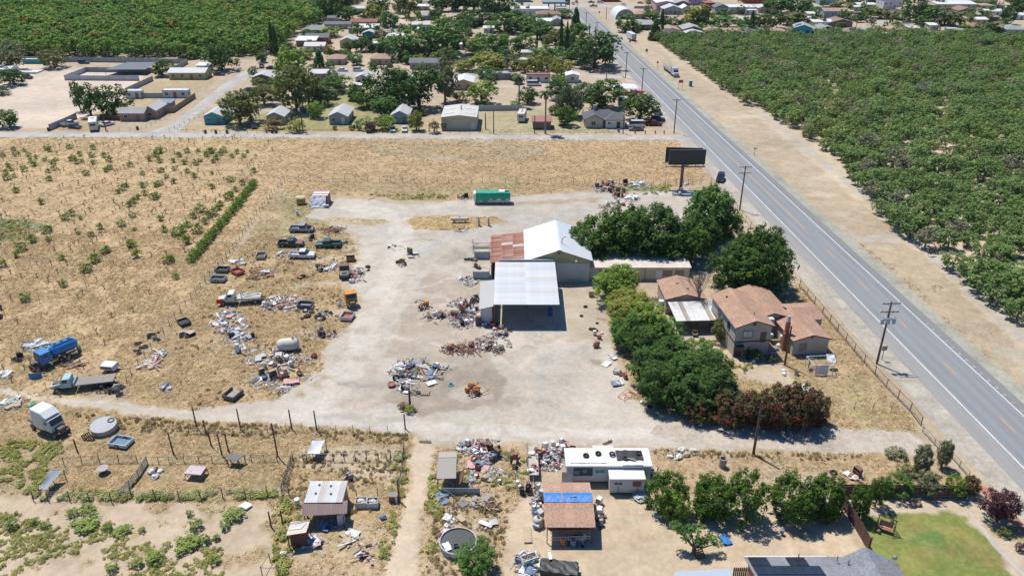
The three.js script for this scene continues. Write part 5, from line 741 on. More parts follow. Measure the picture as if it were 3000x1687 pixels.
{ // semi with flatbed parked beside the highway
  const p = K(2,0)(1645,772), dir = Math.atan2(-RD.x,-RD.z) + 0.02, g = thing('semi_truck', 'silver semi truck with empty trailer parked on the sandy roadside', 'truck', p, dir); part(g, 'cab',[prism([[-2.6,0.8],[1.6,0.8],[1.6,1.6],[0.4,1.9],[-0.1,2.6],[-0.5,3.4],[-2.6,3.9]],2.3,0,0.1)], M([0.52,0.53,0.55], 'paint',0.3)); part(g, 'windscreen', bx(1.9,0.75,0.06,0,2.35,0.27,0,-0.6), glass); part(g, 'grille', bx(1.1,0.9,0.08,0,1.25,1.62), steel); part(g, 'bumper', bx(2.3,0.35,0.2,0,0.6,1.7), steel);
  part(g, 'trailer_bed',[bx(2.5,0.3,13,0,1.25,-9.6)], M([0.3,0.3,0.3], 'metal')); const hd = [...Array(14)].map((_, i) => bs(0.06,1.5,0.06,0,1.4,-3.3 - i * 0.95)); for (const s of [-1,1]) part(g, 'stake_side',[...hd.map(h => h.clone().translate(s * 1.2,0,0)),bx(0.05,0.1,12.6, s * 1.2,2.9,-9.5),bx(0.05,0.1,12.6, s * 1.2,2.3,-9.5)], M([0.5,0.5,0.5], 'metal')); part(g, 'head_rack', bs(2.4,2.2,0.1,0,1.4,-3.2),M([0.25,0.26,0.27], 'metal')); for (const z of [1,-1.6,-2.9,-13.4,-14.6]) for (const s of [-1,1]) wheel(g,0.5,0.35, s * 1.0,0.5, z); mark(p, 'the semi truck');
}
{ const p = K(2,0)(1228,415), g = thing('cargo_trailer', 'white cargo trailer standing by the highway pole', 'trailer', p, Math.atan2(-RD.x,-RD.z) + 0.1); part(g, 'body', rb(2.5,2.7,10,0.06,0,2.3,-5),M([0.62,0.63,0.63], 'metal')); part(g, 'door', bx(2.2,2.4,0.05,0,2.3,0.02),M([0.58,0.52,0.45], 'metal')); for (const z of [-1.2,-2.4]) for (const s of [-1,1]) wheel(g,0.48,0.35, s * 1,0.48, z); part(g, 'landing_leg',[bs(0.12,1,0.12,-0.9,0,-8.5),bs(0.12,1,0.12,0.9,0,-8.5)], darkSteel); mark(p, 'the cargo trailer'); }
{ const g = thing('speedboat', 'bright pink speedboat on the roadside by the pole', 'boat', K(2,0)(1270,945),1.35); part(g, 'hull', prism([[-2.6,0.5],[1.6,0.45],[3.1,1.2],[-2.6,1.25]],1.9,0,0.15),M([0.62,0.02,0.10], 'paint',0.3)); part(g, 'windscreen', bx(1.5,0.4,0.05,0,1.4,0.4,0,-0.5), glass); part(g, 'seat', bs(1.2,0.5,0.5,0,1.2,-0.8), whiteP); part(g, 'outboard_motor', bs(0.4,1,0.4,0,0.7,-2.8), darkSteel); for (const s of [-1,1]) wheel(g,0.3,0.2, s * 0.9,0.3,-0.8); }
// wrecks in the field: generic truck with cab, frame and load deck
function truck(c, r, x, y, ry, label, o) {
  const g = thing(o.name ?? 'old_truck', label, 'truck', K(c, r)(x, y), ry), cm = M(o.col, 'paint',0.45), L = o.L; mark(g.position, o.short);
  part(g, 'chassis',[bx(0.2,0.25, L,-0.45,0.8,-L / 2 + 1.8),bx(0.2,0.25, L,0.45,0.8,-L / 2 + 1.8),...[0,0.3,0.6,0.9].map(t => bx(1,0.15,0.15,0,0.8,1.6 - t * (L - 1)))], M([0.13,0.10,0.085], 'metal'));
  const cb = part(g, 'cab', o.cabover ? [prism([[-0.9,0.9],[0.9,0.9],[0.92,1.9],[0.65,2.75],[-0.9,2.8]],2.1,0,0.08)] : [prism([[-0.75,0.8],[0.8,0.8],[0.8,1.55],[0.35,2.3],[-0.75,2.35]],1.9,0,0.08)], cm); part(cb, 'windscreen', bx(1.7, o.cabover ? 0.8 : 0.62,0.05,0, o.cabover ? 2.28 : 1.95, o.cabover ? 0.84 : 0.62,0, o.cabover ? -0.3 : -0.55), glass); for (const s of [-1,1]) part(cb, 'side_window', bx(0.04,0.5,0.7, s * (o.cabover ? 1.05 : 0.95), o.cabover ? 2.2 : 1.9,0), glass);
  if (!o.cabover) part(g, 'bonnet', prism([[0.8,0.7],[2.2,0.7],[2.25,1.2],[0.8,1.5]],1.7,0,0.1), o.hood ? M(o.hood, 'paint',0.5) : cm); if (o.nose) part(g, 'engine',[bx(0.9,0.8,1.2,0,1.1,1.3),bx(1.6,0.2,0.2,0,0.9,1.9),bx(0.4,0.5,0.5,0.5,1.2,1.0)], M([0.16,0.12,0.09], 'metal'));
  for (const z of o.axles ?? [1.3,-L + 3.6]) for (const s of [-1,1]) wheel(g,0.5,0.3, s * 0.95,0.5, z, M([0.3,0.28,0.25], 'metal')); return g;
}
{ let g = truck(0,2,450,800,-0.62, 'blue tanker truck with its bonnet gone, standing in the dry field', { name: 'tanker_truck', col: [0.025,0.20,0.52], L: 6.6, cabover: 1, nose: 1, short: 'the blue tanker truck', axles: [1.5,-2.2,-3.4] }); const b = M([0.025,0.20,0.52], 'paint',0.4);
  part(g, 'tank',[tf(new THREE.CapsuleGeometry(1.0,2.6,4,18),0,2.0,-3.3, PI / 2)], b); part(g, 'tank_top', bx(0.9,0.1,3.2,0,3.0,-3.3),M([0.02,0.15,0.40], 'paint')); for (const z of [-2.2,-3.3,-4.4]) part(g, 'tank_hatch', cy(0.25,0.25,0.2,10,0,3.12, z),M([0.02,0.12,0.33], 'paint')); part(g, 'side_rack',[bx(0.2,0.15,4,-1.1,1.2,-3.3),bx(0.2,0.15,4,1.1,1.2,-3.3)], woodM);
  const f = thing('truck_bonnet', 'curved blue truck bonnet lying before the blue tanker', 'car part', K(0,2)(350,920),0.15); part(f, 'shell', tf(new THREE.CylinderGeometry(1.2,1.3,0.9,12,1, true,-0.9,1.8),0,0.45,-0.9),M([0.02,0.18,0.42], 'paint',0.5)); part(f, 'bumper_bar', bx(2.6,0.15,0.15,0.2,0.5,-0.6), woodM);
  g = truck(0,2,690,1030,-1.35, 'pale teal flatbed truck stripped at the nose and loaded with scrap', { name: 'flatbed_truck', col: [0.33,0.52,0.55], L: 8.5, short: 'the teal flatbed truck', nose: 1, hood: [0.45,0.50,0.48] }); part(g, 'deck',[bx(2.3,0.15,5.6,0,1.15,-3.9)], greyWood); part(g, 'head_board', bs(2.2,0.5,0.1,0,1.2,-1.2),M([0.33,0.52,0.55], 'paint'));
  g = truck(0,2,2330,165,-1.45, 'white tow truck with a red bonnet and open engine bay', { name: 'tow_truck', col: [0.66,0.67,0.66], L: 8, short: 'the white tow truck', hood: [0.6,0.62,0.62] }); part(g, 'deck',[bs(2.1,0.4,4.2,0,0.95,-3.3),bs(0.15,1.1,0.15,-0.6,1.35,-2),bs(0.15,1.1,0.15,0.6,1.35,-2),bx(0.15,0.15,3.5,-0.5,1.6,-3.5,0,0.2),bx(0.15,0.15,3.5,0.5,1.6,-3.5,0,0.2)], M([0.55,0.53,0.48], 'metal')); part(g, 'red_fender', bx(0.4,0.8,1.0,0.95,1.0,1.9),M([0.55,0.03,0.02], 'paint')); part(g, 'open_door', bx(1.0,1.0,0.06,1.3,1.5,0.7,0.4),M([0.4,0.45,0.5], 'paint'));
  g = truck(0,2,560,1470,1.1, 'white sleeper cab semi with its engine bare beside the track', { name: 'semi_cab', col: [0.66,0.68,0.69], L: 7, cabover: 1, nose: 1, short: 'the white sleeper cab' }); part(g, 'sleeper', rb(2.35,2.5,2.6,0.25,0,2.15,-1.6),M([0.68,0.69,0.70], 'paint',0.4)); part(g, 'roof_fairing', prism([[-2.8,3.3],[0.4,3.1],[-0.6,3.75],[-2.8,3.85]],2.2,0,0.15),M([0.70,0.71,0.72], 'paint',0.4)); for (const z of [-1.8]) windowOn(g,0.4,0.5,1.19,2.1, z, PI / 2);
  g = truck(0,2,-60,300,0.5, 'white truck cut off at the field edge with a fallen panel', { col: [0.66,0.68,0.69], L: 6, cabover: 1, short: 'the white truck at the field edge' });
  g = truck(1,2,960,190,0.35, 'orange cab of a dismantled loader with rusty frame', { name: 'loader_cab', col: [0.62,0.26,0.03], L: 3.4, cabover: 1, nose: 1, short: 'the orange cab', axles: [] }); part(g, 'ladder_frame',[bx(0.15,0.15,3,-1.6,0.6,0,0.9),bx(0.15,0.15,3,-1.0,0.6,-0.4,0.9),...[0,1,2,3].map(i => bx(0.8,0.1,0.1,-2.3 + i * 0.65,0.62,-0.6 + i * 0.5,0.9))], steel);
  g = truck(1,1,895,1330,0.15, 'burnt brown truck nose with bare green engine bay', { col: [0.22,0.10,0.08], L: 3.5, nose: 1, hood: [0.12,0.17,0.15], short: 'the burnt brown truck', axles: [1.2] });
}
// pickup beds, caps and other vehicle shells lying about
function bedShell(c, r, x, y, ry, col, inner, label, o = {}) { const g = thing(o.name ?? 'pickup_bed', label, 'car part', K(c, r)(x, y), ry), m = M(col, 'paint',0.5),[w, l, h] = o.s ?? [1.8,2.4,0.55]; part(g, 'floor', bs(w,0.08, l,0,0.25),M(inner, 'paint',0.8)); part(g, 'side_panel', bs(0.08, h, l,-w / 2,0.25), m); part(g, 'side_panel', bs(0.08, h, l, w / 2,0.25), m); part(g, 'tailgate', bs(w, h,0.08,0,0.25, l / 2), m); if (o.front !== 0) part(g, 'head_panel', bs(w, h,0.08,0,0.25,-l / 2), m); if (o.wheels) for (const s of [-1,1]) wheel(g,0.36,0.22, s * w / 2,0.36,0); return g; }
bedShell(0,1,2195,1385,1.5,[0.33,0.40,0.47],[0.1,0.1,0.1], 'blue-grey pickup bed trailer at the wire fence', { wheels: 1, s: [1.7,2.8,0.6] }); bedShell(0,1,2240,1290,1.5,[0.12,0.16,0.15],[0.05,0.05,0.05], 'dark pickup bed behind the blue-grey one'); bedShell(0,1,2390,1310,0.9,[0.5,0.12,0.10],[0.3,0.1,0.06], 'red pickup bed tipped among the scrap'); bedShell(0,2,1850,375,0.75,[0.03,0.035,0.045],[0.04,0.04,0.05], 'black pickup bed with white liner in the dry grass', { s: [1.7,2.2,0.4] }); bedShell(0,2,2345,1105,-0.35,[0.12,0.115,0.10],[0.33,0.30,0.26], 'open grey metal bed full of junk beside the track', { s: [2.0,2.4,0.6], front: 0 }); bedShell(1,2,497,205,1.45,[0.09,0.12,0.17],[0.28,0.26,0.24], 'dark blue truck bed on the white trash heap', { s: [1.7,2.6,0.6] }); bedShell(1,2,920,320,-0.15,[0.55,0.52,0.55],[0.38,0.12,0.06], 'white pickup bed with rusty red floor', { s: [2.0,2.3,0.6] }); bedShell(0,3,1220,120,1.35,[0.62,0.66,0.70],[0.14,0.24,0.30], 'white pickup bed with blue floor in the dry corral', { s: [1.9,2.7,0.5], wheels: 1 }); bedShell(1,1,50,1150,0.1,[0.45,0.42,0.36],[0.1,0.09,0.08], 'boxy tan camper shell on the dry grass'); bedShell(1,1,952,1180,0.2,[0.20,0.12,0.10],[0.25,0.16,0.13], 'rusty brown box behind the burnt truck', { s: [1.7,1.4,0.7] });
{ const g = thing('camper_shell', 'white windowed camper shell on a small trailer', 'camper shell', K(0,2)(1110,845),1.45); part(g, 'shell', prism([[-1.2,0.6],[1.2,0.6],[1.0,1.3],[-1.1,1.35]],1.7,0,0.08), whiteP); part(g, 'side_window', bx(1.76,0.32,1.7,0,0.98,0),M([0.10,0.11,0.22], 'paint',0.2)); for (const s of [-1,1]) wheel(g,0.33,0.2, s * 0.8,0.33,-0.2); part(g, 'tow_bar', bx(0.1,0.1,1.2,0,0.5,1.6), darkSteel); }
{ const g = thing('car_roof', 'pinkish cut-off car roof lying in the corral', 'car part', K(0,3)(1975,440),1.45); part(g, 'roof_panel', rb(1.7,0.2,2.3,0.08,0,0.95,0),M([0.52,0.44,0.46], 'paint')); part(g, 'pillar',[-1,1].flatMap(a => [-1,1].map(b => bar(v(a * 0.8,0, b * 1.2),v(a * 0.8,0.9, b * 1.0),0.05))), darkSteel); part(g, 'rear_window', bx(1.3,0.35,0.05,0,0.65,1.1), glass); }
// ---------- tanks, billboard, poles, signs ----------
{ const g = thing('propane_tank', 'long white propane tank on cradles in the grass island', 'tank', K(1,1)(2050,795),1.5708); part(g, 'shell',[tf(new THREE.CapsuleGeometry(0.45,3.4,4,14),0,0.85,0, PI / 2)], M([0.62,0.55,0.48], 'paint')); for (const z of [-1.3,1.3]) part(g, 'cradle', bs(0.8,0.5,0.25,0,0, z),M([0.35,0.2,0.13], 'stucco')); part(g, 'valve_dome', cy(0.15,0.15,0.25,8,0,1.38,0), steel); mark(g.position, 'the propane tank'); }
for (const [x, w] of [[2243, 'nearer the propane tank'],[2342, 'farther from the propane tank']]) { const g = thing('fuel_pump', `weathered grey fuel pump in the grass island, ${w}`, 'fuel pump', K(1,1)(x,830)); part(g, 'cabinet', bs(0.42,1.4,0.4),M([0.36,0.35,0.33], 'paint')); part(g, 'display_head', bs(0.38,0.75,0.34,0,1.4),M([0.55,0.52,0.5], 'paint')); part(g, 'base', bs(0.7,0.15,0.6),M([0.45,0.38,0.33], 'stucco')); }
{ const g = thing('steel_tank', 'cream steel tank with rounded ends amid the scrap', 'tank', K(1,2)(325,640),1.75); part(g, 'shell',[tf(new THREE.CapsuleGeometry(1.05,1.6,4,16),0,1.15,0, PI / 2)], M([0.62,0.60,0.52], 'paint')); part(g, 'end_ring', tf(new THREE.TorusGeometry(0.95,0.07,6,18),0,1.15,1.6), steel); part(g, 'neck', cy(0.18,0.14,0.5,8,0,2.4,0.9),M([0.6,0.58,0.52], 'paint')); part(g, 'skid', bs(1.6,0.3,2.6), darkSteel); mark(g.position, 'the cream tank'); }
{ const g = thing('stock_tank', 'round tilted grey water tank lying by the track', 'tank', K(0,2)(1050,1440),0.3); const t = part(g, 'drum', cy(1.75,1.75,0.9,24,0,0.6,0),M([0.40,0.405,0.41], 'metal',0.6)); part(t, 'rim', tf(new THREE.TorusGeometry(1.75,0.05,6,28),0,1.05,0, PI / 2),M([0.3,0.3,0.3], 'metal')); part(t, 'hatch', tf(new THREE.TorusGeometry(0.4,0.09,6,14),0.95,1.1,-0.6, PI / 2), darkSteel); t.rotation.x = 0.12; }
{ const b = K(2,1)(1698,470), top = tall(b,420 + 55 / 3.4347), g = thing('billboard', 'blank two-sided black billboard on a rusty single post', 'billboard', b); mark(b, 'the billboard'); const hp = top - 3.6; part(g, 'post', cy(0.42,0.38, hp + 0.5,12,0, (hp + 0.5) / 2,0),M([0.20,0.11,0.09], 'metal')); for (const [z, r] of [[0.9,0.04],[-0.9,-0.1]]) { const f = part(g, 'panel', bx(9.0,3.7,0.22),M([0.045,0.045,0.048], 'paint',0.6)); f.position.set(0.7 + (z < 0 ? -0.5 : 0), hp + 1.75, z); f.rotation.y = r; part(f, 'frame',[bx(9.1,0.1,0.3,0,1.87),bx(9.1,0.1,0.3,0,-1.87),bx(0.1,3.7,0.3,-4.53),bx(0.1,3.7,0.3,4.53)], M([0.1,0.1,0.1], 'metal')); } part(g, 'catwalk',[bx(10,0.08,0.7,0.2, hp - 0.5,1.6),bx(10,0.08,0.7,0.2, hp - 0.5,-1.8),...[-4.4,-2,0.5,3,5].map(x => bx(0.12,0.12,3.8, x, hp - 0.45,0)),...[-4.6,4.8].map(x => bx(0.05,0.9,0.05, x, hp - 0.1,1.9))], M([0.2,0.11,0.09], 'metal')); part(g, 'name_plate', bx(1.2,0.25,0.05,0.7, hp - 0.25,1.05),M([0.5,0.55,0.5], 'paint')); }
const poleM = M([0.19,0.115,0.075], 'bark',0.95);
function pole(p, topV, ry, label, o = {}) {
  const h = o.h ?? tall(p, topV), g = thing('utility_pole', label, 'utility pole', p, ry); part(g, 'pole', cy(0.19,0.13, h,9,0, h / 2,0), poleM);
  (o.arms ?? [0.25,1.7]).forEach((d, i) => { const a = part(g, 'crossarm',[bx(2.9,0.13,0.11,0, h - d,0.14),bar(v(-0.8, h - d,0.12),v(0, h - d - 0.6,0.1),0.02),bar(v(0.8, h - d,0.12),v(0, h - d - 0.6,0.1),0.02)], poleM); for (const x of [-1.3,-0.5,0.6,1.3]) part(a, 'insulator', cy(0.05,0.07,0.22,6, x, h - d + 0.16,0.14),M([0.4,0.45,0.48], 'paint',0.3)); });
  if (o.trafo) for (const x of [-1.0,-0.05,0.85]) part(g, 'transformer',[cy(0.27,0.27,0.85,12, x, h - 3.2,0.42),cy(0.06,0.05,0.3,6, x, h - 2.6,0.42)], M([0.42,0.47,0.52], 'paint',0.5)); if (o.trafo) part(g, 'bracket', bx(2.3,0.1,0.2,0, h - 3.0,0.2), darkSteel); if (o.can) part(g, 'transformer', cy(0.3,0.3,0.9,12,-0.5, h - 2.4,0.2),M([0.45,0.47,0.5], 'paint')); return g;
}
const RY = Math.atan2(RD.x, RD.z) + PI;
pole(at(2570,1066),884, RY, 'tall utility pole with three transformers by the highway fence', { trafo: 1 }); pole(at(2168,615),486, RY, 'utility pole by the highway near the black car', {}); pole(at(1975,390),290, RY, 'utility pole at the highway corner behind the wooden posts', { arms: [0.25] }); pole(at(1880,278),199, RY, 'utility pole beside the pink speedboat', { arms: [0.25] }); pole(at(1833,229),152, RY, 'utility pole at the end of the back street', { arms: [0.25] }); pole(at(1795,186),116.5, RY, 'utility pole beside the large dark tree', { arms: [0.25] }); pole(at(1748,102),65, RY, 'utility pole far up the highway before the arched hut', { arms: [0.25] }); pole(at(1717,80),36, RY, 'utility pole far up the highway by the town', { arms: [0.25] }); pole(at(1690,45),10, RY, 'farthest highway utility pole by the price sign', { arms: [0.25] });
pole(K(2,2)(2430,1690),1223,0.4, 'dark leaning pole on the verge of the service lane', { h: 8.6, arms: [] }); pole(K(3,2)(170,790),955,0, 'brown pole between the two cream houses', { arms: [] }); pole(K(1,0)(470,1330),299,0.2, 'utility pole with one transformer before the pale bush', { arms: [0.3], can: 1 }); pole(K(2,0)(228,1345),338,0, 'thin pole at the dusty red carport', { arms: [] }); pole(K(1,0)(2392,1348),322,0, 'wooden pole by the beige workshop lot', { arms: [] }); pole(K(1,0)(2310,1300),330,0, 'grey lamp pole by the beige workshop lot', { arms: [] }); pole(K(2,0)(1118,1345),318,0, 'thin pole before the white garage wing', { arms: [] }); pole(K(2,0)(1240,435),75,0, 'pole at the end of the cargo trailer', { arms: [] }); pole(K(2,0)(952,785),200,0, 'thin pole beside the back street near the highway', { arms: [] }); pole(K(2,0)(948,200),20,0, 'thin pole by the arched hut', { arms: [] }); pole(K(0,0)(1062,1318),340,-0.2, 'leaning pole on the side street beside the white sedan', { arms: [] }); pole(K(3,0)(878,345),62,0, 'thin pole among the orchard edge houses near the solar roof', { arms: [] }); pole(K(3,0)(1500,330),55,0, 'thin pole by the far small house', { arms: [] }); pole(K(1,2)(1550,1210),1135,0, 'short dark post wrapped in green cloth by the scrap pile', { arms: [] });
function sign(c, r, x, y, w, h, z, col, label, o = {}) { const g = thing('road_sign', label, 'sign', K(c, r)(x, y), o.ry ?? 0.05); part(g, 'panel', o.diamond ? bx(w, w,0.04,0, z,0.05,0,0, PI / 4) : bx(w, h,0.05,0, z,0.05),M(col, 'paint',0.5)); part(g, 'post', (o.two ? [-w * 0.4, w * 0.4] : [0]).map(q => bs(0.09, z + h * 0.3,0.06, q)), o.pm ?? darkWood); return g; }
sign(2,0,1695,905,1.7,1.1,3.3,[0.62,0.05,0.02], 'red rectangular roadside sign on two posts', { two: 1 }); sign(2,0,1463,690,0.9,0.9,2.7,[0.62,0.25,0.01], 'orange diamond warning sign before the semi truck', { diamond: 1 }); sign(2,0,1187,460,1.1,0.9,2.2,[0.03,0.35,0.18], 'green roadside sign near the cargo trailer'); sign(2,0,1355,540,1.1,1.4,1.6,[0.16,0.20,0.06], 'olive sign board on the sandy roadside', { two: 1 }); sign(2,0,878,165,1.0,1.0,2.6,[0.55,0.04,0.02], 'small red sign at the far junction'); sign(2,1,2440,125,0.9,0.35,2.2,[0.10,0.26,0.20], 'small green marker sign on the orchard side of the highway'); sign(3,2,1150,735,0.85,0.8,2.2,[0.30,0.27,0.24], 'back of a grey road sign beside the tall pole'); sign(2,0,1058,960,1.9,1.1,3.2,[0.10,0.06,0.05], 'dark brown sign board above the white canopy', { two: 1 });
{ const g = thing('roadside_sign', 'black sign on thin legs with pale lettering by the yellow gate', 'sign', K(3,1)(1640,1135),0.25); const b = part(g, 'panel', bx(1.5,1.0,0.06,0,1.15,0),M([0.03,0.03,0.035], 'paint',0.5)); part(b, 'lettering',[bx(1.1,0.14,0.01,0,1.35,0.036),bx(0.9,0.12,0.01,-0.05,1.1,0.036),bx(1.0,0.1,0.01,0,0.88,0.036)], M([0.22,0.22,0.21], 'paint')); part(g, 'leg',[bs(0.05,1.2,0.05,-0.6),bs(0.05,1.2,0.05,0.6)], steel); }
{ const a = K(3,1)(1565,940), b = K(3,1)(1730,1070), g = thing('swing_gate', 'yellow pipe gate at the orchard entrance', 'gate', a), q = b.clone().sub(a); const y = M([0.62,0.46,0.06], 'paint'); part(g, 'gate_bar',[bar(v(0,1.0,0), q.clone().setY(1.0),0.07),bar(v(0,0.6,0), q.clone().setY(0.9),0.05)], y); part(g, 'post',[bs(0.2,1.3,0.2)], y); part(g, 'post',[bs(0.16,1.2,0.16, q.x,0, q.z)], darkSteel); }
pole(K(3,1)(1580,960),660,0, 'short leaning pole at the yellow gate', { arms: [], h: 4 });
{ const g = thing('portable_toilet', 'blue portable toilet on the sandy roadside behind the red sign', 'toilet', K(2,0)(1797,868)); part(g, 'cabin', bs(1.1,2.1,1.1),M([0.02,0.30,0.42], 'paint')); part(g, 'roof', rb(1.2,0.2,1.2,0.08,0,2.2,0),M([0.5,0.55,0.55], 'paint')); doorOn(g,0.7,1.8,0,0.1,0.55,0,M([0.02,0.24,0.36], 'paint')); }
for (let i = 0; i < 8; i++) { const g = thing('portable_toilet', 'turquoise portable toilet in the row at the orchard wall', 'toilet', K(0,0)(245 + i * 26,640),0, 'portable toilets at the orchard wall'); part(g, 'cabin', bs(1.15,2.0,1.1),M([0.03,0.36,0.40], 'paint')); part(g, 'roof', rb(1.2,0.25,1.2,0.08,0,2.1,0), whiteP); }
// wheelie bins, posts
for (const [c, x, y, w] of [[0,485,1318, 'before the grey panel wall'],[0,2065,1342, 'nearest the street corner'],[0,2170,1342, 'middle one before the teal cottage'],[0,2281,1342, 'third before the teal cottage'],[0,1380,1305, 'at the corner fence'],[1,160,1340, 'before the brown bush'],[1,200,1340, 'beside the pair at the brown bush'],[1,990,1290, 'beside the lone grey cottage'],[1,1018,1290, 'second beside the lone grey cottage'],[1,1120,1340, 'before the leafy garden'],[1,1148,1340, 'second before the leafy garden'],[2,1075,1330, 'blue one before the white garage']]) { const g = thing('wheelie_bin', `dark wheelie bin ${w}`, 'bin', K(c,0)(x, y)), m = M(w.startsWith('blue') ? [0.03,0.12,0.35] : [0.04,0.04,0.045], 'paint'); part(g, 'bin_body', prism([[-0.3,0.05],[0.28,0.05],[0.36,1.0],[-0.38,1.0]],0.6), m); part(g, 'lid', bx(0.66,0.08,0.8,0,1.05,0), m); }
for (const x of [1240,1342,1443,1532]) { const g = solo('bollard_post', 'stubby brown wooden post along the corner lot', 'post',[bs(0.28,1.0,0.28),cy(0.19,0.12,0.08,8,0,1.04,0)], M([0.3,0.13,0.06], 'wood'), K(2,0)(x,1345),0.3, 'wooden posts along the corner lot'); }
// ---------- fences and walls ----------
function fence(pts, o, label) {
  const g = thing(o.name ?? 'wire_fence', label, 'fence', pts[0]), O = pts[0], h = o.h ?? 1.3, s = o.s ?? 3, pm = o.post ?? darkSteel, r = o.r ?? 0.05; srand(pts.length * 31 + Math.round(O.x * 7)); let all = [];
  for (let i = 0; i < pts.length - 1; i++) { const n = Math.max(1, Math.round(pts[i].distanceTo(pts[i + 1]) / s)); for (let k = 0; k < n + (i === pts.length - 2 ? 1 : 0); k++) all.push(pts[i].clone().lerp(pts[i + 1], k / n).sub(O)); }
  const pg = cy(r, r,1,6,0,0.5,0);
  all.forEach(p => { const q = part(g, 'post', pg, pm); q.position.copy(p); q.scale.set(1, h * rr(0.93,1.08),1); q.rotation.set(rr(-.05,.05),0, rr(-.05,.05)); });
  (o.wires ?? []).forEach(y => { const w = []; for (let i = 0; i < all.length - 1; i++) w.push(bar(all[i].clone().setY(y * h), all[i + 1].clone().setY(y * h), o.wr ?? 0.012,3)); part(g, 'wire', w, o.wm ?? steel); });
  (o.rails ?? []).forEach(y => { for (let i = 0; i < all.length - 1; i++) { const a = all[i].clone().setY(y * h), b = all[i + 1].clone().setY(y * h); part(g, 'rail', bar(a, b, o.rr ?? 0.04,5), o.rm ?? pm); } });
  if (o.link) { const l = []; for (let i = 0; i < all.length - 1; i++) { const a = all[i], b = all[i + 1], L = a.distanceTo(b), n = Math.round(L / 0.28); for (let k = 0; k < n; k++) { const p = a.clone().lerp(b, k / n), q = a.clone().lerp(b, Math.min(1, (k + 2) / n)); l.push(bar(p.clone().setY(0.05), q.clone().setY(h * 0.95),0.007,3),bar(q.clone().setY(0.05), p.clone().setY(h * 0.95),0.007,3)); } } part(g, 'chain_link', l, o.lm ?? M([0.25,0.22,0.2], 'metal')).userData.kind = 'stuff'; }
  return g;
}
const Dl = l => l.map(q => D(...q));
fence(Dl([[715,456],[690,482],[560,662],[440,802],[380,880],[330,945],[292,1000]]), { s: 2.4, h: 1.4, wires: [0.3,0.6,0.95], link: 0 }, 'sagging wire fence between the vine field and the scrap yard');
fence(Dl([[722,455],[1100,460],[1500,463],[1790,466]]), { s: 3, h: 1.5, wires: [0.3,0.6,0.9] }, 'wire fence along the back of the scrap yard');
fence(Dl([[2012,722],[2070,790],[2150,885],[2230,975],[2290,1035],[2318,1072]]), { s: 3.2, h: 1.6, rails: [0.95,0.1], post: M([0.16,0.075,0.06], 'metal'), r: 0.06, rr: 0.045, link: 1, name: 'pipe_fence' }, 'rusty pipe fence with wire mesh along the highway');
fence(Dl([[1985,700],[1900,590],[1845,520]]), { s: 3.2, h: 1.6, rails: [0.95], post: M([0.16,0.075,0.06], 'metal'), wires: [0.5], name: 'pipe_fence' }, 'rusty pipe fence behind the big trees by the highway');
fence(Dl([[2150,1032],[2290,1035]]), { s: 3, h: 1.5, wires: [0.95,0.5], post: steel }, 'thin wire fence behind the red oleanders');
fence(Dl([[1640,470],[1720,462],[1788,462]]), { s: 2.5, h: 1.5, wires: [0.5,0.95], post: darkWood }, 'short fence with posts below the billboard');
fence([K(3,3)(1560,0), K(3,3)(1680,130), K(3,3)(1840,250), K(3,3)(2020,460)], { s: 2.5, h: 1.1, rails: [0.95,0.5], post: greyWood, rr: 0.05, name: 'rail_fence' }, 'weathered rail fence beside the grey shrubs at the lane mouth');
fence([K(0,3)(640,330), K(0,3)(1000,305), K(0,3)(1380,300)], { s: 2.2, h: 1.25, rails: [0.95], post: darkWood, rm: greyWood, wires: [0.3,0.6], link: 1 }, 'mesh fence with pale top rail across the dry corral');
fence([K(0,3)(1480,310), K(0,3)(1700,310), K(0,3)(2000,300), K(0,3)(2270,300), K(1,3)(210,285)], { s: 1.9, h: 1.1, rails: [0.95], post: greyWood, rm: greyWood, wires: [0.5] }, 'pole fence running along the corral before the dark shelter');
fence([K(0,3)(1480,310), K(0,3)(1390,450), K(0,3)(1300,560), K(0,3)(1200,660)], { s: 1.8, h: 1.3, rails: [0.95,0.75,0.55,0.35,0.15], post: greyWood, rm: greyWood, rr: 0.06, name: 'corral_fence' }, 'grey board corral fence of five rails');
fence([K(0,3)(330,690), K(0,3)(480,690), K(0,3)(700,690), K(0,3)(900,700), K(0,3)(1120,710), K(0,3)(1320,650), K(0,3)(1560,670), K(0,3)(1800,680), K(0,3)(2020,680), K(0,3)(2240,660), K(0,3)(2470,670), K(1,3)(110,630), K(1,3)(330,630)], { s: 2.3, h: 1.5, post: darkWood, r: 0.06, wires: [0.2,0.4,0.6,0.8,0.98] }, 'wire corral fence overgrown with green weeds');
fence([K(1,3)(365,290), K(1,3)(320,420), K(1,3)(260,620)], { s: 0.5, h: 1.4, post: greyWood, r: 0.06, rails: [0.6] , name: 'stick_fence' }, 'crooked stick fence beside the corral shelter');
fence([K(1,3)(370,290), K(1,3)(780,290), K(1,3)(1110,285), K(1,3)(1480,280)], { s: 1.5, h: 1.3, post: darkWood, rails: [0.97], rm: steel, wires: [0.5,0.2] }, 'post fence with a pipe rail across the goat pens');
fence([K(1,3)(1490,180), K(1,3)(1470,380), K(1,3)(1430,660)], { s: 1.6, h: 1.5, post: darkWood, wires: [0.3,0.6,0.9], link: 1 }, 'mesh fence along the sandy track');
fence([K(1,3)(920,640), K(1,3)(1010,650), K(1,3)(1220,640), K(1,3)(1430,650)], { s: 2, h: 1.3, post: darkWood, wires: [0.3,0.6,0.9] }, 'wire fence behind the white bathtub bins');
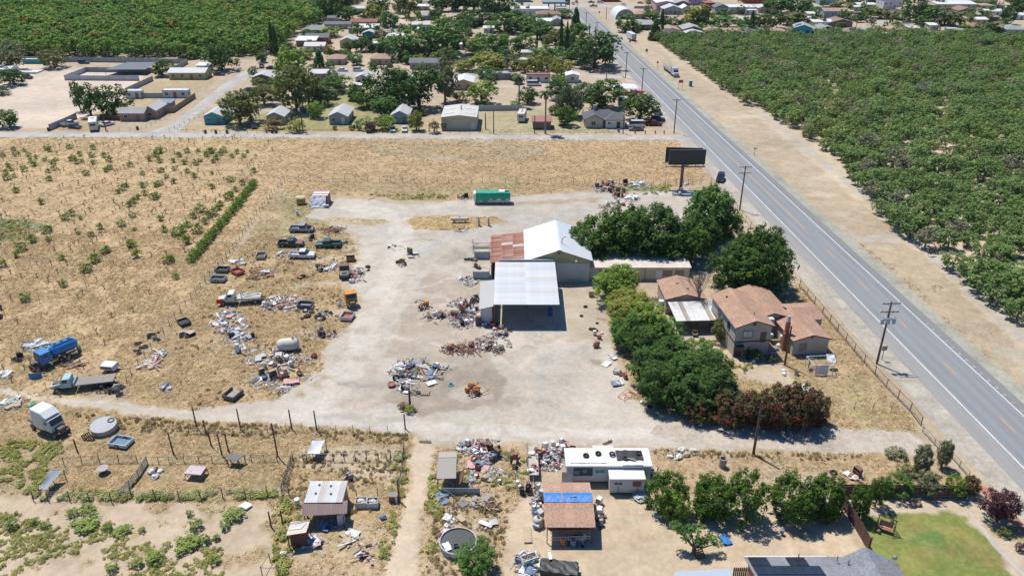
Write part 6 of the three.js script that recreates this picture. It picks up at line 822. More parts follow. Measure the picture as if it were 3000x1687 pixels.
fence([K(0,2)(1900,1480), K(0,2)(2500,1500), K(1,2)(300,1440), K(1,2)(800,1470), K(1,2)(1500,1480)], { s: 2.4, h: 1.3, post: darkSteel, r: 0.035, wires: [0.3,0.6,0.95] }, 'low wire fence along the track below the scrap piles');
fence([K(1,3)(140,1300), K(1,3)(60,1440), K(1,3)(230,1450)], { s: 1.8, h: 1.3, post: darkWood, rails: [0.9], rm: greyWood }, 'short rail fence at the sandy pen corner');
fence([K(0,0)(2090,1140).clone(), K(0,0)(1700,1320), K(0,0)(2300,1345), K(1,0)(100,1345)], { s: 3, h: 1.1, post: darkWood, wires: [0.4,0.8] }, 'wire fence around the teal cottage yard'); fence([K(0,0)(1080,1322), K(0,0)(1420,1310), K(0,0)(1700,1170)], { s: 3, h: 1.2, post: greyWood, wires: [0.4,0.9] }, 'wire fence around the brick-pink corner house'); fence([K(1,0)(1750,1350), K(1,0)(2350,1350), K(2,0)(0,1350)], { s: 3, h: 0.9, post: darkWood, wires: [0.5,0.9] }, 'low fence before the beige workshop');
fence([K(2,0)(0,1355), K(2,0)(420,1350), K(2,0)(930,1350), K(2,0)(1150,1350)], { s: 2.5, h: 1.0, post: steel, wires: [0.5,0.95] }, 'low wire fence before the chimney house');
// tall standing posts in the corral
for (const [c, r, x, y, ty, w] of [[0,2,1975,1410,1210, ''],[0,2,2420,1440,1230, ''],[1,2,360,1440,1240, ''],[1,2,610,1450,1250, ''],[1,2,1500,1430,1285, ''],[0,3,1740,215,0, ''],[0,3,2230,230,10, ''],[1,3,215,240,-90, ''],[0,2,2070,1480,1345, ''],[0,3,2120,130,-10, ''],[0,3,2295,190,10, ''],[0,3,770,185,70, ''],[1,3,1440,690,480, ''],[1,3,150,950,800, ''],[1,3,270,940,790, '']]) { const p = K(c, r)(x, y), h = Math.max(1.5, tall(p, OY[r] + ty / 3.4347)); const m = solo('timber_post', 'dark standing timber post among the corral pens', 'post',[cy(0.11,0.09, h,7,0, h / 2,0),cy(0.07,0.08,0.06,7,0, h + 0.03,0)], poleM, p,0.2, 'timber posts of the corral'); m.rotation.z = (p.x < -25 ? 0.02 : 0.01); }
// grey block walls of the lot
function wall(pts, h, m, label, pm, step = 4) { const g = thing('block_wall', label, 'wall', pts[0]), O = pts[0]; for (let i = 0; i < pts.length - 1; i++) { const a = pts[i].clone().sub(O), b = pts[i + 1].clone().sub(O), L = a.distanceTo(b), n = Math.max(1, Math.round(L / step)), ry = Math.atan2(-(b.z - a.z), b.x - a.x); for (let k = 0; k < n; k++) { const p = a.clone().lerp(b, (k + 0.5) / n); const q = part(g, 'panel', bs(L / n - 0.06, h,0.14), m); q.position.copy(p); q.rotation.y = ry; const s = part(g, 'pier', bs(0.22, h + 0.06,0.24), pm ?? m); s.position.copy(a.clone().lerp(b, k / n)); s.rotation.y = ry; } } return g; }
const blk = M([0.40,0.41,0.43], 'stucco',0.9), blkD = M([0.30,0.28,0.27], 'stucco',0.9);
wall([K(0,0)(630,622), K(0,0)(1000,625), K(0,0)(1882,640)],2.1, blk, 'long grey panel wall at the foot of the orchard', blkD,3.4); wall([K(0,0)(1886,640), K(0,0)(1725,735)],2.1, blk, 'grey wall closing the lot beside the dark tree', blkD); wall([K(0,0)(865,722), K(0,0)(650,806), K(0,0)(1400,812)],2.0,M([0.46,0.48,0.52], 'stucco'), 'pale grey wall around the inner yard', blk,6); wall([K(0,0)(1535,812), K(0,0)(1260,940)],2.0, blk, 'grey wall running toward the dark round tree', blkD); wall([K(0,0)(180,600), K(0,0)(620,618)],1.6, blk, 'low grey wall behind the portable toilets', blkD); wall([K(0,0)(865,722), K(0,0)(1530,728)],2.0,M([0.28,0.30,0.34], 'stucco'), 'back wall of the inner yard under the shade net', blk,6); wall([K(0,0)(500,1312), K(0,0)(680,1235), K(0,0)(770,1190)],2.0, blk, 'grey panel wall beside the white pickup on the side street', blkD); wall([K(1,0)(0,612), K(1,0)(160,530)],1.5, blk, 'grey wall at the orchard edge by the two cypresses', blkD); wall([K(0,0)(1420,985), K(0,0)(1640,985)],1.9,M([0.38,0.46,0.46], 'metal'), 'pale green metal fence between the white trailers', steel,2.5); wall([K(1,0)(2240,1115), K(2,0)(100,1110)],1.9,M([0.40,0.44,0.45], 'metal'), 'grey corrugated fence behind the beige workshop', steel,2.4);
wall([K(0,0)(1575,1150), K(0,0)(1740,1135), K(0,0)(1965,985)],1.9,M([0.34,0.25,0.15], 'wood'), 'tall brown plank fence along the diagonal street', woodM,1.2).name = numbered('plank_fence'); wall([K(1,0)(680,545), K(1,0)(955,540)],1.7,M([0.12,0.05,0.05], 'wood'), 'dark maroon fence below the yellow gabled house', darkWood,2.4).name = numbered('plank_fence'); wall([K(0,0)(1010,1200), K(0,0)(1205,1215)],1.6, darkWood, 'dark plank fence beside the motorhome', darkWood,1.2).name = numbered('plank_fence');
wall([K(2,0)(1660,92), K(2,0)(1450,88), K(2,0)(1230,84)],1.6, blk, 'pale boundary wall in front of the town street', blkD,6);
{ const a = K(0,0)(1110,735), b = K(0,0)(1500,740), g = thing('shade_net', 'dark grey shade net stretched over the inner yard', 'canopy', a.clone().lerp(b,0.5)), w = a.distanceTo(b); part(g, 'net',[slab(v(-w / 2,2.4,4),v(w / 2,2.4,4),v(w / 2 - 1,2.7,-11),v(-w / 2 + 3,2.7,-11),0.04)], M([0.13,0.145,0.155], 'cloth')); for (const x of [-w / 2,-w / 6, w / 6, w / 2]) part(g, 'post',[bs(0.1,2.4,0.1, x,0,3.9)], darkSteel); }
{ const g = thing('canopy_tent', 'white peaked canopy tents by the highway', 'tent', K(2,0)(1150,955)); for (const i of [0,1,2]) part(g, 'canopy_roof',[slab(v(-5.2,2.6,1 - i * 2.4),v(4.6,2.6,1 - i * 2.4),v(3.4,3.2,-0.2 - i * 2.4),v(-5.2,3.2,-0.2 - i * 2.4),0.05), slab(v(-5.2,3.2,-0.2 - i * 2.4),v(3.4,3.2,-0.2 - i * 2.4),v(3.4,2.6,-1.4 - i * 2.4),v(-5.2,2.6,-1.4 - i * 2.4),0.05)], M([0.78,0.78,0.77], 'cloth')); for (const x of [-5,-1,3.4]) part(g, 'post', bs(0.1,2.6,0.1, x,0,0.9), steel); part(g, 'side_wall', bs(9,1.4,0.08,-0.6,0,1.0),M([0.3,0.15,0.1], 'paint')); }
// brown board fence round the lawn
{ const m1 = M([0.14,0.075,0.055], 'wood',0.9), m2 = M([0.17,0.095,0.07], 'wood',0.9), m3 = M([0.115,0.065,0.05], 'wood',0.9);
  const run = (a, b, h, label) => { const g = thing('board_fence', label, 'fence', a), q = b.clone().sub(a), L = q.length(), n = Math.round(L / 0.3), ry = Math.atan2(-q.z, q.x), geo = J([bs(0.28, h,0.04)]); for (let i = 0; i < n; i++) { const k = part(g, 'board', geo,[m1, m2, m3][(i * 7 + (i >> 2)) % 3]); k.position.copy(q).multiplyScalar((i + 0.5) / n); k.rotation.y = ry; k.scale.y = 0.97 + 0.05 * ((i * 37 % 11) / 11); } for (const y of [0.25, h - 0.25]) { const r = part(g, 'rail', bx(L,0.1,0.07,0,0,0.06), greyWood); r.position.copy(q).multiplyScalar(0.5).setY(y); r.rotation.y = ry; } for (let i = 0; i <= Math.round(L / 2.4); i++) { const k = part(g, 'post', bs(0.12, h + 0.05,0.12,0,0,0.1), darkWood); k.position.copy(q).multiplyScalar(i / Math.round(L / 2.4)); k.rotation.y = ry; } };
  run(K(3,3)(700,640), K(3,3)(1990,655),1.9, 'dark brown board fence behind the garden trees'); run(K(3,3)(1010,1185), K(3,3)(690,645),1.9, 'dark brown board fence between the sandy yard and the lawn'); }
// palms
function palm(c, r, x, y, ty, label, crR = 2.3) { const p = K(c, r)(x, y), h = tall(p, OY[r] + ty / 3.4347), g = thing('palm_tree', label, 'tree', p); srand(x); part(g, 'trunk',[cy(0.34,0.24, h * 0.5,9,0, h * 0.25,0),cy(0.24,0.3, h * 0.5,9,0, h * 0.75,0)], greyBark); const fr = (n, up, len, col, nm) => { const geos = []; for (let i = 0; i < n; i++) { const a = rr(0,6.28), e = rr(...up), pts = []; const dx = Math.cos(a), dz = Math.sin(a); let q = v(0, h,0), ang = e; for (let k = 0; k < 4; k++) { const nq = q.clone().add(v(dx * Math.cos(ang) * len / 4, Math.sin(ang) * len / 4, dz * Math.cos(ang) * len / 4)), w = 0.42 * (k < 2 ? 1 : 1.2 - k * 0.2), s = v(-dz * w,0, dx * w), w2 = v(-dz * w * 0.8,-0.12, dx * w * 0.8); pts.push([q.clone().add(s), nq.clone().add(w2), q],[q, nq.clone().add(w2), nq],[q.clone().sub(s), q, nq.clone().sub(v(w2.x,0.12, w2.z))],[q, nq, nq.clone().sub(v(w2.x,0.12, w2.z))]); q = nq; ang -= 0.5; } geos.push(tri3(pts)); } const m = part(g, nm, geos, M(col, 'bark',0.9)); }; fr(34,[0.0,1.3], crR * 1.25,[0.15,0.20,0.08], 'fronds'); fr(22,[-1.2,-0.1], crR * 0.9,[0.30,0.25,0.15], 'dead_fronds'); }
palm(2,0,335,1345,945, 'tall fan palm beside the side street'); palm(2,0,72,1075,790, 'fan palm beside the cluttered lot'); palm(1,0,2522,770,515, 'thin fan palm by the back street',1.6); palm(2,0,-40,745,600, 'fan palm before the gold-green trees',1.8);
// bare tree by the bungalow
{ const p = at(2058,893), g = thing('bare_tree', 'leafless grey tree beside the patio cover', 'tree', p.clone()); g.position.set(33.4,0,-124.0); srand(55); const tw = []; const grow = (a, d, l, r, n) => { const b = a.clone().addScaledVector(d, l); tw.push(bar(a, b, r,4, r * 0.7)); if (!n) return; for (let i = 0; i < (n > 3 ? 4 : 3); i++) grow(b, v(d.x + gs() * 0.8, d.y + gs() * 0.4 + 0.1, d.z + gs() * 0.8).normalize(), l * rr(0.6,0.85), r * 0.55, n - 1); }; part(g, 'trunk', bar(v(0,0,0),v(0,2.4,0),0.2,7,0.16), greyBark); for (let i = 0; i < 4; i++) grow(v(0,2.3,0),v(gs() * 0.6,1, gs() * 0.6).normalize(),1.9,0.12,4); part(g, 'branches', tw, M([0.30,0.26,0.23], 'bark')); }
// ---------- vine field ----------
PAL.vine = [[0.155,0.26,0.026],[0.19,0.295,0.03],[0.12,0.215,0.025]];
const RA0 = K(0,1)(1920,1195), RB0 = K(0,1)(2560,420), VD = new V3().subVectors(RB0, RA0).setY(0).normalize(), VN = v(VD.z,0,-VD.x);
function bush(p, r, h, pal, label, group, name = 'vine_bush', cat = 'bush', lod = 'bush') { const i = used[name] ?? 0, g = thing(name, label, cat, p, p.x * 3, group), c = part(g, 'foliage', crown(pal, lod, i % 3), leafM); c.position.y = h * 0.52; c.scale.set(r * 0.95, h * 0.56, r * 0.95); part(g, 'stem',[bar(v(0,0,0),v(0.05, h * 0.5,0),0.05,5)], barkM); return g; }
srand(61);
for (let i = 0; i < 30; i++) { const t = i / 29, p = RA0.clone().lerp(RB0, t); p.x += gs() * 0.3; bush(p, rr(1.0,1.3), rr(1.5,1.9), 'vine', 'bright green vine in the unbroken hedge row of the dry field', 'vines of the unbroken hedge row'); }
for (const [x, y, s] of [[130,75],[140,125,.8],[180,110,.7],[240,80,.8],[280,130],[360,155,.9],[435,178,.8],[30,130,.8],[50,305],[70,365,1.2],[135,345,.8],[80,235,.9],[105,275,.8],[235,280,1.1],[335,225,1.2],[310,185,.9],[460,65],[495,80,1.1],[540,270],[520,205],[490,375,1.1],[485,295,.8],[560,175,.8],[710,175],[765,200,1.2],[740,150,.8],[825,190,.8],[800,125,1.1],[860,315,1.1],[930,60,1.2],[700,50],[920,135],[935,207,.9],[1040,140,1.1],[1085,182,1.2],[1065,285],[1100,262],[1300,235],[1505,175,1.1],[1560,135,1.2],[1590,105,1.2],[1620,90,1.2],[1600,190,1.2],[1610,290],[1740,190],[1800,135,1.1],[1875,95,1.1],[1855,210,1],[1880,295],[1975,215,1.1],[2080,130,1.2],[2110,100,1.2],[2140,90,1.1],[2170,160,1.1],[2210,120],[2250,90,1.1],[2330,140,.9],[2380,105],[2450,135,.8],[2490,95,.8],[2140,195,.8],[2015,185,.8],[1995,85,.8],[1950,340],[1675,345,.8],[1745,400],[1430,440,1.1],[1600,415],[1570,435],[1455,520],[1220,470,1.1],[1180,500],[1270,435,.8],[1425,315,.9],[1385,560],[1540,560,1.2],[1590,540,.9],[1300,630,1.2],[1340,600,1.1],[1755,270,.8],[2130,310,.7],[2135,450],[2320,385,1.1],[2435,415,1.2],[2370,480,.9],[1330,745,.9],[1615,775,1],[1650,890],[1220,835,1.1],[1000,860,1.1],[910,935,.9],[790,915,.6],[810,765,.7],[715,725,1.1],[645,770,1.1],[415,610,1.1],[155,495,1.1],[455,895,1.3],[500,870,.9],[325,990,1.4],[200,1075,1.3],[165,1145,1.0],[15,1240,1.1],[495,980,.8],[1320,1040,1.3],[1080,1090,1.0],[1045,1105,.9],[1370,1145,1.3],[960,1190,1.4],[855,1285,1.4],[620,1170,.9],[635,1440,1],[1680,1200,1.2],[1720,1180,1],[1765,1360,.9],[2020,690,1.3],[1940,750,1.3],[2100,745,1.3],[2140,720,1.2],[2190,665,1.1],[2220,625,1],[2290,565,1.3],[2320,530,1.1],[2060,805,1.1],[1790,925,1.4],[1840,885,1.2],[1880,840,1.1],[1970,895,1.5],[1870,1005,1.5],[1345,875,.6],[260,1580,1.2],[2550,290,1.1]]) { const k = s ?? 1; bush(K(0,1)(x, y),0.95 * k * rr(0.9,1.1),1.35 * k * rr(0.9,1.1), 'vine', 'green vine bush growing alone in the dry field', 'scattered green vine bushes'); }
{ // dead vines and training stakes along the rows
  const dead = [0,1,2].map(i => { srand(400 + i); const l = [bar(v(0,0,0),v(gs() * 0.1,0.55, gs() * 0.1),0.06,5,0.05)]; for (let k = 0; k < 9; k++) { const a = rr(0,6.28), m = v(Math.cos(a) * rr(.15,.35), rr(.5,.85), Math.sin(a) * rr(.15,.35)); l.push(bar(v(0,0.45,0), m,0.03,4,0.02),bar(m, m.clone().add(v(gs() * 0.3, rr(-.2,.4), gs() * 0.3)),0.02,3,0.008)); } return J(l); }), dm = [M([0.25,0.17,0.115], 'bark',0.95),M([0.31,0.22,0.15], 'bark',0.95)], st = J([cy(0.035,0.03,1.35,5,0,0.67,0),bx(0.02,0.06,0.1,0,1.25,0.03)]);
  srand(88); let nd = 0, ns = 0;
  for (let row = 0; row < 34; row++) for (let t = -90; t < 95; t += 1.9) {
    const p = RA0.clone().addScaledVector(VN, (row + 1) * 3.1).addScaledVector(VD, t + rr(-.3,.3)); if (p.z < -242 || p.z > -98 || p.x < -150) continue;
    const u = 1500 + p.x * 2300 / (-p.z * Math.cos(PITCH) + EYE * Math.sin(PITCH)); if (u < -10) continue; const k = rnd();
    if (k < 0.25 && nd < 299) { nd++; const m = solo('dead_vine', 'leafless brown vine stump in the dry field', 'vine', dead[nd % 3], dm[nd % 2], p, rr(0,6), 'dead vine stumps of the dry field'); m.scale.setScalar(rr(0.9,1.5)); }
    else if (k > 0.87 && ns < 240) { ns++; const m = solo('vine_stake', 'thin wooden training stake in the dry field', 'stake', st, poleM, p,0, 'training stakes of the vine field'); m.rotation.z = gs() * 0.12; m.rotation.x = gs() * 0.1; }
  }
}
// ---------- grass and weeds nobody could count ----------
{
  const blade = (n, h, w, sd) => { srand(sd); const t = [], c = []; for (let i = 0; i < n; i++) { const a = rr(0,6.28), b = v(gs() * w,0, gs() * w), s = v(Math.cos(a) * 0.05,0, Math.sin(a) * 0.05), tip = b.clone().add(v(gs() * 0.6, h * rr(0.3,1), gs() * 0.6)); t.push([b.clone().add(s), b.clone().sub(s), tip]); } const g = tri3(t); g.setAttribute('color', new THREE.Float32BufferAttribute(new Float32Array(g.attributes.position.count * 3).fill(1),3)); return g; };
  const put = (name, label, geo, mat, n, gen) => { const l = []; for (let i = 0; i < n * 6 && l.length < n; i++) { const q = gen(); if (q) l.push(q); } const im = new THREE.InstancedMesh(geo, mat, l.length), m = new THREE.Matrix4(), c = new THREE.Color(); l.forEach(([x, z, s, col], i) => { m.compose(v(x,0, z), QT.setFromEuler(EU.set(0, x * 9,0)),v(s, s * rr(0.7,1.2), s)); im.setMatrixAt(i, m); im.setColorAt(i, c.setRGB(...col)); }); im.name = name; prep(im); im.userData = { kind: 'stuff', label, category: 'grass' }; scene.add(im); };
  srand(19); const straw = () => { const k = rr(0.75,1.2); return pick([[0.66 * k,0.50 * k,0.28 * k],[0.58 * k,0.43 * k,0.23 * k],[0.70 * k,0.55 * k,0.33 * k],[0.42 * k,0.33 * k,0.17 * k]]); };
  const inField = (z0, z1, half, thr) => () => { const z = -Math.sqrt(rr(z0 * z0, z1 * z1)), x = rr(-1,1) * (half * -z + 22); const gr = growthAt(x, z); if (gr < thr || rnd() > gr || fbm(x * 0.22, z * 0.22,3) < 0.40 && rnd() < 0.75) return 0; const T = roadT(v(x,0, z)), s = new V3(x - RA.x,0, z - RA.z).dot(RN); if (s > -6.5 && s < 12) return 0; return [x, z, rr(0.6,1.35), straw()]; };
  put('dry_grass', 'dry straw-coloured grass over the near field and pens', blade(12,0.17,0.3,3), dryM,60000, inField(58,165,0.64,0.35)); put('dry_grass_001', 'dry straw-coloured grass over the far field', blade(12,0.18,0.4,4), dryM,28000, inField(165,250,0.66,0.5));
  const inPoly = (P) => { const B = P.map(q => D(...q)), x0 = Math.min(...B.map(b => b.x)), x1 = Math.max(...B.map(b => b.x)), z0 = Math.min(...B.map(b => b.z)), z1 = Math.max(...B.map(b => b.z)); return () => { const x = rr(x0, x1), z = rr(z0, z1); let c = false; for (let i = 0, j = B.length - 1; i < B.length; j = i++) if ((B[i].z > z) !== (B[j].z > z) && x < (B[j].x - B[i].x) * (z - B[i].z) / (B[j].z - B[i].z) + B[i].x) c = !c; return c && [x, z]; }; };
  PAL.weed = [[0.80,0.86,0.72],[1,1,0.9],[0.9,1.0,0.8]]; const wg = crownGeo(71,26,12,0.13,0.34, PAL.weed, { flat: 0.7, hollow: 0 }); wg.translate(0,0.75,0);
  const weedCol = () => { const k = rr(0.75,1.25); return pick([[0.46 * k,0.44 * k,0.15 * k],[0.54 * k,0.48 * k,0.20 * k],[0.34 * k,0.37 * k,0.12 * k],[0.60 * k,0.51 * k,0.27 * k]]); };
  const weed = (poly, n, s0, s1, thr) => { const f = inPoly(poly); return [n, () => { const q = f(); if (!q) return 0; if (fbm(q[0] * 0.28 + 9, q[1] * 0.28,3) < thr || vn(q[0] * 1.1, q[1] * 1.1 + 40) < 0.42) return 0; return [...q, rr(s0, s1), weedCol()]; }]; };
  [['green weeds over the corner of the field beside the corral',[[-30,1105],[168,1115],[150,1160],[85,1245],[-30,1290]],1300,0.07,0.3,0.36],['green weeds on the sandy corner below the corral',[[-30,1270],[60,1300],[130,1330],[260,1310],[330,1330],[440,1370],[560,1380],[560,1470],[-30,1470]],1500,0.07,0.28,0.38],['green weeds along the wire corral fence',[[85,1228],[300,1240],[690,1236],[690,1252],[300,1262],[80,1258]],300,0.2,0.5,0.3],['green weeds along the sandy pen edge',[[685,1240],[720,1260],[760,1310],[720,1449],[690,1449]],150,0.15,0.45,0.35],['weeds beside the sandy track',[[990,1130],[1030,1130],[1020,1230],[1000,1340],[960,1449],[930,1449],[975,1300]],120,0.15,0.4,0.4],['weeds on the east side of the sandy track',[[1080,1200],[1130,1180],[1110,1300],[1080,1449],[1050,1449]],110,0.15,0.42,0.4],['weeds through the yard beside the patio',[[1700,860],[1790,850],[1830,890],[1900,920],[1850,960],[1720,900]],110,0.15,0.4,0.4],['weeds along the foot of the back field',[[930,490],[1140,488],[1120,500],[990,502]],90,0.15,0.35,0.4],['weeds among the scrap by the billboard',[[1535,470],[1690,466],[1680,490],[1560,490]],120,0.15,0.4,0.35],['weeds in the rubbish strewn lot',[[1110,1150],[1330,1130],[1330,1230],[1120,1260]],110,0.15,0.4,0.45],['dark green weeds at the field edge',[[-30,555],[75,555],[60,600],[-30,615]],260,0.15,0.4,0.3]].forEach(([label, poly, n, a, b, thr], i) => { const [N, gen] = weed(poly, n, a, b, thr); put('weeds' + (i ? '_' + String(i).padStart(3, '0') : ''), label, wg, dryM, N, gen); });
  const brush = () => { const k = rr(0.7,1.2); return pick([[0.36 * k,0.25 * k,0.13 * k],[0.28 * k,0.20 * k,0.11 * k],[0.42 * k,0.31 * k,0.17 * k]]); };
  [['brown dry brush along the corral top',[[180,1040],[480,1060],[820,1076],[1030,1095],[1025,1118],[800,1105],[450,1095],[170,1070]],420,0.1,0.3,0.36],['brown dry brush through the goat pens',[[700,1140],[1010,1130],[1000,1290],[720,1300]],300,0.1,0.3,0.42],['brown dry brush over the rubbish lot',[[1090,1250],[1280,1240],[1260,1449],[1070,1449]],260,0.1,0.32,0.4],['brown dry brush in the scrap strip',[[620,620],[860,600],[900,690],[820,860],[700,1000],[480,1030],[420,900]],420,0.1,0.3,0.45],['brown dry brush on the lane verge',[[1640,1132],[2180,1145],[2120,1160],[1640,1150]],130,0.1,0.28,0.35]].forEach(([label, poly, n, a, b, thr], i) => { const f = inPoly(poly); put('dry_brush' + (i ? '_00' + i : ''), label, wg, dryM, n, () => { const q = f(); return q && fbm(q[0] * 0.3, q[1] * 0.3 + 5,3) > thr && [...q, rr(a, b), brush()]; }); });
  PAL.tumble = [[0.25,0.33,0.08],[0.31,0.37,0.09],[0.21,0.29,0.07]];
}
for (const [x, y, r, h] of [[880,800,95,.9],[730,830,70,.8],[870,930,160,.7],[1090,985,60,.9],[1230,1005,100,.6],[1960,970,85,1.1],[2260,970,60,.9],[2350,860,120,1],[1860,1150,150,.8],[2060,1110,65,1],[1560,1290,110,.9],[1370,1330,80,.8],[460,950,60,.8],[355,920,60,.8],[1910,840,45,.7],[2160,1310,70,.7],[130,960,80,1.2],[1130,1380,70,.9],[1430,1000,40,.6],[2180,1080,40,.7]]) bush(K(0,3)(x, y), r / 86, h * 1.15, 'tumble', 'low green weed clump on the sandy pen', 'weed clumps of the sandy pen', 'weed_clump', 'weed', 'bush');
for (const [x, y] of [[1550,1260],[1480,1225]]) bush(K(1,2)(x, y),0.9,1.0, x > 1500 ? 'gold' : 'brown', `${x > 1500 ? 'yellow-green' : 'dry brown'} bush at the foot of the cloth-wrapped post`, undefined, 'bush', 'bush');
// ---------- loose things ----------
const COL = { white: [0.70,0.70,0.68], grey: [0.34,0.34,0.33], black: [0.03,0.03,0.032], brown: [0.22,0.13,0.08], blue: [0.16,0.23,0.34], red: [0.38,0.08,0.06], green: [0.05,0.26,0.14], yellow: [0.68,0.48,0.04], tan: [0.48,0.37,0.25], pink: [0.60,0.35,0.33], orange: [0.62,0.22,0.03], teal: [0.10,0.36,0.38], rusty: [0.22,0.12,0.075], silver: [0.5,0.51,0.52], azure: [0.03,0.19,0.52] };
function lumpy(sd, w, h, d) { srand(sd); const g = new THREE.IcosahedronGeometry(1,1), p = g.attributes.position, m = {}; for (let i = 0; i < p.count; i++) { const k = [p.getX(i), p.getY(i), p.getZ(i)].map(a => a.toFixed(2)).join(); m[k] ??= rr(0.65,1.15); p.setXYZ(i, p.getX(i) * m[k] * w, Math.max(-0.6, p.getY(i) * m[k]) * h + h * 0.6, p.getZ(i) * m[k] * d); } g.computeVertexNormals(); return g; }
function drape(sd, w, d, a, nx = 8, nz = 8) { srand(sd); const g = new THREE.PlaneGeometry(w, d, nx, nz).rotateX(-PI / 2), p = g.attributes.position, s = rr(0,50); for (let i = 0; i < p.count; i++) { const x = p.getX(i), z = p.getZ(i); p.setXYZ(i, x + a * 0.6 * (fbm(x * 2 + s, z * 2) - 0.5),0.03 + a * fbm(x * 2.2 + s, z * 2.2 + 9,3), z + a * 0.6 * (fbm(x * 2, z * 2 + s) - 0.5)); } g.computeVertexNormals(); return g; }
const tyreG = r => J([tf(new THREE.TorusGeometry(r * 0.72, r * 0.29,7,16),0, r * 0.28,0, PI / 2)]);
const openBox = (w, h, d, t = 0.05) => [bs(w, t, d),bs(t, h, d,-w / 2),bs(t, h, d, w / 2),bs(w, h, t,0,0,-d / 2),bs(w, h, t,0,0, d / 2)];
const JK = {
  tyre: ['tyre', 'tyre',[0.36,0.4,0.5].map(r => tyreG(r)), 'paint',0], board: ['board', 'board',[[2.2,.05,.22],[1.6,.05,.3],[2.8,.09,.14]].map(a => J([bs(...a),bs(a[0] * 0.1,.05,.3, a[0] * 0.3,.05)])), 'wood',0.35], sheet: ['metal_sheet', 'sheet',[11,12,13].map(s => J([drape(s,1.5,0.9,0.25,4,3)])), 'metal',0.2], box: ['carton', 'box',[[.55,.45,.5],[.8,.5,.5],[.45,.7,.45]].map(a => J([...openBox(...a),bx(a[0],0.02,0.25,0, a[1] + 0.03, a[2] / 2 + 0.1,0,0.5),bs(a[0] * .6, a[1] * .7, a[2] * .6)])), 'paint',0.15], bag: ['rubbish_bag', 'bag',[21,22,23].map(s => J([lumpy(s,.45,.35,.4),cy(.06,.1,.15,5,0,.5,0)])), 'cloth',0], bucket: ['bucket', 'bucket',[J([cy(.15,.19,.36,10,0,.18,0), tf(new THREE.TorusGeometry(.19,.015,4,12),0,.36,0, PI / 2)])], 'paint',0.5], barrel: ['barrel', 'barrel',[J([tf(new THREE.LatheGeometry([[.26,0],[.28,.02],[.28,.3],[.3,.32],[.28,.34],[.28,.6],[.3,.62],[.28,.64],[.28,.9],[.25,.9],[.25,.8],[0,.8]].map(a => new THREE.Vector2(...a)),14))])], 'metal',0], pipe: ['pipe', 'pipe',[2.4,3.2,1.8].map(l => J([bar(v(-l / 2,.05,0),v(l / 2,.05,0),.05,6),bar(v(-l / 2,.05,0),v(-l / 2,.05,.25),.05,6)])), 'metal',0.25], pallet: ['pallet', 'pallet',[J([...[0,1,2,3,4].map(i => bs(1.1,.03,.16,0,.11,-.48 + i * .24)),...[-.5,0,.5].map(x => bs(.1,.1,1.1, x,0,0))])], 'wood',0.12], appliance: ['appliance', 'appliance',[[.7,.9,.65],[.7,1.5,.7]].map(a => J([rb(a[0], a[1], a[2],.04,0, a[1] / 2,0),bx(a[0] * .9, a[1] * .6,.03,0, a[1] * .45, a[2] / 2 + .01),bx(.05,.3,.05, a[0] * .38, a[1] * .6, a[2] / 2 + .04)])), 'paint',0.3], panel: ['panel', 'panel',[[1.3,.05,.9],[1.8,.05,.7]].map(a => J([bs(...a),bs(a[0] * .9,.03,.06,0,.05, a[2] * .3)])), 'paint',0.25], log: ['log', 'log',[1.4,2].map(l => J([cy(.11,.09, l,7,0,.1,0,0,0, PI / 2),cy(.03,.04,.3,5,.2,.22,0)])), 'bark',0.1], chair: ['chair', 'chair',[J([bs(.45,.05,.45,0,.42),bs(.45,.5,.05,0,.47,-.2),...[-1,1].flatMap(a => [-1,1].map(b => bs(.05,.42,.05, a * .19,0, b * .19)))])], 'paint',0.4], cloth: ['cloth', 'cloth',[31,32,33].map(s => J([drape(s,1.3,1.0,.4)])), 'cloth',0], rim: ['wheel_rim', 'rim',[J([tf(new THREE.TorusGeometry(.2,.05,5,14),0,.08,0, PI / 2),cy(.18,.18,.05,10,0,.06,0)])], 'metal',0.4], engine: ['engine_block', 'engine',[J([bs(.7,.5,.5),cy(.15,.15,.6,8,.1,.6,0,0,0,1.3),bs(.3,.3,.6,-.2,.45,.05,.4),cy(.2,.2,.12,8,.42,.25,0,0,0, PI / 2)])], 'metal',0.2], cabinet: ['cabinet', 'cabinet',[J([bs(.9,.05,.5),bs(.05,1,.5,-.45),bs(.05,1,.5,.45),bs(.9,.05,.5,0,.5),bs(.9,.05,.5,0,.95),bs(.9,1,.03,0,0,-.24)])], 'wood',0.15], rock: ['rock', 'rock',[41,42].map(s => J([lumpy(s,.5,.3,.4)])), 'stucco',0], frame: ['scrap_rack', 'rack',[J([bar(v(-1,.05,-.6),v(1,.05,-.6),.04),bar(v(-1,.05,.6),v(1,.05,.6),.04),bar(v(-1,.05,-.6),v(-1,.05,.6),.04),bar(v(1,.05,-.6),v(1,.05,.6),.04),bar(v(0,.05,-.6),v(0,.05,.6),.04),bar(v(-1,.05,.6),v(-1,.7,.6),.04)])], 'metal',0.35], coil: ['hose_coil', 'coil',[J([0,1,2].map(i => tf(new THREE.TorusGeometry(.5 - i * .08,.05,5,20),0,.06 + i * .07,0, PI / 2)))], 'paint',0], tub: ['bath_tub', 'tub',[J([...openBox(.75,.5,1.5,.06), rb(.85,.08,1.6,.03,0,.02,0)])], 'paint',0.1],
};
const jmats = {};
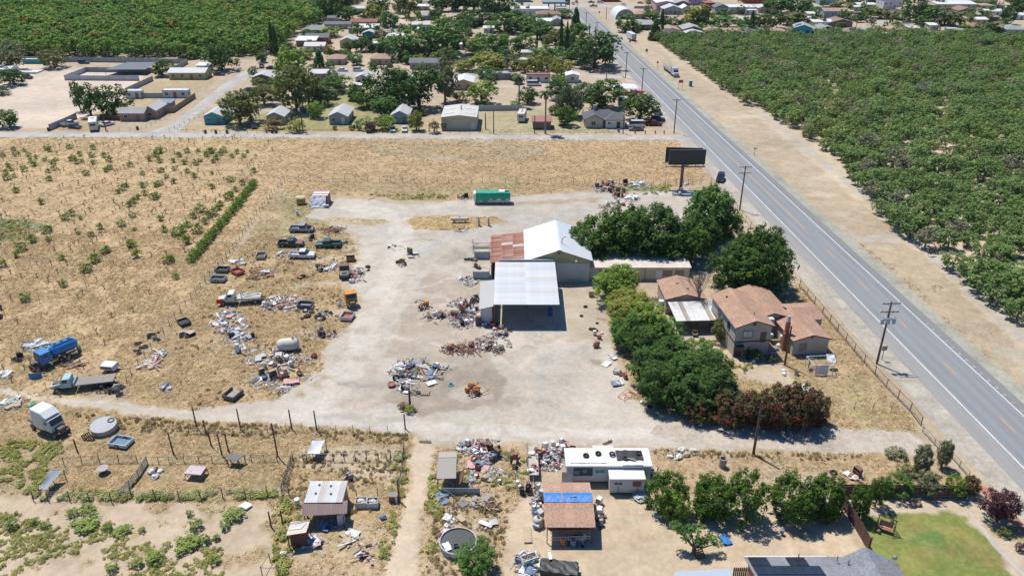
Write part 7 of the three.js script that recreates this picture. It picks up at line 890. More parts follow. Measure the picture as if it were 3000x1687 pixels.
function junk(kind, col, p, where, y = 0, o = {}) {
  const [name, noun, geos, tex, tilt] = JK[kind], i = Math.floor(rnd() * geos.length), m = kind === 'tyre' ? rubber : col === 'rusty' ? rustM : M(COL[col], tex, kind === 'appliance' ? 0.4 : 0.8);
  const label = kind === 'tyre' ? `old black tyre ${where}` : `${col} ${noun} ${where}`, q = solo(name, label, noun, geos[i], m, p.clone().setY(y), rr(0,6.28), `${col} ${noun} items ${where}`);
  q.rotation.x = gs() * tilt; q.rotation.z = gs() * tilt * 0.7; if (tilt) q.position.y += 0.08 + tilt * 0.3; if (o.up) { q.rotation.x = PI / 2 - 0.1; q.position.y = 0.4; } const s = (o.s ?? rr(0.85,1.25)) * (kind === 'tyre' ? 0.95 : kind === 'bag' || kind === 'appliance' ? 0.8 : 0.98); q.scale.setScalar(s); return q;
}
const flakeGeo = [J([bs(0.3,0.06,0.2),bs(0.12,0.12,0.1,0.1)]), J([lumpy(52,0.14,0.1,0.12)]), J([bs(0.6,0.04,0.06)])]; let nf = 0;
const flakeM = new THREE.MeshStandardMaterial({ color: 0xffffff, roughness: 0.8, name: 'scrap' });
// heap: centre and spread in crop marks, counts of things, uncountable scraps
function heap(c, r, x, y, rx, ry, where, items, nFlake, cols, hgt = 0.35) {
  const k = K(c, r); srand(Math.round(x * 3 + y * 7 + c * 50 + r)); const spot = (f = 1) => { for (let q = 0; ; q++) { const a = rr(0,6.28), d = Math.pow(rnd(),0.6) * f * 1.2, p = k(x + Math.cos(a) * d * rx, y + Math.sin(a) * d * ry); if (q > 8 || fbm(p.x * 0.5 + x, p.z * 0.5,2) > 0.22 + 0.22 * d) return [p, d]; } };
  for (const [kind, n, cl] of items) for (let i = 0; i < n; i++) { const [p, d] = spot(1); junk(kind, pick(cl), p, where, hgt * (1 - d) * rnd()); }
  if (nFlake) [0,1,2].forEach(j => { const n = Math.round(nFlake * 0.6), im = new THREE.InstancedMesh(flakeGeo[j], flakeM, n), m = new THREE.Matrix4(), cc = new THREE.Color(); for (let i = 0; i < n; i++) { const [p, d] = spot(1.22); p.y = hgt * Math.max(0,1 - d) * rnd(); const s = rr(0.3,1.5), t = rr(0.7,1.12); m.compose(p, QT.setFromEuler(EU.set(gs() * 0.7, rr(0,6), gs() * 0.7)),v(s, s, s)); im.setMatrixAt(i, m); im.setColorAt(i, cc.setRGB(...COL[rnd() < 0.6 ? pick(cols) : pick(['tan', 'grey', 'white', 'brown'])].map(q => q * t))); } im.name = nf++ ? `litter_${String(nf).padStart(3, '0')}` : 'litter'; prep(im); im.userData = { kind: 'stuff', label: `${['flat scraps', 'small crumpled bits', 'thin splinters'][j]} of rubbish ${where}`, category: 'litter' }; scene.add(im); });
}
const mixC = ['white', 'white', 'grey', 'brown', 'tan', 'tan', 'brown', 'grey', 'rusty', 'blue', 'red', 'black', 'silver', 'pink'], paleC = ['white', 'white', 'white', 'grey', 'tan', 'tan', 'silver', 'brown', 'pink'], dirtC = ['brown', 'rusty', 'black', 'grey', 'tan'];
heap(1,2,250,165,190,70, 'in the white rubbish heap by the dark blue bed',[['bag',12,['white', 'grey']],['board',8,['white', 'tan']],['box',5,['white', 'tan', 'grey']],['panel',3,['orange', 'white']],['cloth',3,['white', 'pink']]],420, paleC,0.6);
heap(1,2,2080,270,130,110, 'in the heap beside the carport shed',[['bag',8,['white', 'blue']],['box',10, mixC],['bucket',6,['white', 'red', 'blue']],['appliance',2,['white']],['barrel',1,['black']]],520, mixC,0.5);
heap(1,2,1880,310,150,50, 'in the scatter west of the carport heap',[['box',6, mixC],['barrel',2,['rusty', 'black']],['pipe',3,['grey', 'rusty']],['board',3,['tan', 'orange']]],160, mixC,0.2);
heap(1,2,2190,110,60,45, 'in the tyre stack at the carport shed',[['tyre',12,['black']]],20, dirtC,0.6);
heap(1,2,2400,440,120,60, 'in the clutter before the carport',[['box',8, mixC],['bucket',5,['red', 'white', 'black']],['chair',2,['white', 'black']],['panel',2,['grey', 'tan']]],280, mixC,0.3);
heap(1,2,1640,840,220,90, 'in the scrap heap of the open yard',[['board',14,['tan', 'white', 'brown']],['sheet',6,['silver', 'grey', 'blue']],['panel',6,['green', 'white', 'red', 'grey']],['appliance',2,['white']],['pipe',5,['white', 'rusty', 'yellow']],['box',6, mixC],['pallet',3,['tan']]],420,[...mixC, 'green'],0.5);
heap(1,2,1640,1000,170,70, 'in the lower end of the open yard scrap heap',[['panel',4,['white', 'silver']],['engine',3,['grey', 'black']],['frame',3,['silver', 'grey']],['board',4,['white', 'tan']],['pallet',2,['tan']],['rim',2,['grey', 'rusty']]],160,[...dirtC, 'white'],0.3);
heap(1,2,2060,635,150,38, 'in the pile of rusty iron bars',[['pipe',34,['rusty', 'brown']],['board',5,['brown']],['engine',2,['rusty']]],120, dirtC,0.5);
heap(1,2,2370,590,140,70, 'in the mixed litter east of the iron bars',[['box',8, mixC],['bag',5,['white']],['board',5,['brown', 'tan']],['bucket',4,['red', 'blue', 'white']],['panel',2,['rusty']]],360, mixC,0.3);
heap(1,2,220,730,250,120, 'in the long dump below the cream tank',[['board',12,['white', 'tan', 'brown']],['box',10,['white', 'brown', 'grey']],['appliance',3,['white', 'rusty']],['pipe',4,['yellow', 'white']],['sheet',4,['silver', 'white']],['bag',8,['white']]],480, paleC,0.5);
heap(1,2,230,930,230,100, 'in the lower dump beside the track',[['panel',6,['white', 'tan', 'grey']],['cabinet',3,['brown', 'tan']],['pallet',3,['tan']],['tub',2,['tan', 'white']],['box',6, mixC],['cloth',4,['pink', 'white']]],300,[...paleC, 'brown', 'pink'],0.35);
heap(1,2,560,290,190,55, 'in the tyre scatter beside the rusty-floored bed',[['tyre',16,['black']],['rim',3,['silver']],['box',3,['black', 'grey']]],60, dirtC,0.3);
heap(1,2,690,490,90,50, 'beside the cream tank',[['barrel',4,['rusty', 'grey']],['frame',2,['grey']],['pallet',2,['tan']],['engine',1,['black']]],30, dirtC);
heap(1,2,1670,190,80,40, 'in the small wheel pile of the open yard',[['tyre',5,['black']],['engine',2,['rusty', 'orange']],['pipe',2,['grey']]],40, dirtC,0.2);
heap(1,2,2200,1060,70,40, 'around the rusty winch',[['engine',4,['rusty', 'orange']],['pipe',3,['rusty']],['box',1,['blue']]],40, dirtC,0.3);
heap(0,2,2280,380,140,130, 'in the white paper dump below the tow truck',[['bag',12,['white', 'grey']],['cloth',8,['white', 'pink']],['board',6,['white', 'tan']],['box',5,['white']]],650, paleC,0.5);
heap(0,2,2420,480,120,70, 'in the grey end of the paper dump',[['sheet',6,['silver', 'grey']],['bag',5,['white']],['engine',2,['black']]],260,['white', 'grey', 'silver', 'black'],0.4);
heap(0,2,1900,480,90,40, 'in the dark tyre heap in the dry grass',[['tyre',9,['black']],['sheet',3,['tan']]],40,['black', 'tan', 'grey'],0.3); heap(0,2,1545,500,60,45, 'against the upper wire fence',[['tyre',7,['black']]],20, dirtC,0.3); heap(0,2,1400,620,60,50, 'against the middle wire fence',[['tyre',9,['black']]],20, dirtC,0.3); heap(0,2,1120,1050,120,50, 'at the tail of the teal flatbed truck',[['tyre',14,['black']],['engine',2,['grey']],['pipe',3,['rusty']]],60, dirtC,0.4); heap(0,2,170,720,70,35, 'west of the blue tanker',[['tyre',4,['black']],['engine',2,['black']]],20, dirtC,0.2);
heap(0,2,380,600,130,45, 'in the litter behind the blue tanker',[['bag',4,['white', 'blue']],['sheet',4,['silver', 'white']]],260,['white', 'silver', 'blue', 'grey'],0.2); heap(0,2,1530,780,100,60, 'in the broken timber by the wire fence',[['board',12,['white', 'tan', 'pink']],['panel',2,['tan']]],60,['white', 'tan', 'pink'],0.3); heap(0,2,1630,660,60,30, 'above the broken timber',[['board',3,['white']],['bag',1,['blue']]],30, paleC,0.1); heap(0,2,130,1190,150,50, 'in the bright litter by the white sleeper cab',[['cloth',6,['green', 'white', 'tan', 'teal']],['bag',4,['white', 'blue']],['panel',2,['tan']]],300,['white', 'teal', 'green', 'tan', 'blue', 'pink'],0.2); heap(0,2,760,810,90,50, 'in the timber frame behind the teal flatbed',[['board',9,['brown', 'tan']],['frame',2,['rusty']]],20, dirtC,0.2); heap(0,2,960,960,130,40, 'on the deck of the teal flatbed',[['pipe',6,['grey', 'silver', 'rusty']],['panel',3,['grey', 'teal']]],40,['grey', 'tan', 'brown'],1.3); heap(0,2,50,900,50,60, 'at the far west of the dry field',[['bag',3,['white']],['panel',2,['white']]],60, paleC,0.2); heap(0,2,1680,1040,50,70, 'in the small white litter near the track',[['bag',3,['white', 'blue']],['box',2,['white']]],30, paleC,0.1); heap(0,2,2450,650,80,50, 'on the grass below the paper dump',[['appliance',2,['white']],['board',3,['tan', 'white']],['bag',2,['white']]],60, paleC,0.2);
heap(1,1,470,1345,70,25, 'in the tyre trio below the pickups',[['tyre',4,['black']],['sheet',1,['rusty']]],10, dirtC,0.2); heap(1,1,1475,1205,60,30, 'in the tyre group of the open yard',[['tyre',7,['black']],['panel',1,['yellow']],['frame',1,['rusty']]],15, dirtC,0.2); heap(1,1,1560,1130,60,25, 'beside the tyre group',[['cabinet',1,['brown']],['sheet',2,['silver']]],10, dirtC,0.2); heap(1,1,2150,1180,60,22, 'by the rusty shed',[['tyre',5,['black']],['box',1,['tan']]],20, dirtC,0.2); heap(1,1,2250,1250,50,20, 'between the grey bins',[['tyre',3,['black']],['box',1,['brown']]],20, dirtC,0.1); heap(1,1,2120,1390,90,40, 'in the stone-like rubble by the shed',[['rock',6,['white', 'grey']],['tyre',1,['black']]],160,['white', 'grey', 'tan', 'brown'],0.15);
heap(1,1,690,1250,110,50, 'around the white bonnet scrap',[['panel',3,['white', 'silver']],['engine',3,['black', 'grey']],['sheet',3,['silver', 'rusty']],['tyre',2,['black']]],120,[...dirtC, 'white', 'silver'],0.4); heap(1,1,990,1330,110,60, 'around the burnt brown truck',[['box',3,['red', 'white']],['board',4,['brown', 'tan']],['bag',3,['white', 'pink']]],120, mixC,0.2); heap(1,1,1130,1250,40,25, 'east of the burnt brown truck',[['tyre',3,['black']]],8, dirtC,0.1); heap(1,1,760,890,110,40, 'in the tangle of bent frames',[['frame',7,['brown', 'rusty']],['pipe',5,['rusty']],['tyre',2,['black']]],40, dirtC,0.5); heap(1,1,540,965,40,20, 'between the green pickups',[['tyre',2,['black']],['frame',1,['black']],['engine',1,['black']]],10, dirtC,0.2); heap(1,1,900,1005,35,15, 'at the tail of the crew cab pickup',[['tyre',1,['black']],['bag',1,['teal']]],6, dirtC); heap(1,1,1400,1050,80,18, 'in the bare middle of the yard',[['pipe',2,['silver']],['tyre',2,['black']]],8, dirtC); heap(1,1,80,1310,110,40, 'in the bent chrome bumpers',[['pipe',6,['silver', 'rusty']],['sheet',3,['silver', 'rusty']],['frame',2,['rusty']]],50, dirtC,0.4); heap(1,1,240,1120,60,40, 'beside the clean white pickup',[['bag',2,['white']],['board',2,['tan']],['panel',1,['silver']]],30, paleC); heap(0,1,2440,1200,90,40, 'above the red pickup bed',[['bag',4,['white']],['sheet',3,['silver', 'white']]],60, paleC,0.2); heap(0,1,2500,1340,70,30, 'on the long axle by the wire fence',[['pipe',3,['rusty']],['board',2,['brown']]],10, dirtC,0.3); heap(1,1,560,620,90,15, 'before the tarp shack',[['tyre',2,['black']],['panel',1,['tan']],['board',1,['brown']]],12, dirtC); heap(1,1,2080,550,90,25, 'at the nose of the tarp-covered motorhome',[['appliance',1,['grey']],['bucket',2,['blue', 'white']],['bag',2,['orange', 'white']],['cabinet',1,['brown']],['box',1,['black']]],40, mixC,0.1); heap(1,1,2090,870,90,25, 'in the hose tangle below the propane tank',[['pipe',5,['black']]],6,['black']);
heap(2,1,960,440,110,50, 'in the roadside dump behind the propane yard',[['bag',6,['white', 'black']],['box',8, mixC],['cloth',4,['pink', 'white', 'blue']],['cabinet',2,['brown']]],330,[...mixC, 'green', 'teal'],0.5); heap(2,1,1280,420,90,38, 'in the pale roadside dump below the billboard',[['bag',6,['white']],['cloth',4,['white', 'teal']]],360,['white', 'white', 'green', 'teal', 'grey'],0.4); heap(2,1,1050,520,90,45, 'among the brown cabinets',[['cabinet',5,['brown']],['chair',2,['red', 'brown']],['panel',2,['brown', 'teal']]],120, mixC,0.4); heap(2,1,1200,560,70,25, 'in the white cloth heap',[['cloth',5,['white']],['sheet',1,['black']]],80, paleC,0.2); heap(2,1,1010,630,100,35, 'behind the big trees',[['appliance',2,['silver']],['box',3, mixC],['bag',3,['white', 'teal']]],140,[...mixC, 'teal'],0.4); heap(2,1,1140,420,50,20, 'between the two roadside dumps',[['sheet',2,['silver']],['cabinet',1,['brown']],['cloth',1,['red']]],40, mixC,0.3); heap(2,1,1680,490,50,30, 'at the billboard foot',[['appliance',1,['white']],['frame',1,['silver']],['bag',2,['white']]],40, paleC,0.2); heap(2,1,1760,415,60,10, 'along the billboard fence',[['bag',3,['white', 'pink']]],40, paleC,0.1);
for (const [x, y, k, c] of [[740,205, 'tyre', 'black'],[700,297, 'tyre', 'black'],[857,370, 'tyre', 'black'],[795,430, 'tyre', 'black'],[825,438, 'tyre', 'black'],[852,445, 'tyre', 'black'],[830,485, 'appliance', 'white'],[905,470, 'bag', 'white'],[880,525, 'engine', 'rusty'],[850,610, 'engine', 'rusty'],[950,785, 'panel', 'white'],[900,330, 'pipe', 'orange'],[1040,870, 'box', 'white'],[1090,890, 'box', 'tan'],[1050,985, 'cloth', 'blue'],[1085,975, 'cloth', 'white'],[1150,1100, 'frame', 'orange'],[1200,1110, 'frame', 'orange'],[1230,1060, 'panel', 'tan'],[1310,1170, 'bag', 'white'],[1385,1210, 'tyre', 'black'],[1140,920, 'engine', 'rusty'],[1000,700, 'sheet', 'silver'],[1020,720, 'panel', 'white'],[2400,720, 'bag', 'blue'],[2430,760, 'bag', 'white'],[2370,700, 'bag', 'blue'],[800,100, 'cabinet', 'tan'],[385,260, 'barrel', 'blue']]) junk(k, c, K(2,2)(x, y), 'near the hedge on the east side of the yard');
for (const [x, y, k, c] of [[160,850, 'rock', 'white'],[165,885, 'rock', 'white'],[290,890, 'box', 'grey'],[380,1040, 'cloth', 'white'],[360,1060, 'cloth', 'pink'],[330,1000, 'cloth', 'white'],[410,1060, 'bag', 'white'],[60,620, 'bag', 'white'],[110,600, 'bag', 'white'],[130,560, 'appliance', 'white'],[150,530, 'appliance', 'white'],[90,640, 'bag', 'blue'],[40,690, 'box', 'grey'],[-40,640, 'box', 'white']]) junk(k, c, K(3,2)(x, y), 'between the houses by the highway');
heap(1,3,2290,250,210,130, 'in the rubbish lot beside the plank shelter',[['box',12, mixC],['bag',9,['white', 'pink', 'red']],['cabinet',3,['brown']],['chair',3,['brown', 'white']],['cloth',4,['red', 'pink', 'blue']],['tyre',2,['black']],['pallet',1,['tan']]],640,[...mixC, 'rusty', 'red'],0.4); heap(1,3,2330,470,150,90, 'in the rubble of the rubbish lot',[['rock',12,['tan', 'grey']],['panel',3,['grey', 'tan']],['bucket',3,['red', 'white']]],260,['tan', 'grey', 'white', 'brown', 'rusty'],0.25); heap(1,3,2060,160,90,60, 'by the white cube at the rubbish lot',[['appliance',1,['white']],['bag',2,['white']],['bucket',2,['blue']]],50, paleC,0.2); heap(1,3,2330,770,90,50, 'in the stacked logs',[['log',14,['tan', 'brown']]],20,['brown', 'tan'],0.2); heap(1,3,1850,660,60,35, 'below the plank shelter',[['bag',3,['white', 'grey']],['cloth',2,['blue', 'white']]],50, paleC,0.2); heap(1,3,2290,690,90,50, 'on the plank platform',[['board',6,['grey', 'tan']],['panel',2,['grey']]],10,['grey', 'tan'],0.1); heap(1,3,1950,880,90,80, 'on the pale dirt of the rubbish lot',[['bag',3,['white']],['panel',2,['white', 'tan']]],60, paleC,0.1); heap(1,3,2300,940,90,40, 'north of the round pool',[['panel',2,['white', 'tan']],['sheet',1,['silver']]],15, paleC); heap(1,3,1880,1060,60,60, 'west of the round pool',[['panel',1,['pink']],['bag',2,['white']]],40, paleC,0.1);
heap(1,3,590,1110,80,60, 'in the clothes heap by the small shed',[['cloth',6,['pink', 'white', 'blue']],['bag',3,['white', 'pink']]],90,['pink', 'white', 'blue', 'grey'],0.35); heap(1,3,960,1060,80,40, 'by the pale tarp',[['cloth',3,['tan', 'white']],['board',2,['tan']]],30, paleC,0.1); heap(1,3,1000,1160,160,60, 'in the fallen poles',[['log',4,['tan', 'brown']],['board',4,['tan', 'white']]],12,['tan', 'brown'],0.1); heap(1,3,1080,1270,80,30, 'by the black bin liners',[['bag',3,['black']],['bag',2,['pink', 'white']],['board',2,['tan']]],15,['black', 'pink', 'white']); heap(1,3,1290,860,30,20, 'by the sandy track',[['bag',2,['white', 'blue']]],4, paleC); heap(1,3,720,930,70,40, 'under the brown-roofed shelter',[['bag',4,['blue', 'grey', 'black']],['cloth',3,['blue', 'grey']]],40,['blue', 'grey', 'black', 'white'],0.3); heap(1,3,950,480,60,40, 'behind the white-roofed shelter',[['barrel',3,['grey', 'black']],['tyre',3,['black']]],10, dirtC,0.2); heap(1,3,280,1230,60,30, 'in the litter before the small shed',[['bag',2,['white']]],30, paleC); heap(0,3,1560,410,50,40, 'in the corral by the board fence',[['rock',4,['white', 'tan']],['tyre',1,['black']]],4, paleC);
heap(2,3,380,240,110,110, 'in the jumble between trailer and mobile home',[['box',9, mixC],['bag',6,['white', 'grey']],['appliance',3,['white']],['bucket',5,['blue', 'white', 'red']],['barrel',2,['grey', 'silver']],['chair',2,['white']]],380,[...mixC, 'green', 'silver'],0.4); heap(2,3,530,170,120,50, 'behind the mobile home',[['bag',4,['white']],['appliance',2,['white']],['box',3, mixC]],140, mixC,0.3); heap(2,3,40,330,50,80, 'west of the flat trailer',[['cabinet',2,['brown', 'tan']],['board',3,['tan']],['appliance',1,['rusty']]],50, dirtC,0.2); heap(2,3,110,580,90,60, 'west of the blue-tarped cottage',[['barrel',3,['black', 'rusty']],['bucket',3,['blue', 'white']],['board',3,['tan']],['tyre',2,['black']]],90, dirtC,0.3); heap(2,3,255,800,45,190, 'along the west wall of the blue-tarped cottage',[['barrel',5,['grey', 'white', 'blue']],['box',6, mixC],['bucket',4,['white', 'blue']],['appliance',2,['silver', 'white']],['board',4,['tan', 'brown']]],160, mixC,0.5); heap(2,3,880,820,35,110, 'along the east wall of the blue-tarped cottage',[['appliance',4,['white']],['barrel',2,['grey']],['board',3,['brown']],['box',2,['tan', 'red']]],60, mixC,0.3); heap(2,3,600,1090,190,50, 'under the eave of the blue-tarped cottage',[['bucket',4,['blue', 'white', 'orange']],['box',4,['blue', 'grey', 'black']],['barrel',3,['black', 'orange', 'silver']]],60,['blue', 'grey', 'black', 'brown'],0.2); heap(2,3,170,1330,110,90, 'in the junk strip below the cottage',[['cloth',6,['blue', 'white', 'tan']],['box',5,['white', 'tan', 'blue']],['pipe',6,['silver', 'white', 'blue']],['tub',1,['white']],['board',4,['white', 'tan']]],220,['white', 'blue', 'tan', 'grey', 'silver'],0.5); heap(2,3,1270,660,90,35, 'before the mobile home',[['sheet',4,['silver']],['pipe',5,['silver', 'blue']],['panel',2,['grey', 'rusty']]],40,['silver', 'grey', 'blue'],0.2); heap(2,3,1430,420,60,70, 'at the east end of the mobile home',[['tyre',3,['black']],['bag',2,['blue', 'white']],['panel',1,['tan']]],50, mixC,0.3); heap(2,3,1700,220,160,40, 'on the verge of the service lane',[['rock',7,['white', 'tan']]],30,['white', 'tan']); heap(3,3,850,440,80,40, 'on the verge above the brown fence',[['board',3,['rusty', 'tan']],['cloth',4,['white', 'pink']],['cabinet',1,['brown']]],120,['white', 'white', 'pink', 'grey'],0.2);
for (const [c, r, x, y, k, cc, w, o] of [[3,3,662,410, 'tyre', 'black', 'on the verge beside the broken cabinet'],[1,2,1410,935, 'tyre', 'black', 'standing upright by the open yard heap', { up: 1, s: 1.5 }],[1,2,1362,1000, 'rim', 'rusty', 'lying flat left of the open yard heap', { s: 2.6 }],[1,2,1962,990, 'coil', 'teal', 'on the bare yard'],[1,2,585,715, 'box', 'red', 'alone at the dump edge'],[0,3,2130,1090, 'log', 'brown', 'on the sandy pen'],[0,2,795,650, 'barrel', 'green', 'behind the blue tanker'],[1,1,415,720, 'barrel', 'white', 'alone in the dry grass'],[0,3,1660,640, 'panel', 'white', 'against the weedy corral fence'],[0,3,2470,750, 'cloth', 'white', 'by the large weed clump'],[2,3,2150,1090, 'cloth', 'azure', 'by the pruned tree', { s: 1.1 }],[2,3,155,1040, 'panel', 'tan', 'lying flat west of the cottage', { s: 1.4 }],[3,3,140,1035, 'bucket', 'blue', 'in the sandy yard', { s: 1.3 }],[3,3,220,1030, 'pipe', 'rusty', 'in the sandy yard'],[1,3,2080,725, 'pallet', 'grey', 'below the plank shelter'],[1,3,1700,100, 'log', 'tan', 'on the sandy track'],[2,3,960,110, 'log', 'brown', 'behind the mobile home'],[1,1,1160,555, 'board', 'white', 'on the back edge of the yard'],[0,3,890,70, 'pallet', 'brown', 'standing beside the sleeper cab', { up: 1, s: 1.3 }],[2,1,1485,640, 'pipe', 'rusty', 'standing behind the big trees', { up: 1 }]]) junk(k, cc, K(c, r)(x, y), w,0, o);
// ---------- sheds, shelters and homes of the south lots ----------
srand(123);
function shelter(name, label, cat, c, r, q, hs, mat, o = {}) {     // roof from four marks (far-left, far-right, near-right, near-left) and their heights
  const k = K(c, r), P = q.map((a, i) => k(a[0], a[1], hs[i])), O = P[3].clone().lerp(P[2],0.5).setY(0), g = thing(name, label, cat, O), S = P.map(p => p.clone().sub(O)); mark(O, o.short ?? 'the ' + label.split(' ').slice(0,4).join(' '));
  if (o.sheets) sheets(g, S[0].clone().add(O), S[1].clone().add(O), S[2].clone().add(O), S[3].clone().add(O), o.sheets,1, (i) => Array.isArray(mat) ? mat[i % mat.length] : mat, { along: 'z', ribs: 4 }); else part(g, 'roof', slab(S[0], S[1], S[2], S[3],0.07), mat);
  S.forEach((s, i) => { const m = S[(i + 2) % 4], p = s.clone().lerp(m,0.05); part(g, 'post', bs(0.1, Math.max(0.3, p.y - 0.06),0.1, p.x,0, p.z), o.post ?? darkWood); }); return [g, S];
}
{ let [g, S] = shelter('animal_shelter', 'shelter with white metal roof and rust stains in the goat pens', 'shelter',1,3,[[545,490],[920,487],[865,705],[472,705]],[2.7,2.7,2.4,2.4],[M([0.66,0.66,0.65], 'metal'),M([0.70,0.70,0.69], 'metal'),M([0.60,0.54,0.49], 'metal')], { sheets: 6, short: 'the white-roofed shelter' }); part(g, 'wall',[bs(0.06,2.2, S[3].z - S[0].z - 0.3, S[1].x * 0.9,0, (S[0].z) / 2),bs(S[1].x - S[0].x - 0.4,2.2,0.06, (S[0].x + S[1].x) / 2,0, S[0].z + 0.3)], greyWood); for (const [x, z] of [[-0.6,0.2],[0.3,0.25],[-0.7,0.6],[0.45,0.62]]) { const t = solo('roof_weight', 'small dark weight on the white-roofed shelter', 'weight',[cy(0.16,0.14,0.12,8),cy(0.05,0.05,0.1,6,0,0.1,0)], darkSteel, g.position.clone().add(v(x * 1.6,2.78 - z * 0.3, S[0].z * (1 - z))),0, 'weights on the white-roofed shelter'); }
  [g, S] = shelter('lean_to', 'brown corrugated lean-to in front of the white-roofed shelter', 'shelter',1,3,[[470,708],[920,684],[895,835],[460,838]],[2.3,2.3,2.0,2.0],[M([0.24,0.17,0.155], 'metal'),M([0.26,0.185,0.165], 'metal')], { sheets: 6, short: 'the brown lean-to' }); part(g, 'white_sheet', bx(0.9,1.6,0.05, S[2].x - 0.7,0.8,-0.6,0.3),M([0.6,0.6,0.62], 'metal')); }
{ let [g, S] = shelter('garden_shed', 'narrow red-brown shed with cream slanted roof', 'shed',1,3,[[345,897],[540,882],[500,1005],[300,1035]],[2.6,2.6,2.3,2.3], M([0.62,0.56,0.47], 'metal'), { short: 'the narrow red-brown shed' }); const w = S[2].x - S[3].x - 0.4; part(g, 'wall', bs(w,2.15,1.3,0.0,0,-0.9),M([0.14,0.05,0.035], 'wood')); const sp = part(g, 'solar_panel', slab(S[3].clone().lerp(S[2],0.08).lerp(S[0],0.35).add(v(0,0.06,0)), S[3].clone().lerp(S[2],0.5).lerp(S[1],0.35).add(v(0,0.06,0)), S[3].clone().lerp(S[2],0.5).lerp(S[1],0.75).add(v(0,0.06,0)), S[3].clone().lerp(S[2],0.08).lerp(S[0],0.75).add(v(0,0.06,0)),0.03),M([0.09,0.10,0.14], 'metal',0.3)); part(g, 'gutter_pole', bar(S[0].clone().add(v(-0.6,0.1,0.6)), S[1].clone().add(v(0.1,0.1,0)),0.04), greyWood); }
{ let [g, S] = shelter('plank_shelter', 'grey plank-roofed shelter beside the sandy track', 'shelter',1,3,[[1842,200],[2020,200],[2012,460],[1815,465]],[2.5,2.5,2.2,2.2], greyWood, { short: 'the plank shelter' }); part(g, 'roof_plank', slab(S[0].clone().add(v(0,.05,0)), S[1].clone().add(v(0,.05,0)), S[1].clone().lerp(S[2],0.2).add(v(0,.05,0)), S[0].clone().lerp(S[3],0.22).add(v(0,.05,0)),0.04),M([0.40,0.35,0.29], 'wood')); part(g, 'leaning_door', bx(0.06,1.9,2.2, S[2].x + 0.45,1.2,-1.2,0,0,-0.5),M([0.22,0.10,0.075], 'wood')); const w = thing('pen_wall', 'grey sheet pen wall below the plank shelter', 'wall', K(1,3)(1880,625)); const L = K(1,3)(1880,625).distanceTo(K(1,3)(2255,625)); for (let i = 0; i < 3; i++) part(w, 'panel', bs(L / 3 - 0.03,1.05,0.05, (i + 0.5) * L / 3),M([0.36 + i * 0.05,0.35 + i * 0.05,0.33 + i * 0.05], 'metal')); part(w, 'brace_pole', bar(v(0,1.1,0.1),v(2,0.1,0.9),0.03),M([0.3,0.4,0.38], 'metal')); }
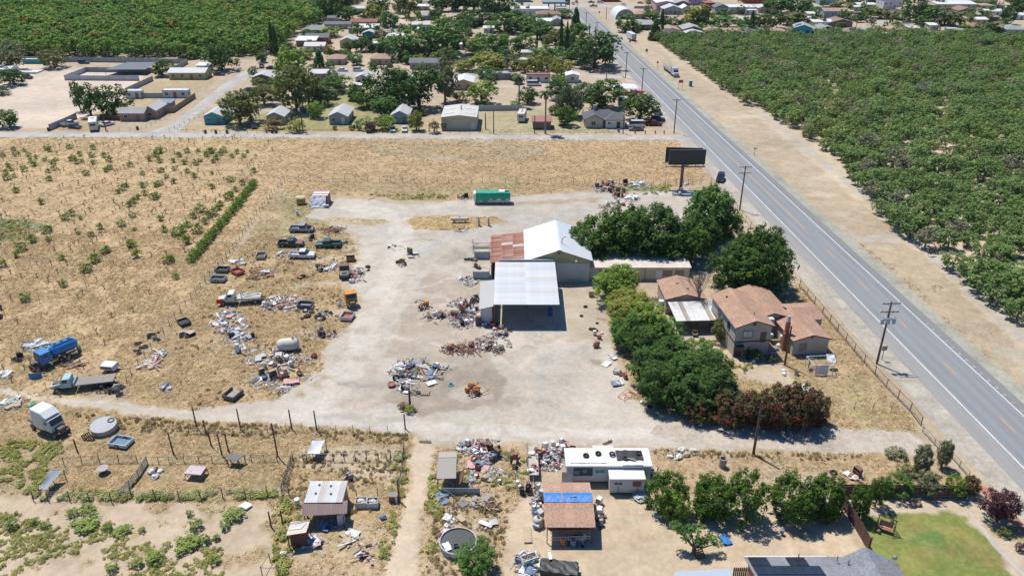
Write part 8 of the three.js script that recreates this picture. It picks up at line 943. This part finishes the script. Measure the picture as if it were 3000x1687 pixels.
{ // white mobile home with tyres on its roof
  const A = K(2,3)(545,512), B = K(2,3)(1390,520), w = A.distanceTo(B), g = thing('mobile_home', 'long white mobile home patched with tarps and tyres on the roof', 'mobile home', A.clone().lerp(B,0.5)); mark(g.position, 'the white mobile home'); const wm = M([0.60,0.62,0.64], 'paint',0.5), rm = M([0.72,0.72,0.71], 'paint',0.5), d = 3.4, h = 2.75;
  part(g, 'wall', bs(w, h - 0.4, d,0,0.4,-d / 2), wm); part(g, 'roof',[rb(w + 0.3,0.22, d + 0.3,0.08,0, h + 0.1,-d / 2)], rm); part(g, 'skirting', bs(w - 0.2,0.38, d - 0.2,0,0.01,-d / 2),M([0.16,0.16,0.17], 'paint'));
  const o1 = part(g, 'open_bay', bx(2.4,1.25,0.06,-w / 2 + 2.1,1.95,0.02),M([0.06,0.09,0.10], 'paint')); part(o1, 'shelf',[bx(0.7,0.5,0.08,-w / 2 + 1.3,1.9,0.07),bx(0.5,0.4,0.08,-w / 2 + 2.3,2.1,0.07)], M([0.2,0.32,0.33], 'paint')); windowOn(g,1.2,0.5,-w / 2 + 4.2,2.05,0.03,0, { pane: M([0.02,0.36,0.31], 'cloth') }); part(g, 'loose_tarp',[tf(drape(5,1.4,1.8,0.3),-w / 2 + 0.1,1.2,0.1, PI / 2), tf(drape(6,0.8,1.6,0.3), w / 2 - 0.6,0.9,0.3, PI / 2)], M([0.62,0.64,0.66], 'cloth')); part(g, 'porch_panel', slab(v(-1.6,2.4,-d - 0.1),v(1.2,2.4,-d - 0.1),v(1.1,2.0,-d - 1.9),v(-1.7,2.0,-d - 1.9),0.05),M([0.62,0.56,0.46], 'metal')); for (const x of [-1.6,1.1]) part(g, 'porch_post', bs(0.08,2,0.08, x,0,-d - 1.8), woodM);
  const e = part(g, 'side_cabin', bs(4.3,2.1,1.9,2.1,0.25,1.0),M([0.56,0.58,0.60], 'metal',0.6)); part(e, 'cabin_roof', bx(4.5,0.12,2.1,2.1,2.42,1.0), rm); windowOn(g,1.0,0.4,1.0,1.75,1.97,0); part(e, 'rusty_panel', bx(1.05,0.75,0.05,3.3,1.65,1.975),M([0.22,0.08,0.05], 'metal')); for (const x of [1,3.4]) part(e, 'prop_pole', bs(0.08,1.3,0.08, x,0,2.1), woodM);
  part(g, 'black_tarp', tf(drape(8,3.4,1.9,0.25,14,10), w / 2 - 2.6, h + 0.24,-d * 0.55),M([0.035,0.035,0.037], 'cloth',0.6)); part(g, 'roof_patch',[tf(drape(9,4.6,2.6,0.12,10,8),-w / 2 + 2.8, h + 0.2,-d / 2), tf(drape(10,2.6,0.9,0.2), w / 2 - 2.4, h + 0.24,-0.3)], M([0.76,0.76,0.75], 'cloth'));
  [[-2.8,-1.7],[-1.2,-2.1],[1.0 - 0.4,-2.0],[2.2,-1.1],[4.5 - 0.5,-2.1]].forEach(([x, z], i) => solo('ballast_tyre', 'tyre weighing down the roof of the white mobile home', 'tyre', tyreG(0.42), rubber, g.position.clone().add(v(x, h + 0.34, z)),0, 'tyres on the mobile home roof')); solo('roof_plank', 'short plank on the black tarp of the mobile home roof', 'plank',[bs(1.1,0.08,0.2),bs(0.2,0.05,0.22,0.2,0.08)], greyWood, g.position.clone().add(v(2.9, h + 0.5,-0.8)),-0.4);
}
{ // cottage with blue tarps across the ridge
  const g = thing('tarped_cottage', 'small cottage with brown shingle roof and blue tarps along the ridge', 'cottage', v(6.66,0,-69.6)); mark(g.position, 'the blue-tarped cottage'); const sh = M([0.50,0.31,0.215], 'shingle',0.95); const e = 2.62, X = 2.9, rz = -2.6; part(g, 'wall', bs(4.9,2.45,4.6,0,0,-3.3),M([0.24,0.16,0.11], 'wood')); part(g, 'roof',[slab(v(-X, e,1.5),v(X, e,1.5),v(X, e + 0.95, rz),v(-X, e + 0.95, rz),0.1), slab(v(-X, e + 0.95, rz),v(X, e + 0.95, rz),v(X, e,-6.2),v(-X, e,-6.2),0.1)], sh); for (const x of [-2.6,0,2.6]) part(g, 'porch_post', bs(0.1,2.5,0.1, x,0,1.3), darkWood); const t = e + 0.95; const tarp = (x0, x1, sd) => { srand(sd); const l = [], n = 8, f = (x, u) => v(x + gs() * 0.04, t - Math.abs(u) * 0.245 + 0.05 + rnd() * 0.04, rz + u * 1), rows = []; for (let i = 0; i <= n; i++) { rows.push([]); for (let j = 0; j <= 4; j++) rows[i].push(f(x0 + (x1 - x0) * i / n,-0.85 + j * 0.42)); } for (let i = 0; i < n; i++) for (let j = 0; j < 4; j++) l.push([rows[i][j], rows[i][j + 1], rows[i + 1][j]],[rows[i][j + 1], rows[i + 1][j + 1], rows[i + 1][j]]); return tri3(l); }; const bm = M([0.05,0.21,0.55], 'cloth',0.5); solo('blue_tarp', 'larger blue tarp over the cottage ridge', 'tarp',[tarp(-0.7,2.85,5)], bm, g.position.clone()); solo('blue_tarp', 'smaller blue tarp over the cottage ridge', 'tarp',[tarp(-2.85,-0.85,6)], bm, g.position.clone());
  for (const [y, z, ry] of [[2.2,1.5,0],[1.5,1.7,0.05]]) { const l = thing('ladder', y > 2 ? 'long wooden ladder hung under the cottage eave' : 'aluminium ladder leaning along the cottage porch', 'ladder', g.position.clone().add(v(0.1, y - 0.5, z)), ry); for (const s of [0,0.42]) part(l, 'stile', bx(4.6,0.07,0.06,0, s,0), y > 2 ? woodM : steel); for (let i = 0; i < 15; i++) part(l, 'rung', bx(0.05,0.42,0.05,-2.1 + i * 0.3,0.21,0), y > 2 ? woodM : steel); } windowOn(g,1.1,0.9,1.0,1.5,-0.98,0); doorOn(g,0.9,2,-0.8,0.02,-0.97,0); solo('roof_board', 'pale board lying on the larger blue tarp', 'board',[bs(0.9,0.06,0.18),bs(0.15,0.04,0.2,0.2,0.06)], greyWood, g.position.clone().add(v(0.6, e + 1.0,-2.5)),0.1);
  const f = thing('water_drum', 'large white plastic drum beside the cottage wall', 'drum', v(3.1,0,-71.2)); part(f, 'drum',[tf(new THREE.LatheGeometry([[0,0],[.6,0],[.65,.1],[.65,1.0],[.4,1.2],[.15,1.25],[.15,1.35],[0,1.35]].map(a => new THREE.Vector2(...a)),16))], M([0.55,0.52,0.46], 'paint')); part(f, 'cap', cy(0.17,0.17,0.08,10,0,1.38,0), darkSteel);
}
{ const g = thing('flat_trailer', 'long narrow flat trailer piled with junk beside the mobile home', 'trailer', K(2,3)(215,480)); const L = 6.0; part(g, 'deck', bs(1.35,0.12, L,0,0.75,-L / 2),M([0.55,0.50,0.43], 'wood')); part(g, 'side_rail',[bs(0.06,0.3, L,-0.68,0.85,-L / 2),bs(0.06,0.3, L,0.68,0.85,-L / 2)], greyWood); for (const s of [-1,1]) for (const z of [-L / 2,-L / 2 - 0.8]) wheel(g,0.36,0.22, s * 0.7,0.36, z); part(g, 'tow_bar', bx(0.1,0.1,1,0,0.6,0.4), darkSteel); srand(8); for (let i = 0; i < 12; i++) junk(pick(['box', 'bucket', 'panel', 'bag', 'rim']), pick(['white', 'red', 'grey', 'tan', 'brown']), g.position.clone().add(v(rr(-.5,.5),0,-rr(0.4,5.6))), 'on the long flat trailer',0.88, { s: 0.7 }); }
{ // house at the bottom with solar panels
  const eL = at(2181.3,1631,2.8), eR = at(2421.8,1631,2.8), apex = at(2544,1610.6,4.3), wl = at(2421.8,1631,2.8), wr = at(2620,1634,2.8), g = thing('solar_house', 'grey-roofed house with rows of solar panels beside the lawn', 'house', v((eL.x + eR.x) / 2,0, eL.z)); mark(g.position, 'the solar-panelled house'); const O = g.position, sh = M([0.26,0.27,0.29], 'shingle',0.95), S = (p) => p.clone().sub(O), L = S(eL).x, R = S(eR).x, dep = 13, rise = 1.9; part(g, 'wall',[bs(R - L - 0.8,2.7, dep - 1, (L + R) / 2,0, dep / 2),bs(wr.x - wl.x - 1,2.7,16, (S(wl).x + S(wr).x) / 2,0,9)], M([0.36,0.17,0.12], 'stucco'));
  part(g, 'roof',[slab(v(L,2.8,0),v(R + 3,2.8,0),v(R + 3,2.8 + rise, dep / 2),v(L,2.8 + rise, dep / 2),0.12), slab(v(L,2.8 + rise, dep / 2),v(R + 3,2.8 + rise, dep / 2),v(R + 3,2.8, dep),v(L,2.8, dep),0.12)], sh); const ax = (S(wl).x + S(wr).x) / 2, z0 = S(apex).z; part(g, 'wing_roof',[slab(v(S(wl).x,2.82, z0 + 0.4),v(ax,4.75, z0),v(ax,4.75, z0 + 19),v(S(wl).x,2.82, z0 + 19),0.12), slab(v(ax,4.75, z0),v(S(wr).x,2.82, z0 + 0.4),v(S(wr).x + 0.2,2.82, z0 + 19),v(ax,4.75, z0 + 19),0.12)], sh);
  part(g, 'gutter', bx(R - L,0.12,0.12, (L + R) / 2,2.76,-0.06), whiteP); const sm = M([0.028,0.032,0.042], 'metal',0.22), a = Math.atan2(rise, dep / 2), pw = 1.02, pl = 1.7; const put = (x, u) => { const q = part(g, 'solar_panel', bx(pw - 0.03,0.05, pl - 0.04), sm); q.position.set(x,2.8 + (u) * Math.sin(a) + 0.12, u * Math.cos(a)); q.rotation.x = -a; }; for (let i = 0; i < 7; i++) put(L + 0.75 + i * pw,2.9); for (const i of [0,1,4,5]) put(L + 0.75 + i * pw,1.15); for (let i = 0; i < 7; i++) put(L + 0.75 + i * pw,4.65);
  for (const [x, z] of [[R - 3.4,0.8],[R + 0.6,1.2],[R + 1.5,1.9]]) part(g, 'vent_pipe',[cy(0.06,0.06,0.7,6, x,3.5 + z * 0.25, z)], steel); part(g, 'roof_hatch', bx(0.5,0.12,0.6, R + 2.6,4.15,2.4,0,0,0.6),M([0.2,0.2,0.21], 'metal')); const sd = part(g, 'satellite_dish',[cy(0.03,0.03,0.7,5,0,0.35,0), tf(new THREE.SphereGeometry(0.4,10,6,0,6.3,0,0.8),0.1,0.45,0.1,1.2)], M([0.4,0.42,0.44], 'paint')); sd.position.set(S(wr).x - 0.5,3.1,0.6); }
shelter('shade_roof', 'light blue flat patio roof at the edge of the sandy yard', 'roof',2,3,[[1640,1400],[2190,1368],[2260,1560],[1600,1560]],[2.4,2.4,2.2,2.2], M([0.40,0.46,0.53], 'metal'), { short: 'the light blue patio roof' });
{ const a = K(2,3)(2230,1440), g = thing('picket_fence', 'short brown picket fence by the light blue patio roof', 'fence', a); for (let i = 0; i < 9; i++) part(g, 'picket', bs(0.16,1.2,0.04, i * 0.22), darkWood); part(g, 'rail', bx(2,0.08,0.05,0.9,0.8,-0.05), darkWood); }
{ // pool
  const p = K(1,3)(2035,1150), R = 2.1, g = thing('round_pool', 'round above-ground pool with a sagging dark net cover', 'pool', p); part(g, 'pool_wall',[tf(new THREE.CylinderGeometry(R, R,0.9,36,1, true),0,0.45,0)], M([0.45,0.5,0.55], 'metal')); part(g, 'rim', tf(new THREE.TorusGeometry(R,0.07,6,40),0,0.92,0, PI / 2),M([0.62,0.58,0.52], 'paint')); const c = new THREE.CircleGeometry(R - 0.05,36,0).rotateX(-PI / 2); part(g, 'net_cover', tf(c,0,0.78,0),M([0.085,0.09,0.09], 'cloth',0.8)); srand(6); solo('pool_tarp', 'crumpled white plastic lying on the pool net', 'plastic sheet',[tf(drape(61,0.8,1.3,0.35))], M(COL.white, 'cloth',0.5), p.clone().add(v(-1.2,0.8,0.9)),0.4); solo('pool_crate', 'small dark crate on the pool net', 'crate', openBox(0.55,0.3,0.4),M([0.16,0.16,0.16], 'paint'), p.clone().add(v(-0.2,0.8,0.8)),0.3); mark(p, 'the round pool'); }
{ const g = thing('tarped_boat', 'boat shape wrapped in black tarp at the bottom of the cottage yard', 'boat', K(2,3)(470,1420),1.4); part(g, 'hull', prism([[-2,0.1],[1.4,0.1],[2.2,0.7],[2.0,0.9],[-2,1.0]],1.7,0,0.15),M([0.03,0.035,0.03], 'cloth',0.7)); part(g, 'tarp_cover', tf(drape(44,1.9,4.2,0.4,8,14),0,0.85,0),M([0.035,0.038,0.036], 'cloth',0.55)); solo('speaker_panel', 'white panel with two dark diamonds standing by the tarped boat', 'panel',[bs(0.35,0.08,1.1)], M(COL.white, 'paint'), K(2,3)(380,1330).setY(1.3),0.1); }
// tarps, sails, small shelters
function sail(c, r, q, hs, m, label, name = 'shade_sail') { const k = K(c, r), P = q.map((a, i) => k(a[0], a[1], hs[i])), O = P[2].clone().setY(0), l = [], n = 6, g = thing(name, label, 'tarp', O), at2 = (s, t) => { const p = P[0].clone().lerp(P[1], s).lerp(P[3].clone().lerp(P[2], s), t).sub(O); p.y -= 0.5 * Math.sin(PI * s) * Math.sin(PI * t) * 0.6; const pin = 0.14 * (Math.sin(PI * s) * (t - 0.5) * (Math.abs(t - 0.5) * 2)); p.z -= pin; p.x -= 0.3 * Math.sin(PI * t) * (s - 0.5) * 2 * Math.abs(s - 0.5); return p; }; for (let i = 0; i < n; i++) for (let j = 0; j < n; j++) { const a = at2(i / n, j / n), b = at2((i + 1) / n, j / n), cc = at2((i + 1) / n, (j + 1) / n), d = at2(i / n, (j + 1) / n); l.push([a, b, cc],[a, cc, d]); } part(g, 'sheet', tri3(l), m); P.forEach(p => { const s = p.clone().sub(O); part(g, 'post', bs(0.08, s.y + 0.05,0.08, s.x,0, s.z), darkWood); }); return g; }
sail(1,3,[[560,80],[695,75],[640,222],[500,222]],[1.6,1.6,1.2,1.2], M([0.60,0.62,0.65], 'cloth'), 'pale grey shade sail stretched in the goat pens'); sail(0,3,[[490,375],[630,380],[465,580],[375,565]],[1.7,1.5,1.1,1.1], M([0.24,0.28,0.31], 'cloth'), 'slate grey tarp stretched over the corral corner');
shelter('dark_shelter', 'dark flat-topped animal shelter in the corral', 'shelter',0,3,[[2300,215],[2460,220],[2390,280],[2270,270]],[1.3,1.3,1.2,1.2], M([0.12,0.13,0.14], 'cloth'));
{ const g = thing('round_table', 'weathered round cable drum table in the corral', 'table', K(0,3)(1040,405)); part(g, 'top', cy(0.75,0.75,0.08,16,0,0.75,0),M([0.45,0.40,0.36], 'wood')); part(g, 'drum', cy(0.3,0.3,0.75,10,0,0.37,0),M([0.2,0.12,0.08], 'wood')); }
for (const [x, y, w] of [[1060,735, 'with grey tank'],[1175,740, 'heaped with white sacks']]) { const g = thing('tote_bin', `open white bin ${w} in the pens`, 'bin', K(1,3)(x, y),0.05); part(g, 'bin_wall', openBox(1.3,0.9,1.1,0.06),M([0.58,0.58,0.56], 'paint')); part(g, 'sacks',[tf(lumpy(77 + x,0.5,0.35,0.4),0,0.5,0), tf(lumpy(70 + x,0.35,0.3,0.3),0.3,0.55,0.2)], M([0.55,0.52,0.46], 'cloth')); }
{ const g = thing('pen_cabinet', 'brown wooden hutch standing by the pen fence', 'hutch', K(1,3)(1385,690)); part(g, 'hutch_box',[...openBox(1.0,1.0,0.7)], M([0.24,0.10,0.06], 'wood')); part(g, 'lid', bx(1.1,0.06,0.8,0,1.05,0,0,0.15), greyWood); part(g, 'door', bx(0.4,0.8,0.04,0.4,0.5,0.5,-0.7),M([0.6,0.6,0.6], 'paint')); }
{ const g = thing('white_drum', 'tall white plastic drum beside the white-roofed shelter', 'drum', K(1,3)(415,735)); part(g, 'drum',[tf(new THREE.LatheGeometry([[0,0],[.3,0],[.32,.05],[.32,.95],[.28,1.0],[0,1.0]].map(a => new THREE.Vector2(...a)),14))], whiteP); part(g, 'lid', cy(0.33,0.33,0.05,14,0,1.02,0), whiteP); }
{ const g = thing('concrete_pipe', 'grey concrete pipe section standing on the verge', 'pipe', K(2,3)(2118,345)); part(g, 'pipe_wall',[tf(new THREE.LatheGeometry([[.36,0],[.45,0],[.45,1.3],[.48,1.3],[.48,1.4],[.36,1.4],[.36,0]].map(a => new THREE.Vector2(...a)),16))], M([0.36,0.36,0.35], 'stucco')); part(g, 'wire_wrap',[0.3,0.7,1.1].map(y => tf(new THREE.TorusGeometry(0.46,0.015,4,18),0, y,0, PI / 2)), darkSteel); }
{ // pruned tree
  const p = K(2,3)(1830,1215), g = thing('pruned_tree', 'hard-pruned tree with leaf tufts in the sandy yard', 'tree', p); const tips = [], tr = []; srand(12); for (const [dx, h, dz] of [[-1.0,2.0,-0.2],[-0.5,2.9,-0.6],[0.3,3.2,-0.4],[0.9,1.7,0.1],[1.7,1.9,-0.3],[2.5,1.4,-0.1],[0.2,2.2,0.4],[-1.7,2.6,-0.6],[-2.2,3.0,-1]]) { const m = v(dx * 0.45, h * 0.6, dz * 0.5); tr.push(bar(v(0,0.9,0), m,0.14,6,0.09),bar(m, v(dx, h, dz),0.09,5,0.04)); tips.push([dx, h, dz]); } part(g, 'trunk',[bar(v(0,0,0),v(0,1.1,0),0.3,8,0.22),...tr], barkM); tips.forEach(([x, y, z], i) => { const c = part(g, 'leaf_tuft', crown('mid', 'bush', i % 3), leafM); c.position.set(x, y + 0.2, z); c.scale.set(0.75,0.5,0.7); c.rotation.y = i; }); const pl = solo('pallet', 'brown pallet leaning on the pruned tree', 'pallet', JK.pallet[2][0], darkWood, K(2,3)(1880,1250).setY(0.45),0.3); pl.rotation.x = 1.1; }
{ // garden swing and bench on the lawn
  const g = thing('garden_swing', 'wooden garden swing with curved canopy on the lawn', 'swing', K(3,3)(1180,990),-0.55); for (const s of [-1,1]) part(g, 'a_frame',[bar(v(s * 1,0,0.8),v(s * 0.9,2.0,0),0.06),bar(v(s * 1,0,-0.8),v(s * 0.9,2.0,0),0.06)], darkWood); part(g, 'top_beam', bar(v(-1.1,2.0,0),v(1.1,2.0,0),0.07), darkWood); part(g, 'seat',[bs(1.5,0.08,0.6,0,0.5,0.1)], M([0.52,0.22,0.15], 'cloth')); part(g, 'backrest', bx(1.5,0.7,0.06,0,0.9,-0.22,0,-0.25),M([0.2,0.13,0.1], 'wood')); part(g, 'arm_hoop',[-1,1].map(s => tf(new THREE.TorusGeometry(0.32,0.04,5,14), s * 0.85,0.75,0.05,0, PI / 2)), woodM); for (const x of [-0.7,0.7]) part(g, 'chain', bar(v(x,0.6,0),v(x * 0.95,2,0),0.015), steel); for (const [x, y] of [[1115,1010],[1250,905]]) solo('flower_pot', `small planted pot ${x < 1200 ? 'at the foot' : 'behind the arm'} of the garden swing`, 'pot',[cy(0.16,0.22,0.35,10,0,0.18,0), tf(lumpy(9,0.18,0.15,0.18),0,0.3,0)], M([0.2,0.18,0.13], 'stucco'), K(3,3)(x, y)); const b = thing('garden_bench', 'pale wooden bench between the garden trees', 'bench', K(3,3)(1490,735),0.05); part(b, 'seat',[0,1,2].map(i => bs(1.3,0.05,0.14,0,0.42,-0.15 + i * 0.17)), woodM); part(b, 'backrest',[0,1].map(i => bx(1.3,0.14,0.04,0,0.65 + i * 0.2,-0.25,0,-0.15)), woodM); for (const s of [-1,1]) part(b, 'leg',[bs(0.07,0.42,0.45, s * 0.6),bs(0.07,0.6,0.07, s * 0.6,0,-0.22)], woodM); }
{ // tarp shack and yellow cabin at the back of the yard
  let g = thing('tarp_shack', 'shack of mixed panels half covered by a white tarp', 'shack', K(1,1)(640,625)); mark(g.position, 'the tarp shack'); part(g, 'wall', bs(3.6,2.4,3.4,0.2,0,-1.7),M([0.28,0.16,0.12], 'wood')); const rm = [M([0.62,0.58,0.56], 'metal'),M([0.4,0.2,0.17], 'metal'),M([0.66,0.64,0.64], 'metal'),M([0.5,0.42,0.4], 'metal'),M([0.42,0.17,0.15], 'metal')]; for (let i = 0; i < 5; i++) part(g, 'roof_sheet', slab(v(-1.7,2.5 + i * 0.02,-0.1 - i * 0.72),v(2.1,2.5 + i * 0.02,-0.1 - i * 0.72),v(2.1,2.55 + i * 0.02,-0.9 - i * 0.72),v(-1.7,2.55 + i * 0.02,-0.9 - i * 0.72),0.04), rm[i]); part(g, 'white_tarp',[tf(drape(17,3.8,3.0,0.5,12,10),-0.1,1.1,0.75,0.9)], M([0.72,0.72,0.73], 'cloth',0.6)); const t = thing('side_table', 'grey-topped bench before the tarp shack', 'bench', K(1,1)(705,645)); part(t, 'top', bs(1.3,0.08,0.8,0,0.6),M([0.5,0.52,0.53], 'metal')); part(t, 'leg',[-1,1].flatMap(a => [-1,1].map(b => bs(0.07,0.6,0.07, a * 0.55,0, b * 0.3))), woodM);
  g = thing('yellow_cabin', 'yellow forklift-like cabin beside the tarp shack', 'cabin', K(1,1)(448,618),0.1); const y = M([0.48,0.39,0.13], 'paint'); part(g, 'lower_body', bs(1.9,0.9,1.4,0,0.1,-0.7), y); part(g, 'roof', rb(2.2,0.2,1.7,0.06,0,1.75,-0.7),M([0.55,0.47,0.2], 'paint')); part(g, 'pillar',[-1,1].flatMap(a => [0,1].map(b => bs(0.12,0.8,0.12, a * 0.85,0.95,-0.1 - b * 1.2))), y); }
for (const [x0, x1, y, h, w] of [[2200,2345,1165,1.7, 'upper'],[2185,2345,1365,1.6, 'lower']]) { const a = K(1,1)(x0, y), b = K(1,1)(x1, y), L = a.distanceTo(b), g = thing('metal_bay', `${w} grey corrugated bay beside the rusty shed`, 'bay', a.clone().lerp(b,0.5)); for (let i = 0; i < 3; i++) { const m = part(g, 'wall_sheet', corr(L / 3 + 0.02, h,5,0.03),M([0.42,0.46,0.49], 'metal')); m.rotation.x = -PI / 2; m.position.set(-L / 2 + i * L / 3,0,-i * 0.004); } part(g, 'side_wall',[bs(0.06, h,2.2, L / 2,0,-1.1)], M([0.3,0.32,0.34], 'metal')); part(g, 'post',[bs(0.1, h + 0.2,0.1,-L / 2),bs(0.1, h + 0.2,0.1, L / 2 + 0.1)], steel); }
{ const g = thing('pipe_rack', 'rusty pipe rack standing beside the shed', 'rack', K(1,1)(2185,1110)); const L = 4.2; part(g, 'frame',[bar(v(0,0,0),v(0,3.2,0),0.06),bar(v(L,0,0),v(L,2.6,0),0.06),bar(v(0,2.4,0),v(L,2.4,0),0.05),bar(v(0,1.7,0),v(L,1.7,0),0.05),bar(v(0,1.7,0),v(1.2,2.4,0),0.03),bar(v(3,1.7,0),v(L,2.4,0),0.03)], rustM); part(g, 'shelf', bs(L,0.1,0.8, L / 2,1.1,-0.4), darkSteel); }
{ // drying frame by the low house
  const k = K(3,2), g = thing('drying_canopy', 'broken white canopy frame hung with a white sheet', 'canopy', k(530,880)), O = g.position, P = [[395,700,2],[640,690,2],[670,790,1.9],[470,790,1.8]].map(a => k(...a).sub(O)), wm = M([0.66,0.67,0.70], 'paint'); P.forEach((p, i) => { const q = P[(i + 1) % 4]; part(g, 'tube', bar(p, q,0.05,6), wm); part(g, 'tube', bar(p, p.clone().setY(0),0.05,6), wm); }); part(g, 'tube', bar(P[0], P[2],0.04,6),M([0.3,0.45,0.55], 'paint')); part(g, 'hanging_sheet', tf(drape(27,2.0,1.7,0.35,10,8),0.0,0.95,0.0, PI / 2 - 0.1),M([0.66,0.67,0.70], 'cloth')); part(g, 'side_rag', tf(drape(28,1.0,1.6,0.4,8,8), P[0].x + 0.2,1.1, P[0].z + 0.4, PI / 2,0.9),M([0.56,0.57,0.62], 'cloth')); part(g, 'torn_canvas', tf(drape(29,1.3,1.4,0.5,8,8), P[1].x - 0.2,1.6, P[1].z + 0.4,0.6),M([0.70,0.71,0.73], 'cloth')); }
{ const g = thing('white_fridge', 'white refrigerator standing outside the bungalow', 'refrigerator', K(2,2)(1497,225)); part(g, 'cabinet', rb(0.85,1.8,0.8,0.05,0,0.9,0), whiteP); part(g, 'door', rb(0.83,1.7,0.06,0.02,0,0.9,0.44), whiteP); part(g, 'handle', bx(0.05,0.6,0.06,0.33,1.1,0.5), steel); const f = thing('wood_barrier', 'broken brown paling fence behind the bungalow trees', 'fence', K(2,2)(1365,165)); for (let i = 0; i < 11; i++) part(f, 'paling', bs(0.12,1.1 + 0.15 * ((i * 5) % 3),0.04, i * 0.2), darkWood); part(f, 'rail', bx(2.2,0.08,0.05,1,0.7,-0.04), darkWood); const t = thing('patio_chair', 'wooden armchair on the patio slab', 'chair', K(2,2)(1842,500)); part(t, 'seat', bs(0.8,0.1,0.6,0,0.4), woodM); part(t, 'backrest', bs(0.8,0.6,0.08,0,0.45,-0.28), woodM); part(t, 'arm',[bs(0.08,0.3,0.6,-0.4,0.4),bs(0.08,0.3,0.6,0.4,0.4)], woodM); part(t, 'leg',[-1,1].flatMap(a => [-1,1].map(b => bs(0.07,0.4,0.07, a * 0.35,0, b * 0.25))), woodM); }
{ const g = thing('blue_drum', 'blue drum under the carport roof', 'drum', K(2,2)(385,285)); part(g, 'drum',[tf(new THREE.LatheGeometry([[0,0],[.42,0],[.45,.05],[.45,1.1],[.4,1.2],[0,1.2]].map(a => new THREE.Vector2(...a)),14))], M([0.03,0.12,0.42], 'paint')); part(g, 'lid', cy(0.42,0.42,0.06,14,0,1.22,0),M([0.03,0.09,0.3], 'paint')); const c = thing('steel_cabinet', 'dark cabinet against the carport side shed', 'cabinet', K(1,2)(2240,385)); part(c, 'body', bs(1.1,1.7,0.6),M([0.09,0.085,0.08], 'metal')); part(c, 'door', bx(0.5,1.5,0.03,-0.25,0.85,0.31),M([0.12,0.11,0.1], 'metal')); const b = thing('tool_chest', 'bright red tool chest at the carport corner', 'tool chest', K(1,2)(2375,400)); part(b, 'chest', bs(0.7,0.5,0.5,0,0.3),M([0.6,0.03,0.03], 'paint')); part(b, 'lid', bx(0.72,0.06,0.5,0,0.9,-0.15,0,-0.7),M([0.6,0.03,0.03], 'paint')); part(b, 'stand', bs(0.6,0.3,0.45), darkSteel); }
// ---------- words: what each tree stands beside; ordinals where nothing else tells things apart ----------
for (const [t, desc, cat, group] of treeLog) {
  let best = marks[0], bd = 1e9; for (const m of marks) { const d = Math.hypot(m[0].x - t.position.x, m[0].z - t.position.z); if (d < bd) { bd = d; best = m; } }
  const dz = t.position.z - best[0].z, dx = t.position.x - best[0].x, rel = bd > 45 ? 'beyond' : Math.abs(dz) > Math.abs(dx) ? (dz < 0 ? 'behind' : 'before') : 'beside';
  const words = desc.split(' ').length > 7 ? desc : `${desc} ${rel} ${best[1]}`; tag(t, words.split(' ').slice(0,15).join(' '), cat, group);
}
const ORD = ['first', 'second', 'third', 'fourth', 'fifth', 'sixth', 'seventh', 'eighth', 'ninth', 'tenth', 'eleventh', 'twelfth'];
for (const [l, list] of Object.entries(labels)) { const keep = list.filter(o => o.userData.label === l); if (keep.length < 2) continue; if (keep.length <= 12 && l.split(' ').length <= 12) { keep.sort((a, b) => a.position.x / -a.position.z - b.position.x / -b.position.z); keep.forEach((o, i) => { o.userData.label = `${l}, ${ORD[i]} from the left`; }); } else keep.forEach(o => { o.userData.group ??= 'look-alikes: ' + l.split(' ').slice(0,6).join(' '); }); }
renderer.render(scene, camera);
